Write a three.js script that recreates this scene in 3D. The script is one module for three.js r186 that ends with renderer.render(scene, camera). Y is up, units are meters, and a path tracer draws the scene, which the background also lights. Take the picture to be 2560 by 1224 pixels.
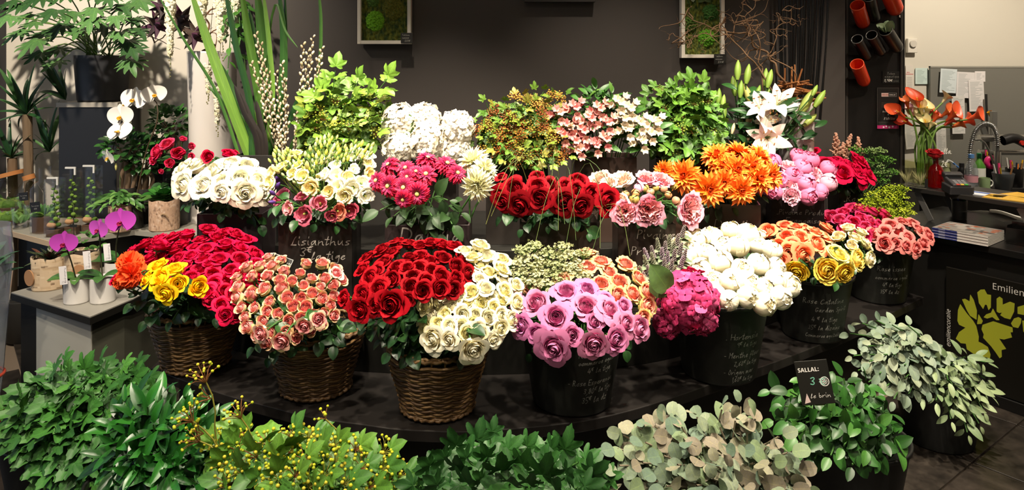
import * as THREE from 'three';
import { mergeGeometries } from 'three/addons/utils/BufferGeometryUtils.js';
import { RoundedBoxGeometry } from 'three/addons/geometries/RoundedBoxGeometry.js';
import { RectAreaLightUniformsLib } from 'three/addons/lights/RectAreaLightUniformsLib.js';
import { ImprovedNoise } from 'three/addons/math/ImprovedNoise.js';

// ---------- camera, sky, lights, exposure ----------
const W = 2560, H = 1224, F = 1850, HOR = 140, EYE = 1.5;
const scene = new THREE.Scene();
const camera = new THREE.PerspectiveCamera(2 * Math.atan(H / 2 / F) * 180 / Math.PI, W / H, 0.05, 40);
camera.position.set(0, EYE, 0);
camera.lookAt(0, EYE, -1);
camera.setViewOffset(W, H, 0, H / 2 - HOR, W, H);          // a level lens shifted down, so that uprights stay upright
const renderer = new THREE.WebGLRenderer({ antialias: true });
renderer.toneMapping = THREE.LinearToneMapping;
renderer.toneMappingExposure = 1.15;
renderer.shadowMap.enabled = true;
RectAreaLightUniformsLib.init();
scene.background = new THREE.Color(0.30, 0.36, 0.46);       // dull daylight beyond the shop window on the left
const WARM = new THREE.Color(1.0, 0.87, 0.70);
// ceiling spotlights: [x, z, aim x, aim y, aim z, intensity, half angle in degrees]
const SPOTS = [
  [-1.95, -2.2, -2.0, 1.25, -4.1, 27, 36],
  [-1.25, -1.55, -1.15, 0.75, -2.65, 19, 30],
  [-0.45, -1.75, -0.42, 0.85, -2.55, 19, 30],
  [-0.40, -2.45, -0.36, 1.1, -3.15, 30, 24],
  [-1.0, -2.1, -1.05, 0.95, -2.85, 12, 20],
  [0.35, -1.65, 0.25, 0.75, -2.4, 18, 30],
  [0.55, -2.45, 0.55, 1.1, -3.25, 15, 28],
  [0.95, -1.85, 0.85, 0.8, -2.6, 30, 28],
  [1.55, -2.2, 1.45, 0.85, -3.2, 24, 28],
  [2.75, -3.4, 2.75, 1.0, -4.8, 17, 48],
  [-0.2, -0.75, -0.1, 0.3, -2.0, 8, 42],
  [1.3, -0.9, 1.3, 0.2, -2.4, 7, 42],
  [-1.3, -0.8, -1.3, 0.2, -2.3, 8, 42],
];
const CEIL = 3.25;

// ---------- helpers ----------
let seed = 7;
const R = () => { seed = (seed + 0x6d2b79f5) | 0; let t = Math.imul(seed ^ (seed >>> 15), 1 | seed); t = (t + Math.imul(t ^ (t >>> 7), 61 | t)) ^ t; return ((t ^ (t >>> 14)) >>> 0) / 4294967296; };
const rr = (a, b) => a + (b - a) * R();
const pick = (a) => a[Math.floor(R() * a.length) % a.length];
const V = (x, y, z) => new THREE.Vector3(x, y, z);
const { lerp, clamp } = THREE.MathUtils, PI = Math.PI, D2R = PI / 180;
const smooth = (a, b, x) => { const t = clamp((x - a) / (b - a), 0, 1); return t * t * (3 - 2 * t); };
const noise = new ImprovedNoise(), nz = (x, y = 0, z = 0) => noise.noise(x, y, z);
const P = (px, py, d) => V((px - W / 2) / F * d, EYE - (py - HOR) / F * d, -d);      // a point seen at a pixel, at a depth
const G = (px, py, y) => P(px, py, (EYE - y) * F / (py - HOR));                       // the point of a level surface seen at a pixel
const S = (px, d) => px * d / F;                                                      // a length seen as px pixels at a depth
const UP = V(0, 1, 0);
const names = {};
const numbered = (n) => { const k = names[n] = (names[n] ?? -1) + 1; return k ? `${n}_${String(k).padStart(3, '0')}` : n; };
const SIDE = { side: THREE.DoubleSide };
const mats = {};
function M(color, roughness = 0.6, o = {}) {
  const key = color + '|' + roughness + '|' + Object.entries(o).map(([k, v]) => k + (v?.uuid ?? v?.getHexString?.() ?? v)).join();
  return mats[key] ??= new (o.transmission || o.clearcoat || o.specularIntensity !== undefined ? THREE.MeshPhysicalMaterial : THREE.MeshStandardMaterial)({ color, roughness, ...SIDE, ...o });
}
const VC = { vertexColors: true };
function mesh(name, g, m, parent, pos, q, s) {
  const o = new THREE.Mesh(g, m); o.name = name; o.castShadow = o.receiveShadow = true;
  if (pos) o.position.copy(pos);
  if (q) o.quaternion.copy(q);
  if (s !== undefined) { if (typeof s === 'number') o.scale.setScalar(s); else o.scale.copy(s); }
  parent?.add(o); return o;
}
function tag(o, label, category, group, kind) {
  if (label) o.userData.label = label;
  if (category) o.userData.category = category;
  if (group) o.userData.group = group;
  if (kind) o.userData.kind = kind;
  return o;
}
function thing(name, label, category, pos = V(0, 0, 0), group, turn = 0) {
  const o = new THREE.Group(); o.name = numbered(name); o.position.copy(pos); o.rotation.y = turn; scene.add(o);
  return tag(o, label, category, group);
}
function struct(name, g, m, pos) { const o = mesh(name, g, m, scene, pos); o.userData.kind = 'structure'; return o; }
const one = (name, label, category, g, m, pos, group) => tag(mesh(numbered(name), g, m, scene, pos), label, category, group);
const box = (w, h, d, r = 0.002) => r ? new RoundedBoxGeometry(w, h, d, 2, Math.min(r, w / 2.1, h / 2.1, d / 2.1)) : new THREE.BoxGeometry(w, h, d);
const cyl = (a, b, h, n = 20, open = false) => new THREE.CylinderGeometry(a, b, h, n, 1, open);
const lathe = (pts, n = 40) => new THREE.LatheGeometry(pts.map(([x, y]) => new THREE.Vector2(x, y)), n);
const tube = (pts, r, n = 8, k = 6, closed = false) => new THREE.TubeGeometry(new THREE.CatmullRomCurve3(pts, closed), n, r, k, closed);
const xf = (g, p = V(0, 0, 0), e = [0, 0, 0], s = 1) => { const c = g.clone(); c.applyMatrix4(new THREE.Matrix4().compose(p, new THREE.Quaternion().setFromEuler(new THREE.Euler(...e)), typeof s === 'number' ? V(s, s, s) : s)); return c; };
const merge = (gs) => {
  const color = gs.some((g) => g.attributes.color);
  return mergeGeometries(gs.map((g) => {
    let c = g.index ? g.toNonIndexed() : g.clone();
    for (const k of Object.keys(c.attributes)) if (!['position', 'normal', 'uv', 'color'].includes(k)) c.deleteAttribute(k);
    if (!c.attributes.uv) c.setAttribute('uv', new THREE.BufferAttribute(new Float32Array(c.attributes.position.count * 2), 2));
    if (color && !c.attributes.color) c.setAttribute('color', new THREE.BufferAttribute(new Float32Array(c.attributes.position.count * 3).fill(1), 3));
    return c;
  }));
};
// a curved sheet: f(u, v) gives a point, c(u, v) a colour
function patch(nu, nv, f, c) {
  const pos = [], uv = [], col = [], idx = [];
  for (let j = 0; j <= nv; j++) for (let i = 0; i <= nu; i++) {
    const u = i / nu, v = j / nv; pos.push(...f(u, v)); uv.push(u, v);
    if (c) { const k = c(u, v); col.push(k.r, k.g, k.b); }
  }
  for (let j = 0; j < nv; j++) for (let i = 0; i < nu; i++) { const a = j * (nu + 1) + i, b = a + nu + 1; idx.push(a, a + 1, b, a + 1, b + 1, b); }
  const g = new THREE.BufferGeometry();
  g.setAttribute('position', new THREE.Float32BufferAttribute(pos, 3)); g.setAttribute('uv', new THREE.Float32BufferAttribute(uv, 2));
  if (c) g.setAttribute('color', new THREE.Float32BufferAttribute(col, 3));
  g.setIndex(idx); g.computeVertexNormals(); return g;
}
const C = (h) => new THREE.Color(h);
const mixC = (a, b, t) => C(a).lerp(C(b), clamp(t, 0, 1));
// rotation that turns +y to a direction, with a roll about it
function aim(dir, roll = 0) {
  const q = new THREE.Quaternion().setFromUnitVectors(UP, dir.clone().normalize());
  return q.multiply(new THREE.Quaternion().setFromAxisAngle(UP, roll));
}
// frame with local +y along dir and local +z as near as possible to face
function frame(dir, face) {
  const y = dir.clone().normalize(), x = new THREE.Vector3().crossVectors(y, face);
  if (x.lengthSq() < 1e-8) x.set(1, 0, 0);
  x.normalize(); const z = new THREE.Vector3().crossVectors(x, y);
  return new THREE.Quaternion().setFromRotationMatrix(new THREE.Matrix4().makeBasis(x, y, z));
}
function canvasTex(w, h, draw, srgb = true) {
  const c = document.createElement('canvas'); c.width = w; c.height = h; const x = c.getContext('2d'); draw(x, w, h);
  const t = new THREE.CanvasTexture(c); if (srgb) t.colorSpace = THREE.SRGBColorSpace; t.anisotropy = 4; return t;
}
function dataTex(n, f, srgb = false, rep = [1, 1]) {
  const d = new Uint8Array(n * n * 4);
  for (let y = 0; y < n; y++) for (let x = 0; x < n; x++) { const c = f(x / n, y / n), o = (y * n + x) * 4; for (let k = 0; k < 3; k++) d[o + k] = clamp((Array.isArray(c) ? c[k] : c) * 255, 0, 255); d[o + 3] = 255; }
  const t = new THREE.DataTexture(d, n, n); t.magFilter = THREE.LinearFilter; t.minFilter = THREE.LinearFilter; t.wrapS = t.wrapT = THREE.RepeatWrapping; t.repeat.set(...rep);
  if (srgb) t.colorSpace = THREE.SRGBColorSpace; t.needsUpdate = true; return t;
}
// periodic layered noise for textures
const fbm = (u, v, f, oct = 4, z = 0) => { let s = 0, a = 0.5; for (let o = 0; o < oct; o++) { const x = u * f, y = v * f, wx = smooth(0.8, 1, u), wy = smooth(0.8, 1, v); const q = (xx, yy) => nz(xx + 3.7, yy + 9.1, z + o * 7.3); s += a * lerp(lerp(q(x, y), q(x - f, y), wx), lerp(q(x, y - f), q(x - f, y - f), wx), wy); f *= 2; a *= 0.5; } return s; };
function inPoly(x, y, p) { let c = false; for (let i = 0, j = p.length - 1; i < p.length; j = i++) if (p[i][1] > y !== p[j][1] > y && x < (p[j][0] - p[i][0]) * (y - p[i][1]) / (p[j][1] - p[i][1]) + p[i][0]) c = !c; return c; }
// well spread points inside an outline
function scatter(poly, gap, most = 400) {
  const xs = poly.map((p) => p[0]), ys = poly.map((p) => p[1]), x0 = Math.min(...xs), x1 = Math.max(...xs), y0 = Math.min(...ys), y1 = Math.max(...ys), out = [];
  for (let n = 0; n < 9000 && out.length < most; n++) {
    const x = rr(x0, x1), y = rr(y0, y1);
    if (inPoly(x, y, poly) && out.every((q) => Math.hypot(q[0] - x, (q[1] - y) * 1.12) > gap)) out.push([x, y]);
  }
  return out.sort((a, b) => a[1] - b[1] || a[0] - b[0]);
}
const boundsOf = (pts) => { const xs = pts.map((p) => p[0]), ys = pts.map((p) => p[1]); return [Math.min(...xs), Math.max(...xs), Math.min(...ys), Math.max(...ys)]; };
const ORD = ['first', 'second', 'third', 'fourth', 'fifth', 'sixth', 'seventh', 'eighth', 'ninth', 'tenth', 'eleventh', 'twelfth', 'thirteenth', 'fourteenth', 'fifteenth', 'sixteenth', 'seventeenth', 'eighteenth', 'nineteenth', 'twentieth'];
// a phrase for each point that tells it from the others by its row and place
function placePhrases(pts, per = 5) {
  const n = pts.length, rows = Math.max(1, Math.round(n / per)), order = pts.map((p, i) => i).sort((a, b) => pts[a][1] - pts[b][1]), out = [];
  for (let r = 0; r < rows; r++) {
    const ids = order.slice(Math.floor(r * n / rows), Math.floor((r + 1) * n / rows)).sort((a, b) => pts[a][0] - pts[b][0]);
    const rowName = rows === 1 ? '' : r === 0 ? ' in the top row' : r === rows - 1 ? ' in the bottom row' : rows === 3 ? ' in the middle row' : ` in the ${ORD[r]} row down`;
    ids.forEach((id, k) => { out[id] = (k === 0 ? 'leftmost' : k === ids.length - 1 ? 'rightmost' : `${ORD[k]} from left`) + rowName; });
  }
  return out;
}
// ---------- chalk writing: a single-stroke hand; x then y digits, 3 is the base line, 6 the top of small letters, 9 of tall ones ----------
const HAND = {
  a: '46 26 14 23 34 46|46 43 53', b: '19 13 33 44 36 15', c: '45 36 25 14 23 33 44', d: '46 26 14 23 34 49|49 43 53', e: '14 35 46 26 14 23 33 44', f: '48 39 28 20|15 45', g: '46 26 14 24 46|46 41 30 11',
  h: '19 13|14 36 45 43 53', i: '16 13 23|18 19', l: '14 38 29 13 23 34', m: '16 13|14 26 35 33|34 46 55 53 63', n: '16 13|14 36 45 43 53', o: '36 15 13 33 44 36 46', p: '16 10|15 36 45 33 14', q: '46 26 14 24 46|46 40', r: '16 13|14 36 46',
  s: '46 26 15 44 33 13', t: '29 13 23 34|07 37', u: '16 14 23 34 46|46 43 53', v: '16 23 46', z: '16 46|46 13|13 43', q2: '', x: '16 43|46 13', k: '19 13|46 14 43', y: '16 24 45|46 31 10', j: '26 21 10',
  A: '13 39|39 53|25 45', L: '49 38 23 13 23 43 53', D: '19 13|19 49 66 43 13', R: '19 13|19 39 48 36 16|26 43 53', N: '13 19|19 43|43 49', P: '19 13|19 39 48 36 16', G: '58 29 15 23 43 55|55 35', H: '19 13|59 53|16 56', M: '13 19|19 36|36 59|59 53', O: '39 15 23 43 57 39',
  C: '58 39 15 23 43 54', E: '49 19|19 13|13 43|16 36', K: '19 13|49 16|16 43', S: '48 29 17 45 33 13', I: '19 13', F: '59 19|19 13|16 36', X: '19 43|49 13', T: '09 49|29 23',
  0: '39 15 23 43 57 39', 1: '17 29|29 23', 2: '18 39 48 13|13 53', 3: '18 39 47 26|26 45 33 14', 4: '39 15|15 55|47 43', 5: '49 19|19 16|16 36 45 33 13', 6: '49 16 13 33 45 16', 7: '19 49|49 23', 8: '36 18 39 48 36 14 33 45 36', 9: '46 26 18 39 48|48 43',
  '€': '58 39 15 23 43|05 45|07 47', ',': '23 12 01', '.': '13 23', '-': '15 35', ':': '14 24|16 26', ' ': '',
};
function chalk(x, text, px, py, size, o = {}) {
  const u = size / 6; let at = 0; x.save(); x.translate(px, py); x.rotate(o.turn ?? 0); x.transform(1, 0, -0.18, 1, 0, 0);
  x.strokeStyle = o.color ?? 'rgba(190,190,182,.82)'; x.lineCap = x.lineJoin = 'round';
  for (const ch of text) {
    const glyph = HAND[ch] ?? HAND[ch.normalize('NFD')[0]] ?? ''; let wide = ch === ' ' ? 3 : 2;
    const sup = o.sup && ch === '€';
    for (const st of glyph.split('|')) {
      const p = st.trim().split(/\s+/).filter(Boolean).map((s) => { wide = Math.max(wide, +s[0]); return [at + (+s[0]) * u * (sup ? 0.7 : 1), -(+s[1] - 3) * u * (sup ? 0.7 : 1) - (sup ? 3 * u : 0)]; });
      if (p.length < 2) continue;
      x.lineWidth = size * (0.085 + 0.03 * R()) * (o.bold ?? 1); x.beginPath(); x.moveTo(...p[0]);
      if (p.length === 2) x.lineTo(p[1][0], p[1][1]);
      else { for (let i = 1; i < p.length - 1; i++) { const e = i === p.length - 2 ? p[i + 1] : [(p[i][0] + p[i + 1][0]) / 2, (p[i][1] + p[i + 1][1]) / 2]; x.quadraticCurveTo(p[i][0], p[i][1], e[0], e[1]); } }
      x.stroke();
    }
    at += (wide + (ch === ' ' ? 0 : 0.45)) * u * (sup ? 0.7 : 1) * (o.wide ?? 1);
  }
  x.restore(); return at;
}
// ---------- petals, blooms ----------
const pal = {};   // geometry cache
const memo = (k, f) => pal[k] ??= f();
// one rose petal: k 0 = heart, 1 = outermost; the head is about 1 in radius
function rosePetal(k, phi, o) {
  const { open = 0.6, H = 1.25, tip = 0.12, ruffle = 0, col, nu = 8, nv = 7 } = o;
  const half = lerp(1.7, o.half ?? 0.95, Math.min(1, k * 1.3)), r = lerp(0.09, 0.8, k), ph = phi * 2.3, h = H * (1.0 - 0.16 * k + 0.05 * Math.sin(ph * 4)), flare = open * smooth(0.45, 1, k);
  return patch(nu, nv, (u, v) => {
    const s = u * 2 - 1, a = Math.abs(s), t = v * (1 - 0.26 * Math.pow(a, 2.4)), lip = smooth(0.6, 1, t), curl = smooth(0.82, 1, t);
    const ang = phi + s * half * (0.45 + 0.55 * smooth(0, 0.35, v));
    let rad = (0.16 + (r - 0.16 * (r > 0.16 ? 1 : r / 0.16)) * smooth(0, 0.42, t) + 0.1 * k * Math.sin(PI * Math.min(1, t * 1.15)));
    rad *= 1 - 0.3 * (1 - smooth(0.2, 0.75, k)) * smooth(0.55, 1, t);
    rad += 0.05 * s * (0.25 + k);
    let y = h * t;
    rad += flare * 0.42 * lip * lip + 0.045 * curl * (0.3 + k); y -= flare * 0.3 * h * lip * lip * lip + 0.03 * curl * curl;
    const pinch = tip * smooth(0.3, 0.8, k) * Math.pow(1 - a, 1.6) * Math.pow(v, 4); rad += pinch; y -= pinch * 0.2 * flare;
    const w = ruffle * lip * (0.3 + k) * Math.sin(s * 11 + ph); rad += w; y += w * 0.6 + ruffle * 0.5 * lip * Math.sin(s * 17 + ph * 2);
    rad *= 1 + 0.06 * Math.sin(ph * 3 + 1) * k;
    return [Math.cos(ang) * rad, y, Math.sin(ang) * rad];
  }, col && ((u, v) => col(k, v * (1 - 0.25 * Math.pow(Math.abs(u * 2 - 1), 2)), Math.abs(u * 2 - 1))));
}
function roseGeos(o) {
  const n = o.n ?? 17, all = [];
  for (let i = 0; i < n; i++) { const k = Math.pow(i / (n - 1), o.pow ?? 0.85); all.push(rosePetal(k, i * 2.399 + (o.turn ?? 0), o)); }
  return all;
}
const calyxGeo = () => memo('calyx', () => {
  const gs = [xf(new THREE.SphereGeometry(0.2, 8, 6), V(0, -0.1, 0), [0, 0, 0], V(1, 1.3, 1))];
  for (let i = 0; i < 5; i++) gs.push(patch(2, 4, (u, v) => { const w = 0.15 * Math.sin(PI * Math.min(1, v * 0.85 + 0.15)) * (u * 2 - 1), a = i * 1.257, r = 0.16 + 0.42 * v, y = -0.05 + 0.25 * v - 0.28 * v * v; return [Math.cos(a) * r - Math.sin(a) * w, y, Math.sin(a) * r + Math.cos(a) * w]; }));
  return merge(gs);
});
// a proto is a list of parts: { n: name, g: geometry, m: material or pool, kids }
const GREEN = () => M('#3f6a2c', 0.6), DKGREEN = () => M('#2c5526', 0.55);
function roseProto(key, o, material) {
  const out = memo('rose' + key, () => { const gs = roseGeos(o), cut = o.split ? gs.length - o.split : gs.length; return { inner: merge(gs.slice(0, cut)), outer: gs.slice(cut) }; });
  return [{ n: 'bloom', g: out.inner, m: material, kids: out.outer.map((g) => ({ n: 'petal', g, m: material })) }, { n: 'calyx', g: calyxGeo(), m: GREEN() }];
}
// ball peony: cupped petals closing over the top
function peonyGeos(o) {
  const gs = [], N = o.n ?? 15;
  for (let i = 0; i < N; i++) {
    const k = i / (N - 1), phi = i * 2.399 + (o.turn ?? 0), r = lerp(0.62, 1, k), close = lerp(0.9, o.close ?? 0.8, k) + 0.06 * Math.sin(i * 7 + (o.turn ?? 0) * 5), half = lerp(1.3, 0.9, k);
    gs.push(patch(6, 7, (u, v) => {
      const s = u * 2 - 1, a = Math.abs(s), e = Math.min(PI * 0.97, PI * (0.1 + close * v * (1 - 0.2 * a * a))), ang = phi + s * half * (0.5 + 0.5 * smooth(0, 0.4, v));
      const q = smooth(0.5, 1, v), w = (o.ruffle ?? 0.04) * Math.sin(s * 9 + i * 2) * q, rad = r * (0.22 + 0.78 * Math.pow(Math.sin(e), 0.8)) * (1 + 0.05 * s) + w + 0.03 * Math.sin(i * 5) - 0.22 * r * smooth(0.75, 1, v);
      return [Math.cos(ang) * rad, r * 0.86 * (1 - Math.cos(e)) + w + 0.05 * Math.sin(i * 3), Math.sin(ang) * rad];
    }));
  }
  if (o.heart) { gs.unshift(xf(new THREE.IcosahedronGeometry(0.62, 1), V(0, 0.85, 0))); for (const g of roseGeos({ n: 11, open: 0.3, H: 1.3, ruffle: 0.06, turn: o.turn ?? 0, nu: 6, nv: 5 })) gs.unshift(xf(g, V(0, 0.82, 0), [0, 0, 0], 0.62)); }
  return gs;
}
function openPeonyGeos(o) {
  const gs = [], inner = [];
  for (let i = 0; i < 12; i++) { const k = 0.6 + 0.4 * i / 11; gs.push(rosePetal(k, i * 2.399, { open: 0.35 + 0.5 * (i / 11), H: 0.95, half: 0.75, tip: 0, ruffle: 0.05 })); }
  for (let i = 0; i < (o.n ?? 26); i++) {
    const a = i * 2.399, rad = 0.62 * Math.sqrt((i + 0.5) / 26), ht = 0.55 + 0.45 * (1 - rad);
    inner.push(patch(4, 3, (u, v) => { const s = u * 2 - 1, w = 0.3 * s * (0.5 + 0.5 * v), cr = 0.13 * Math.cos(s * 5 + i) * v, out = rad * (0.5 + 0.5 * v) + 0.12 * v * v + cr; return [Math.cos(a) * out - Math.sin(a) * w, ht * (0.2 + 0.8 * v) * (1 - 0.18 * s * s) + 0.05 * Math.sin(s * 9 + i * 2) * v, Math.sin(a) * out + Math.cos(a) * w]; }));
  }
  return { inner: merge(inner), outer: gs };
}
// a ray petal along +y, cupped, then set into rings
const rayPetal = (w, pt, cup, nv = 5) => (L, up, az, curl, base) => patch(2, nv, (u, v) => {
  const s = u * 2 - 1, wd = w * L * Math.pow(Math.sin(PI * Math.pow(clamp(v * (1 - pt) + 0.07, 0, 1), 0.75)), 0.75) * (pt === 0 ? 1 : 1 - Math.pow(v, 6) * 0.8), e = up + curl * v, q = up + curl * v * 0.5;
  const d = base + Math.cos(q) * L * v, y = Math.sin(q) * L * v, lift = cup * Math.abs(s) * wd;
  const x = d - Math.sin(e) * lift, yy = y + Math.cos(e) * lift;
  return [Math.cos(az) * x - Math.sin(az) * s * wd, yy, Math.sin(az) * x + Math.cos(az) * s * wd];
});
// rings: [count, length, elevation, curl, base radius, height]
function rayBloom(rings, make) {
  return rings.map(([n, L, up, curl, b, y], r) => { const out = []; for (let i = 0; i < n; i++) { const g = make(L * (0.93 + 0.14 * ((i * 37 + r * 11) % 10) / 10), up + 0.08 * Math.sin(i * 5 + r), (i + 0.5 * (r % 2)) / n * 2 * PI + 0.1 * Math.sin(i * 3), curl, b); out.push(xf(g, V(0, y, 0))); } return out; });
}
// flat loop petals (lily, alstroemeria, orchid)
const tepal = (L, w, arch, nu = 4, nv = 6, wave = 0, pw = 0.8) => patch(nu, nv, (u, v) => { const s = u * 2 - 1, wd = w * Math.pow(Math.sin(PI * clamp(v * 0.93 + 0.06, 0, 1)), pw), a = arch[0] + (arch[1] - arch[0]) * v, m = arch[0] + (arch[1] - arch[0]) * v * 0.5; return [s * wd, Math.cos(m) * L * v + wave * Math.sin(v * 9) * Math.abs(s) * 0.3, Math.sin(m) * L * v - 0.22 * wd * (1 - s * s) + wave * Math.sin(v * 14 + s * 2) * Math.abs(s)]; });
const spin = (g, a) => xf(g, V(0, 0, 0), [0, a, 0]);

// ---------- leaves ----------
// blade along +y, upper face +z; outline width w(t)
function blade(L, w, o = {}) {
  const { fold = 0.25, droop = 0.5, nu = 4, nv = 7, pw = 0.8, skew = 0.85, wave = 0, round = 0 } = o;
  return patch(nu, nv, (u, v) => {
    const s = u * 2 - 1, tt = Math.pow(v, skew), wd = w * (round ? Math.pow(Math.max(0, 1 - Math.pow(2 * v - 1, 2)), 0.5) : Math.pow(Math.sin(PI * tt), pw)) , b = droop * v, y = L * (droop ? Math.sin(b) / droop : v), z = L * (droop ? (Math.cos(b) - 1) / droop : 0);
    const x = s * wd, lift = fold * Math.abs(x) + wave * Math.sin(v * 14 + s) * Math.abs(s) * w;
    return [x, y - Math.sin(b) * lift * -1 * 0, z + lift];
  });
}
// lobed leaf; lobes: [angle from tip, length, half width]
function lobed(lobes, o = {}) {
  const { teeth = 26, tooth = 0.05, droop = 0.5, cup = 0.15, steps = 56, wave = 0.04 } = o, pos = [], uv = [], idx = [], rings = 3;
  const rad = (a) => { let m = 0; for (const [la, L, w] of lobes) for (const sg of la ? [1, -1] : [1]) { const d = Math.abs(a - la * sg) / w; m = Math.max(m, L * Math.max(0.42 * (1 - 0.22 * d), 1 - 0.62 * Math.pow(d, 1.15))); } return m * (1 - 0.45 * smooth(2.2, 2.75, Math.abs(a))) * (1 - tooth + tooth * 2 * Math.abs(((a * teeth / 6.283) % 1 + 1) % 1 - 0.5)); };
  for (let r = 0; r <= rings; r++) for (let i = 0; i <= steps; i++) {
    const a = (i / steps * 2 - 1) * (o.arc ?? 2.75), k = r / rings, q = rad(a) * k, x = Math.sin(a) * q, y = Math.cos(a) * q;
    const vein = Math.min(...lobes.flatMap(([la]) => [Math.abs(a - la), Math.abs(a + la)]));
    pos.push(x, y, cup * Math.min(vein, 0.35) * q - droop * 0.5 * q * q + wave * Math.sin(x * 9 + y * 7) * k); uv.push(0.5 + x * 0.5, 0.35 + y * 0.6);
  }
  const n = steps + 1;
  for (let r = 0; r < rings; r++) for (let i = 0; i < steps; i++) { const a = r * n + i, b = a + n; idx.push(a, b, a + 1, a + 1, b, b + 1); }
  const g = new THREE.BufferGeometry(); g.setAttribute('position', new THREE.Float32BufferAttribute(pos, 3)); g.setAttribute('uv', new THREE.Float32BufferAttribute(uv, 2)); g.setIndex(idx); g.computeVertexNormals(); return g;
}
// leaf blade colours with their own veins
const veinTex = memo('vein', () => canvasTex(128, 256, (x, w, h) => {
  x.fillStyle = '#dcdcdc'; x.fillRect(0, 0, w, h);
  for (let i = 0; i < 260; i++) { const s = 205 + 50 * R(); x.fillStyle = `rgba(${s},${s},${s * 0.9},.35)`; x.beginPath(); x.arc(R() * w, R() * h, 2 + 9 * R(), 0, 7); x.fill(); }
  x.strokeStyle = 'rgba(255,255,225,.95)'; x.lineWidth = 4; x.beginPath(); x.moveTo(w / 2, 0); x.lineTo(w / 2, h); x.stroke(); x.lineWidth = 1.6; x.strokeStyle = 'rgba(255,255,230,.7)';
  for (let i = 0; i < 9; i++) for (const s of [-1, 1]) { const y = h - i * 27; x.beginPath(); x.moveTo(w / 2, y); x.quadraticCurveTo(w / 2 + s * 30, y - 14, w / 2 + s * 66, y - 42); x.stroke(); }
}));
const palmTex = memo('palm', () => canvasTex(256, 256, (x, w, h) => {
  x.fillStyle = '#d4d4d4'; x.fillRect(0, 0, w, h);
  for (let i = 0; i < 420; i++) { const s = 190 + 65 * R(); x.fillStyle = `rgba(${s},${s},${s * 0.9},.35)`; x.beginPath(); x.arc(R() * w, R() * h, 2 + 9 * R(), 0, 7); x.fill(); }
  const cx = w / 2, cy = h * 0.65; x.strokeStyle = 'rgba(255,255,220,.9)';
  for (const a of [0, 0.85, -0.85, 1.7, -1.7]) {
    const L = h * 0.62, dx = Math.sin(a), dy = -Math.cos(a); x.lineWidth = 2.6; x.beginPath(); x.moveTo(cx, cy); x.lineTo(cx + dx * L, cy + dy * L); x.stroke(); x.lineWidth = 1.1;
    for (let i = 1; i < 6; i++) for (const s of [-1, 1]) { const q = i * 20; x.beginPath(); x.moveTo(cx + dx * q, cy + dy * q); const b = a + s * 0.7; x.lineTo(cx + dx * q + Math.sin(b) * 32, cy + dy * q - Math.cos(b) * 32); x.stroke(); }
  }
}));
const leafM = (c, rough = 0.5, map = veinTex) => M(c, rough, { map });
const palms = (cs, rough) => cs.map((c) => leafM(c, rough, palmTex)), blades = (cs, rough) => cs.map((c) => leafM(c, rough));
const resolve = (m) => (Array.isArray(m) ? pick(m) : m);
function addParts(proto, parent, pos, q, s) {
  const chosen = new Map();
  for (const p of proto) {
    const m = Array.isArray(p.m) ? (chosen.get(p.m) ?? (chosen.set(p.m, pick(p.m)), chosen.get(p.m))) : p.m;
    const o = mesh(p.n, p.g, m, parent, pos, q, s);
    if (p.label) o.userData.label = p.label;
    for (const k of p.kids ?? []) { const km = Array.isArray(k.m) ? (k.m === p.m ? m : pick(k.m)) : k.m; const c = mesh(k.n, k.g, km, o, k.p, k.q, k.s); if (k.label) c.userData.label = k.label; }
  }
}
const roseLeafGeo = () => memo('roseleaf', () => blade(0.055, 0.021, { fold: 0.35, droop: 0.7, pw: 0.7 }));
const ROSELEAF = () => memo('RL', () => blades(['#28502a', '#1f4022', '#2f5a2a'], 0.42));
// a foot moved inside its vase, still knowing the height of the rim
const offs = (f, v) => { const c = f.clone().add(v); c.rim = f.rim; return c; };
// a cut flower: stem from its vase to the head; the origin is the stem's foot
function flower(name, label, category, group, proto, tip, face, size, foot, o = {}) {
  const t = thing(name, label, category, foot, group), rel = tip.clone().sub(foot), f = face.clone().normalize();
  const top = rel.clone().addScaledVector(f, -size * (o.drop ?? 0.12)), len = rel.length();
  const bend = top.clone().addScaledVector(f, -Math.min(0.08, len * 0.35));
  const over = foot.rim ? V(bend.x * 0.22, foot.rim - foot.y + 0.005, bend.z * 0.22) : bend.clone().multiplyScalar(0.55).add(V(0, len * 0.04, 0));
  mesh('stem', tube([V(0, 0, 0), over, bend, top], o.stemR ?? 0.0028, 9, 5), o.stemM ?? GREEN(), t);
  for (let i = 0; i < (o.leaves ?? 0); i++) {
    const at = top.clone().lerp(bend, rr(0.5, 1.2)), a = R() * 2 * PI, d = V(Math.cos(a), rr(-0.5, 0.3), Math.sin(a));
    mesh('leaf', o.leafG ?? roseLeafGeo(), pick(o.leafM ?? ROSELEAF()), t, at, frame(d, V(0, 1, 0.3)), (o.leafS ?? 1) * rr(0.8, 1.2));
  }
  addParts(proto, t, rel, aim(f, R() * 2 * PI), size);
  return t;
}
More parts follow.
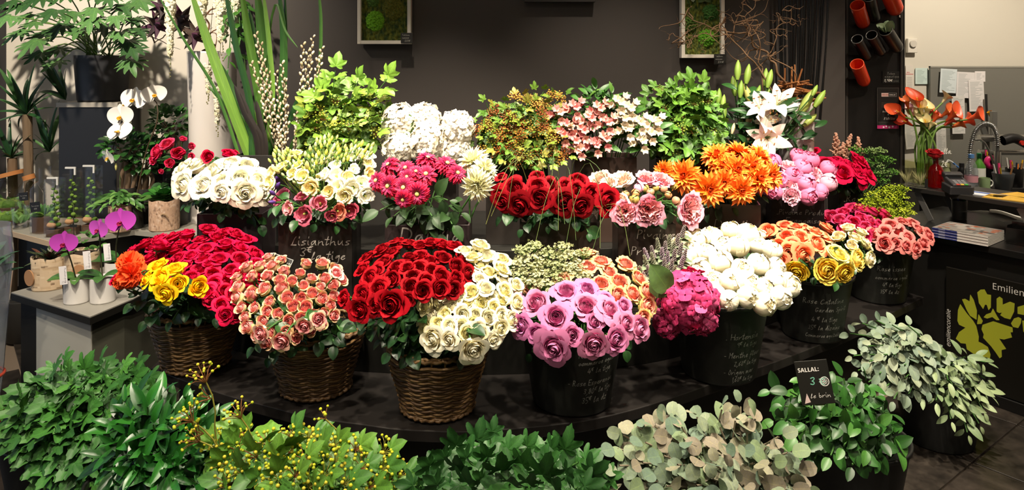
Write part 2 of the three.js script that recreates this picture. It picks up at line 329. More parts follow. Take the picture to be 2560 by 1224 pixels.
// the shape of a bunch as the photograph shows it: outline points -> depth and the way a bloom faces
function bunchPoint(px, py, b, o) {
  const cx = (b[0] + b[1]) / 2, cy = (b[2] + b[3]) / 2, u = (px - cx) / ((b[1] - b[0]) / 2 || 1), v = (py - cy) / ((b[3] - b[2]) / 2 || 1), bulge = Math.sqrt(Math.max(0, 1 - u * u * 0.9 - v * v * 0.5));
  const d = o.d - (o.tilt ?? 0.1) * v - (o.bulge ?? 0.06) * bulge + rr(-1, 1) * (o.jd ?? 0.015);
  const face = V((o.fu ?? 0.7) * u, (o.up ?? 0.8) - (o.fv ?? 0.55) * v, (o.out ?? 0.55) + (o.fz ?? 0.45) * v).normalize();
  face.add(V(rr(-1, 1), rr(-1, 1), rr(-1, 1)).multiplyScalar(o.jf ?? 0.16)).normalize();
  return { at: P(px, py, d), face, d, u, v };
}
// plants a bunch; label may be a function of (index, place phrase, point)
function bunch(pts, o) {
  const b = o.bounds ?? boundsOf(pts), ph = placePhrases(pts, o.per ?? 5), out = [];
  pts.forEach((p, i) => {
    const q = bunchPoint(p[0], p[1], b, o), px = p[2] ?? o.px, size = S(px, q.d) * rr(1 - (o.vary ?? 0.1), 1 + (o.vary ?? 0.1)) * (o.k ?? 1);
    const proto = typeof o.proto === 'function' ? o.proto(q, i) : o.proto, foot = offs(o.foot, V(rr(-1, 1) * (o.spread ?? 0.05), 0, rr(-1, 1) * (o.spread ?? 0.05)));
    const label = typeof o.label === 'function' ? o.label(i, ph[i], q, p) : o.label;
    // the photograph's pixel is the middle of the head, not its base
    const tip = q.at.clone().addScaledVector(q.face, -size * (o.mid ?? 0.7));
    out.push(flower(o.name, label, o.category ?? 'flower', o.group, proto, tip, q.face, size, foot, o));
  });
  return out;
}
// a leafy branch: the origin is its foot; leaves go on the outer part of a bent stem
function branch(name, label, category, group, foot, tip, o) {
  const t = thing(name, label, category, foot, group), rel = tip.clone().sub(foot), L = rel.length(), sag = o.sag ?? 0.12;
  const mid = rel.clone().multiplyScalar(0.55).add(V(rr(-0.03, 0.03) * L, L * sag, rr(-0.03, 0.03) * L));
  const rim = foot.rim ? V(rel.x * 0.3, Math.max(foot.rim - foot.y + 0.01, L * 0.1), rel.z * 0.3) : mid, curve = new THREE.CatmullRomCurve3(foot.rim ? [V(0, 0, 0), rim, rim.clone().lerp(rel, 0.5).add(V(0, L * sag * 0.6, 0)), rel] : [V(0, 0, 0), mid, rel]);
  mesh('stem', new THREE.TubeGeometry(curve, 8, o.stemR ?? 0.0025, 5), o.stemM ?? GREEN(), t);
  const n = o.n ?? 10, from = o.from ?? 0.4;
  for (let i = 0; i < n; i++) {
    const k = n === 1 ? 1 : from + (1 - from) * i / (n - 1), at = curve.getPoint(k), tan = curve.getTangent(k), a = i * (o.turn ?? 2.4) + R() * 0.8;
    const side = new THREE.Vector3().crossVectors(tan, Math.abs(tan.y) > 0.9 ? V(1, 0, 0) : UP).normalize().applyAxisAngle(tan, a);
    const dir = tan.clone().multiplyScalar(k > 0.97 ? 1 : o.fwd ?? 0.5).add(side.clone().multiplyScalar(k > 0.97 ? 0.3 : 1)).add(V(0, -(o.hang ?? 0.2), 0)).normalize();
    const face = (o.face ?? V(0, 1, 0.55)).clone().add(V(rr(-1, 1), rr(-1, 1), rr(-1, 1)).multiplyScalar(o.jf ?? 0.45)).addScaledVector(tan, o.tanFace ?? 0.35);
    const s = (o.size ?? 0.06) * rr(0.7, 1.15) * (k > 0.9 ? o.tipS ?? 0.75 : 1), pet = o.petiole ?? 0.012;
    mesh('leaf', pick(o.leafG), pick(o.leafM), t, at.clone().addScaledVector(dir, pet), frame(dir, face), s);
  }
  if (o.extra) o.extra(t, curve);
  return t;
}
// spread a number of tips over the seen outline of a clump of greenery
function clump(poly, gap, o) {
  const pts = scatter(poly, gap, o.most ?? 60), b = boundsOf(poly), ph = placePhrases(pts, o.per ?? 5);
  pts.forEach((p, i) => {
    const q = bunchPoint(p[0], p[1], b, o), foot = offs(o.foot, V(rr(-1, 1) * (o.spread ?? 0.06), 0, rr(-1, 1) * (o.spread ?? 0.06)));
    branch(o.name, typeof o.label === 'function' ? o.label(i, ph[i], p) : o.label, o.category ?? 'branch', o.group, foot, q.at, { ...o, face: (o.faceAll ?? V(0, 0.75, 0.6)).clone().addScaledVector(q.face, 0.6) });
  });
}
// rose foliage hanging over a rim
function sprig(label, group, foot, tip, o = {}) {
  return branch('leaf_sprig', label, 'leaf sprig', group, foot, tip, { n: 6, from: 0.5, size: o.size ?? 1, leafG: [roseLeafGeo()], leafM: ROSELEAF(), petiole: 0.006, sag: 0.25, hang: 0.35, fwd: 0.7, ...o });
}
// ---------- the setting ----------
const XL = -2.87, XR = 3.7, ZB = -5.0, ZF = 2.6, T = 0.15;
const plasterBump = dataTex(256, (u, v) => 0.5 + 0.5 * fbm(u, v, 9, 4));
const white = M('#d9d2c6', 0.85, { bumpMap: plasterBump, bumpScale: 0.0006 }), darkWall = M('#3f3935', 0.6, { bumpMap: plasterBump, bumpScale: 0.0008 });
const black = M('#14130f', 0.5), blackSatin = M('#1a1917', 0.38), blackGloss = M('#0f0e0d', 0.2), shelfTop = M('#1e1b19', 0.42);
const greyM = M('#8d8b84', 0.6), steel = M('#b9b9b6', 0.28, { metalness: 1 }), woodEdge = M('#b59c7c', 0.55);
// floor slab with separate tiles
{
  const f = struct('floor', xf(box(XR - XL, 0.1, ZF - ZB, 0), V((XL + XR) / 2, -0.062, (ZF + ZB) / 2)), M('#6b5d4e', 0.9));
  const tileMap = dataTex(256, (u, v) => { const n = 0.62 + 0.5 * fbm(u, v, 6, 5) + 0.1 * fbm(u, v, 40, 2, 5); return [n, n * 0.97, n * 0.93]; }, true);
  const tg = box(0.444, 0.012, 0.444, 0.003), tm = ['#4a4540', '#443f3b', '#4f4944'].map((c) => M(c, 0.38, { map: tileMap }));
  const a = 38 * D2R, o = P(2432, 1155, 1.5 * F / (1155 - HOR));
  for (let i = -22; i < 22; i++) for (let j = -22; j < 22; j++) {
    const x = o.x + Math.cos(a) * (i + 0.5) * 0.45 + Math.sin(a) * (j + 0.5) * 0.45, z = o.z - Math.sin(a) * (i + 0.5) * 0.45 + Math.cos(a) * (j + 0.5) * 0.45;
    if (x < XL + 0.3 || x > XR - 0.3 || z < -4.6 || z > 0.6 || (z < -3.3 && x > -1.4 && x < 1.8)) continue;
    mesh('tile', tg, tm[(((i * 7 + j * 5) % 3) + 3) % 3], f, V(x, -0.0105 + 0.0052, z), new THREE.Quaternion().setFromAxisAngle(UP, a));
  }
}
struct('ceiling', box(XR - XL + 2 * T, T, ZF - ZB + 2 * T, 0), white, V((XL + XR) / 2, CEIL + T / 2, (ZF + ZB) / 2));
struct('wall_back', box(XR - XL, CEIL, T, 0), M('#cfcabd', 0.8), V((XL + XR) / 2, CEIL / 2, ZB - T / 2));
struct('wall_right', box(T, CEIL, ZF - ZB, 0), white, V(XR + T / 2, CEIL / 2, (ZF + ZB) / 2));
struct('wall_front', box(XR - XL, CEIL, T, 0), white, V((XL + XR) / 2, CEIL / 2, ZF + T / 2));
// left wall with the shop window
{
  const z0 = -3.8, z1 = -0.4, y0 = 0.3, y1 = 2.7, gs = [
    xf(box(T, y0, z1 - z0, 0), V(0, y0 / 2, (z0 + z1) / 2)), xf(box(T, CEIL - y1, z1 - z0, 0), V(0, (CEIL + y1) / 2, (z0 + z1) / 2)),
    xf(box(T, CEIL, z0 - ZB, 0), V(0, CEIL / 2, (z0 + ZB) / 2)), xf(box(T, CEIL, ZF - z1, 0), V(0, CEIL / 2, (ZF + z1) / 2))];
  struct('wall_left', merge(gs), M('#2a2930', 0.6), V(XL - T / 2, 0, 0));
  const wn = struct('window_1', xf(box(0.008, y1 - y0, z1 - z0, 0), V(XL - 0.07, (y0 + y1) / 2, (z0 + z1) / 2)), M('#ffffff', 0.02, { transmission: 1, ior: 1.5 }));
  const fr = M('#25252b', 0.5);
  for (const z of [z0 + 0.03, (z0 + z1) / 2, z1 - 0.03]) mesh('window_frame', box(0.08, y1 - y0, 0.06), fr, wn, V(XL - 0.06, (y0 + y1) / 2, z));
  for (const y of [y0 + 0.03, y1 - 0.03]) mesh('window_frame', box(0.08, 0.06, z1 - z0), fr, wn, V(XL - 0.06, y, (z0 + z1) / 2));
}
// white wall on the left and the dark display wall, both standing in front of the back wall
{
  const xa = XL, xb = (600 - 1280) / F * 4.2;
  struct('wall_left_rear', box(xb - xa, CEIL, 0.1, 0), white, V((xa + xb) / 2, CEIL / 2, -4.25));
  const d0 = (592 - 1280) / F * 3.75, d1 = (2113 - 1280) / F * 3.75;
  struct('wall_dark', box(d1 - d0, CEIL, 0.5, 0), darkWall, V((d0 + d1) / 2, CEIL / 2, -4.0));
}
// dark pier that carries the tubes
const pierTex = dataTex(256, (u, v) => { const n = 0.75 + 0.5 * fbm(u, v, 3, 4, 2) ; return n; }, true);
const PZ = -3.86, PX0 = (2108 - 1280) / F * -PZ, PX1 = (2262 - 1280) / F * -PZ;
{
  const pm = M('#23201e', 0.36, { map: pierTex });
  const p = struct('wall_pier', box(PX1 - PX0, CEIL, 0.12, 0), pm, V((PX0 + PX1) / 2, CEIL / 2, PZ - 0.06));
  for (const x of [PX0 + 0.016, PX1 - 0.02]) mesh('trim_strip', box(0.012, CEIL, 0.01, 0.003), M('#3b3733', 0.3), p, V(x - (PX0 + PX1) / 2, 0, 0.064));
  const q = P(2252, 30, -PZ - 0.008);
  for (const dy of [0, -0.022]) mesh('screw_cap', cyl(0.0075, 0.0075, 0.008, 14), M('#d8d4cb', 0.5), p, V(q.x - p.position.x, q.y + dy - p.position.y, 0.063), aim(V(0, 0, 1)));
}
// slab from a plan outline of [x, depth]
function slab(pts, y0, y1, bevel = 0.002) {
  const s = new THREE.Shape(pts.map(([x, d]) => new THREE.Vector2(x, d)));
  const g = new THREE.ExtrudeGeometry(s, { depth: y1 - y0 - 2 * bevel, bevelEnabled: bevel > 0, bevelThickness: bevel, bevelSize: bevel, bevelOffset: -bevel, bevelSegments: 2 });
  g.applyMatrix4(new THREE.Matrix4().set(1, 0, 0, 0, 0, 0, 1, y0 + bevel, 0, -1, 0, 0, 0, 0, 0, 1)); return g;
}
const curveXD = (pts, n = 60) => new THREE.SplineCurve(pts.map((p) => new THREE.Vector2(...p))).getPoints(n).map((p) => [p.x, p.y]);
const T1 = 0.394, T2 = 0.55, T3 = 0.72;
const edge1 = [[377, 919], [470, 954], [565, 987], [682, 1018], [777, 1042], [910, 1061], [1004, 1073], [1156, 1078], [1267, 1072], [1436, 1055], [1559, 1030], [1682, 993], [1822, 944], [1963, 895], [2146, 821], [2310, 742]].map(([x, y]) => { const p = G(x, y, T1); return [p.x, -p.z]; });
{
  const front = curveXD(edge1, 90), inset = front.map(([x, d]) => [x * 0.97, d + 0.14]);
  const sh = thing('display_shelf', 'low black curved display shelf under the baskets and round buckets', 'shelf');
  mesh('board', slab([...front, [1.73, 3.72], [-1.36, 3.72]], T1 - 0.034, T1, 0.0025), shelfTop, sh);
  mesh('plinth', slab([...inset, [1.8, 3.7], [-1.24, 3.7]], 0, T1 - 0.034, 0), black, sh);
  const t2 = curveXD([[-1.22, 2.98], [-1.07, 2.8], [-0.72, 2.64], [-0.3, 2.57], [0.17, 2.59], [0.55, 2.69], [0.9, 2.93], [1.27, 3.22], [1.66, 3.58]]);
  const t3 = curveXD([[-1.3, 3.3], [-1.0, 3.06], [-0.4, 2.98], [0.2, 2.98], [0.7, 3.08], [1.1, 3.3], [1.5, 3.62]]);
  const st = thing('display_step', 'black middle step carrying the square flower vases', 'display step');
  mesh('step_block', slab([...t2, [1.66, 3.73], [-1.3, 3.73]], T1, T2), black, st);
  const su = thing('display_step', 'black rear step under the vases along the dark wall', 'display step');
  mesh('step_block', slab([...t3, [1.5, 3.735], [-1.3, 3.735]], T2, T3), black, su);
}
// ---------- counter on the right ----------
const DU = V(0.55, 0, 0.835).normalize(), DN = V(-0.835, 0, 0.55).normalize(), DO = V(2.0, 0, -3.3);      // along the front, out of the front, a point of it
const DQ = new THREE.Quaternion().setFromRotationMatrix(new THREE.Matrix4().makeBasis(DU, UP, DN)), DTURN = Math.atan2(DN.x, DN.z);
const deskAt = (s, y, out) => DO.clone().addScaledVector(DU, s).addScaledVector(DN, out).add(V(0, y, 0));
const deskSY = (px, py, out = 0) => { const m = (px - W / 2) / F, o = DO.clone().addScaledVector(DN, out), s = (m * -o.z - o.x) / (DU.x + m * DU.z), d = -o.z - DU.z * s; return [s, EYE - (py - HOR) / F * d]; };
const CT = 0.68, LT = 0.84;
{
  const s0 = -0.42, s1 = 0.75, L = s1 - s0, c = thing('shop_counter', 'black shop counter with lime leaf emblem on its front panel', 'counter', deskAt((s0 + s1) / 2, 0, -0.35), null, DTURN);
  mesh('counter_body', xf(box(L, CT - 0.03, 0.62), V(0, (CT - 0.03) / 2, 0.02)), blackSatin, c);
  mesh('worktop', xf(box(L + 0.02, 0.03, 0.72, 0.003), V(0, CT - 0.015, 0)), M('#171615', 0.3), c);
  mesh('plinth', xf(box(L, 0.05, 0.68, 0.004), V(0, 0.025, 0.025)), M('#100f0e', 0.4), c);
  const a0 = deskSY(2368, 700)[0], a1 = 0.6, y1 = 0.547, y0 = 0.055, pw = a1 - a0, ph = y1 - y0, PXM = 1600;
  const print = canvasTex(Math.round(pw * PXM), Math.round(ph * PXM), (x, w, h) => {
    x.fillStyle = '#15130f'; x.fillRect(0, 0, w, h); x.fillStyle = '#9da22e';
    const to = (cx, cy) => { const [s, y] = deskSY(2300 + cx / 3.823, 620 + cy / 3.823); return [(s - a0) * PXM, (y1 - y) * PXM]; };
    for (const poly of [
      [395, 535, 375, 590, 370, 690, 385, 725, 450, 755, 385, 800, 355, 860, 400, 900, 450, 905, 460, 960, 520, 1000, 600, 1040, 670, 1075, 680, 1010, 655, 940, 600, 905, 565, 890, 568, 840, 545, 740, 515, 690, 455, 620],
      [415, 488, 440, 482, 485, 508, 492, 445, 520, 490, 550, 590, 547, 675, 490, 640, 460, 590], [560, 420, 590, 395, 625, 393, 650, 440, 685, 445, 683, 560, 665, 583, 650, 535, 628, 532, 612, 572, 575, 520],
      [745, 480, 770, 462, 795, 480, 797, 540, 870, 510, 910, 525, 905, 600, 870, 672, 820, 660, 780, 635, 800, 605, 765, 612, 745, 600], [570, 632, 606, 690, 595, 715, 558, 718],
      [622, 655, 645, 630, 690, 615, 707, 578, 740, 640, 765, 680, 740, 680, 700, 650, 650, 665], [610, 730, 710, 697, 890, 755, 893, 795, 870, 797, 885, 845, 810, 865, 760, 855, 828, 955, 785, 965, 788, 1030, 770, 1042, 735, 990, 690, 930, 615, 850, 622, 820, 600, 770],
      [882, 715, 910, 670, 950, 657, 975, 670, 970, 710, 945, 755, 900, 745], [945, 560, 1010, 540, 1060, 560, 1050, 640, 945, 620], [990, 690, 1080, 700, 1120, 800, 1040, 850, 1000, 790]]) {
      const p = []; for (let i = 0; i < poly.length; i += 2) p.push(to(poly[i], poly[i + 1]));
      x.lineJoin = 'round'; x.lineWidth = 5; x.strokeStyle = x.fillStyle; x.beginPath(); p.forEach((q, i) => (i ? x.lineTo(...q) : x.moveTo(...q))); x.closePath(); x.fill(); x.stroke();
    }
    x.fillStyle = '#d5d2cc'; const e = to(697, 385), fs = 0.0375 * PXM; x.font = `${fs}px sans-serif`; x.fillText('Emiliencoralie', ...e);
    const v = to(290, 940); x.save(); x.translate(v[0], v[1]); x.rotate(-PI / 2); x.font = `italic ${0.0265 * PXM}px sans-serif`; x.fillText('emiliencoralie', 0, 8); x.restore();
  });
  const pg = new THREE.PlaneGeometry(pw, ph), ctr = (a0 + a1) / 2 - (s0 + s1) / 2;
  const fp = mesh('front_panel', xf(box(pw + 0.004, ph + 0.004, 0.012, 0.002), V(ctr, (y0 + y1) / 2, 0.352)), M('#1b1916', 0.3), c);
  mesh('emblem', xf(pg, V(ctr, (y0 + y1) / 2, 0.3587)), M('#ffffff', 0.35, { map: print }), fp);
}
// raised ledge: board on slanted legs; its front edge is 0.24 m behind the counter front
{
  const s0 = -0.52, s1 = 0.55, L = s1 - s0, o = -0.24, depth = 0.3, g = thing('counter_ledge', 'raised dark shelf on slanted steel legs above the counter', 'shelf', deskAt((s0 + s1) / 2, CT, o - depth / 2), null, DTURN);
  mesh('board', xf(box(L, 0.022, depth, 0.003), V(0, LT - CT - 0.011, 0)), M('#2b2927', 0.3), g);
  const lm = M('#7c7b78', 0.35, { metalness: 0.6 }), c0 = (s0 + s1) / 2;
  for (const s of [-0.30, 0.16]) for (const z of [depth / 2 - 0.03, -depth / 2 + 0.03]) {
    const a = V(s - c0 - 0.035, LT - CT - 0.024, z), b = V(s - c0 + 0.035, 0.004, z), d = b.clone().sub(a);
    mesh('leg', box(0.03, d.length(), 0.008, 0.002), lm, g, a.clone().lerp(b, 0.5), frame(d, V(0, 0, 1)));
  }
}
// ---------- lamps ----------
const lampMetal = M('#1b1b1b', 0.4), WHERE = ['over the yucca', 'over the left basket', 'over the pink rose basket', 'over the white hydrangeas', 'over the white roses', 'over the red rose basket', 'over the alstroemerias', 'over the white peonies', 'over the peach roses', 'over the counter', 'in the middle of the aisle', 'over the eucalyptus', 'over the floor greenery'];
SPOTS.forEach(([x, z, ax, ay, az, power, half], i) => {
  const from = V(x, CEIL - 0.2, z), to = V(ax, ay, az), d = to.clone().sub(from).normalize();
  const t = thing('ceiling_spotlight', `black ceiling spotlight ${WHERE[i]}`, 'spotlight', V(x, CEIL, z));
  mesh('mount', xf(cyl(0.045, 0.045, 0.03), V(0, -0.015, 0)), lampMetal, t);
  mesh('arm', xf(cyl(0.008, 0.008, 0.14, 10), V(0, -0.1, 0)), lampMetal, t);
  mesh('head', lathe([[0.001, -0.1], [0.03, -0.1], [0.05, -0.06], [0.055, 0.05], [0.05, 0.05], [0.047, 0.03]], 24), lampMetal, t, from.clone().sub(V(x, CEIL, z)), aim(d));
  mesh('lens', new THREE.CircleGeometry(0.046, 24), M('#fff0d8', 0.4, { emissive: WARM, emissiveIntensity: 6 }), t, from.clone().addScaledVector(d, 0.035).sub(V(x, CEIL, z)), new THREE.Quaternion().setFromUnitVectors(V(0, 0, 1), d));
  const l = new THREE.SpotLight(WARM, power, 0, half * D2R, 0.75, 2); l.name = 'spot_lamp'; l.position.copy(from).addScaledVector(d, 0.05); l.target.position.copy(to); l.castShadow = true; l.shadow.radius = 2.2; l.shadow.mapSize.set(1024, 1024);
  scene.add(l, l.target);
});
// two wide ceiling panels in the shop behind the viewer
[[-1.2, 1.0], [1.6, 1.0]].forEach(([x, z], i) => {
  const t = thing('ceiling_panel', i ? 'right square ceiling light panel behind the viewer' : 'left square ceiling light panel behind the viewer', 'ceiling light', V(x, CEIL, z));
  mesh('frame', xf(box(1.24, 0.04, 1.24), V(0, -0.02, 0)), M('#d8d8d4', 0.5), t);
  mesh('diffuser', xf(box(1.16, 0.01, 1.16), V(0, -0.044, 0)), M('#ffffff', 0.6, { emissive: WARM, emissiveIntensity: 1.6 }), t);
  const l = new THREE.RectAreaLight(WARM, 1.3, 1.16, 1.16); l.name = 'panel_lamp'; l.position.set(x, CEIL - 0.055, z); l.lookAt(x, 0, z); scene.add(l);
});
// ---------- wicker baskets ----------
const wickerMap = dataTex(128, (u, v) => { const n = 0.72 + 0.35 * fbm(u, v, 10, 3, 8) + 0.12 * Math.sin(v * 60 + 4 * fbm(u, v, 5, 2)); return [n, n * 0.96, n * 0.9]; }, true, [14, 1]);
const WICKER = ['#a08050', '#8a6c46', '#ae8c5c', '#7a5e40'].map((c) => M(c, 0.55, { map: wickerMap }));
const ringGeo = memo('ring', () => [0, 1].map((ph) => {
  const N = 12, pts = []; for (let i = 0; i < 96; i++) { const a = i / 96 * 2 * PI, w = Math.cos(N * a + ph * PI); pts.push(V(Math.cos(a) * (1 + 0.02 * w), -0.05 * Math.abs(Math.sin(N * a / 2 + 0.4)) * 0.9, Math.sin(a) * (1 + 0.02 * w))); }
  return tube(pts, 0.043, 150, 6, true);
}));
function basket(px, front, label, turn, handle) {
  const f = G(px, front, T1), rb = 0.108, rt = 0.155, h = 0.205, at = V(f.x * (1 + rb / -f.z), T1, f.z - rb);
  const t = thing('wicker_basket', label, 'basket', at, null, turn);
  mesh('basket_bottom', xf(cyl(rb, rb, 0.012, 40), V(0, 0.008, 0)), WICKER[1], t);
  mesh('liner', lathe([[rb - 0.008, 0.016], [rt - 0.012, h - 0.015], [rt - 0.016, h - 0.015], [rb - 0.012, 0.016]], 40), M('#17140f', 0.8), t);
  const rows = 23;
  for (let i = 0; i < rows; i++) { const k = i / (rows - 1), r = lerp(rb, rt, k) + rr(-0.001, 0.001); mesh('weaver', ringGeo[i % 2], pick(WICKER), t, V(0, 0.012 + k * (h - 0.03), 0), null, V(r, 0.1, r)); }
  for (let i = 0; i < 24; i++) { const a = (i + 0.5) / 24 * 2 * PI, c = Math.cos(a), s = Math.sin(a); mesh('stake', tube([V(c * rb, 0.004, s * rb), V(c * (rb + rt) / 2, h / 2, s * (rb + rt) / 2), V(c * rt, h, s * rt)], 0.0034, 4, 5), WICKER[i % 4], t); }
  for (const [y, r, ph] of [[h, rt + 0.003, 0], [h + 0.004, rt - 0.004, 2.1], [0.012, rb + 0.006, 1]]) { const pts = []; for (let i = 0; i < 72; i++) { const a = i / 72 * 2 * PI, w = 0.004 * Math.sin(a * 30 + ph), q = 0.003 * Math.cos(a * 30 + ph); pts.push(V(Math.cos(a) * (r + w), y + q, Math.sin(a) * (r + w))); } mesh('rim_braid', tube(pts, 0.0055, 140, 6, true), pick(WICKER), t); }
  for (const s of handle ?? []) {
    const a0 = s, pts = []; for (let i = 0; i <= 10; i++) { const k = i / 10, a = a0 + (k - 0.5) * 0.75; pts.push(V(Math.cos(a) * (rt + 0.012 * Math.sin(k * PI)), h - 0.03 + 0.095 * Math.sin(k * PI), Math.sin(a) * (rt + 0.012 * Math.sin(k * PI)))); }
    const hd = mesh('handle', tube(pts, 0.0065, 24, 7), M('#a3794c', 0.55, { map: wickerMap }), t);
    const tw = []; for (let i = 0; i <= 60; i++) { const k = i / 60, j = Math.min(9, Math.floor(k * 10)), p = pts[j].clone().lerp(pts[j + 1], k * 10 - j), w = k * 46; tw.push(p.add(V(Math.cos(w) * 0.007, Math.sin(w) * 0.004, Math.sin(w) * 0.007))); }
    mesh('wrap', tube(tw, 0.003, 100, 5), M('#b08855', 0.55, { map: wickerMap }), hd);
  }
  return { foot: Object.assign(at.clone().add(V(0, 0.06, 0)), { rim: at.y + h }), at, rt, h };
}
const bA = basket(490, 942, 'brown wicker basket holding the hot pink and yellow roses', 0.2, [1.0]);
const bB = basket(790, 1008, 'brown wicker basket holding the pink and cream roses', 0.5, [-0.15, 3.1]);
const bC = basket(1094, 1060, 'brown wicker basket holding the red and cream roses', 0.9);
// ---------- round black buckets with chalk writing ----------
function bucket(px, front, y0, k, label, lines, name = 'flower_bucket', face = 0, body = '#1d1e1a') {
  const rb = 0.112 * k, rt = 0.15 * k, h = 0.25 * k, f = G(px, front, y0), at = V(f.x * (1 + rb / -f.z), y0, f.z - rb);
  const t = thing(name, label, 'bucket', at, null, Math.atan2(-at.x, -at.z) + PI + face);
  const map = lines && canvasTex(1024, 512, (x, w, hh) => {
    x.fillStyle = body; x.fillRect(0, 0, w, hh);
    for (let i = 0; i < 220; i++) { x.fillStyle = `rgba(60,62,56,${0.1 * R()})`; x.beginPath(); x.ellipse(R() * w, R() * hh, 10 + 50 * R(), 4 + 10 * R(), R(), 0, 7); x.fill(); }
    for (const [text, u, v, size, o] of lines) chalk(x, text, u * w, v * hh, size, { sup: true, ...o });
  });
  const pts = [[0.001, 0.002], [rb * 0.97, 0.002], [rb, 0.008], [rt, h - 0.012], [rt + 0.007, h - 0.012], [rt + 0.008, h - 0.002], [rt + 0.004, h], [rt - 0.003, h - 0.002], [rb - 0.004, 0.01], [0.001, 0.01]];
  const n = 64, g = lathe(pts, n), uv = g.attributes.uv, ps = g.attributes.position;
  for (let i = 0; i < uv.count; i++) { const r = Math.floor(i / pts.length) / n; uv.setXY(i, ((r * 2 + 0.5) % 1 + 0) , clamp(ps.getY(i) / h, 0, 1)); uv.setX(i, (r - 0.25) * 2); }
  mesh('pail', g, M(map ? '#ffffff' : body, 0.5, map ? { map } : {}), t);
  mesh('water', xf(new THREE.CircleGeometry(rt * 0.85, 32), V(0, h * 0.7, 0), [-PI / 2, 0, 0]), M('#0b0d0a', 0.1), t);
  return { foot: Object.assign(at.clone().add(V(0, 0.05, 0)), { rim: at.y + h }), at, rt, h };
}
// u of the writing: 0.5 faces the viewer, larger is to the right
const kD = bucket(1430, 1046, T1, 1.12, 'round black bucket of lavender roses chalked with Rose Esperance', [['Rose K', 0.5, 0.30, 34], ['commerce equit', 0.5, 0.385, 27, { bold: 1.5 }], ['4€ la tige', 0.56, 0.485, 30], ['- Rose Esperance', 0.43, 0.62, 31], ['3,80€ la tige', 0.54, 0.72, 31], ['35€ la dz', 0.53, 0.83, 36]], undefined, 0.12);
const kE = bucket(1797, 968, T1, 1.12, 'round black bucket of white peonies and pink hydrangea', [['. Hortensia', 0.56, 0.40, 36], ['9€ la tige', 0.64, 0.495, 30], ['- Menthe fleur', 0.55, 0.63, 34], ['2,60€ la tige', 0.63, 0.73, 28], ['- Origan mar', 0.55, 0.84, 32], ['1,60€ la tige', 0.62, 0.93, 28]], undefined, -0.05);
const kF = bucket(2030, 862, T1, 1.0, 'round black bucket of peach and yellow garden roses', [['Rose Catalina', 0.42, 0.34, 40], ['Garden Spirit', 0.52, 0.47, 36], ['4 € la tige', 0.49, 0.63, 38], ['35€ la dizaine', 0.46, 0.76, 36], ['Commerce equitable', 0.43, 0.88, 30]]);
const kG = bucket(2197, 764, T1, 1.0, 'round black bucket of pink spray roses beside the counter', [['Rose issue', 0.48, 0.36, 42], ['commerce equit', 0.46, 0.52, 36], ['4€ la tige', 0.53, 0.65, 36], ['35€ la dz', 0.51, 0.78, 36]]);
// ---------- square vases on the steps ----------
function squareVase(px0, px1, top, d, base, label, lines, color = '#2e2524', depth = 0.16, turn = 0) {
  const x0 = P(px0, 0, d).x, x1 = P(px1, 0, d).x, w = x1 - x0, y1 = P(0, top, d).y, h = y1 - base, at = V((x0 + x1) / 2, base, -d - depth / 2), th = 0.006;
  const t = thing('square_vase', label, 'vase', at, null, turn), m = M(color, 0.34);
  const map = lines && canvasTex(512, Math.max(64, Math.round(512 * h / w)), (x, cw, ch) => {
    x.fillStyle = color; x.fillRect(0, 0, cw, ch);
    for (let i = 0; i < 130; i++) { x.fillStyle = `rgba(90,80,74,${0.08 * R()})`; x.beginPath(); x.ellipse(R() * cw, R() * ch, 10 + 50 * R(), 4 + 14 * R(), R() * 3, 0, 7); x.fill(); }
    for (const [text, u, v, size, o] of lines) chalk(x, text, u * cw, v * cw, size, { sup: true, color: 'rgba(205,198,188,.9)', ...o });
  });
  const front = mesh('front_panel', xf(box(w, h, th, 0.0015), V(0, h / 2, depth / 2 - th / 2)), m, t);
  if (map) mesh('chalk_face', xf(new THREE.PlaneGeometry(w - 0.006, h - 0.004), V(0, h / 2, depth / 2 + 0.0006)), M('#ffffff', 0.34, { map }), front);
  mesh('back_panel', xf(box(w, h, th, 0.0015), V(0, h / 2, -depth / 2 + th / 2)), m, t);
  for (const s of [-1, 1]) mesh('side_panel', xf(box(th, h, depth - 2 * th, 0.001), V(s * (w / 2 - th / 2), h / 2, 0)), m, t);
  mesh('vase_bottom', xf(box(w - 2 * th, 0.01, depth - 2 * th, 0), V(0, 0.006, 0)), m, t);
  return { foot: Object.assign(at.clone().add(V(0, 0.05, 0)), { rim: at.y + h }), at, w, h };
}
const v1 = squareVase(492, 655, 535, 2.85, T2, 'dark square vase of white roses above the hot pink roses', [['Rose', 0.14, 0.36, 66]], '#2f2629');
const v2 = squareVase(696, 880, 556, 2.69, T2, 'dark square vase chalked Lisianthus', [['Lisianthus', 0.14, 0.30, 58], ['3€', 0.27, 0.46, 66], ['la tige', 0.43, 0.50, 56]], '#231f1d');
const v3 = squareVase(962, 1174, 562, 2.62, T2, 'dark square vase of crimson dahlias behind the red roses', [['Dahlia', 0.15, 0.19, 82]], '#33292a');
const v4 = squareVase(1300, 1500, 556, 2.65, T2, 'dark square vase chalked Rose Red Naomi', [['Rose Red Naomi', 0.06, 0.42, 50]], '#302823');
const v5 = squareVase(1545, 1690, 560, 2.75, T2, 'dark square vase of open pink peonies chalked Pivoine', [['Pivoine', 0.3, 0.24, 76], ['Prune', 0.2, 0.52, 70]], '#332a25');
const v6 = squareVase(1762, 1908, 510, 3.0, T2, 'dark square vase of orange dahlias chalked Dahlia', [['Dahlia', 0.2, 0.42, 78, { bold: 0.7 }], ['6€ la tige', 0.5, 0.58, 46]], '#352c26', 0.16, -0.18);
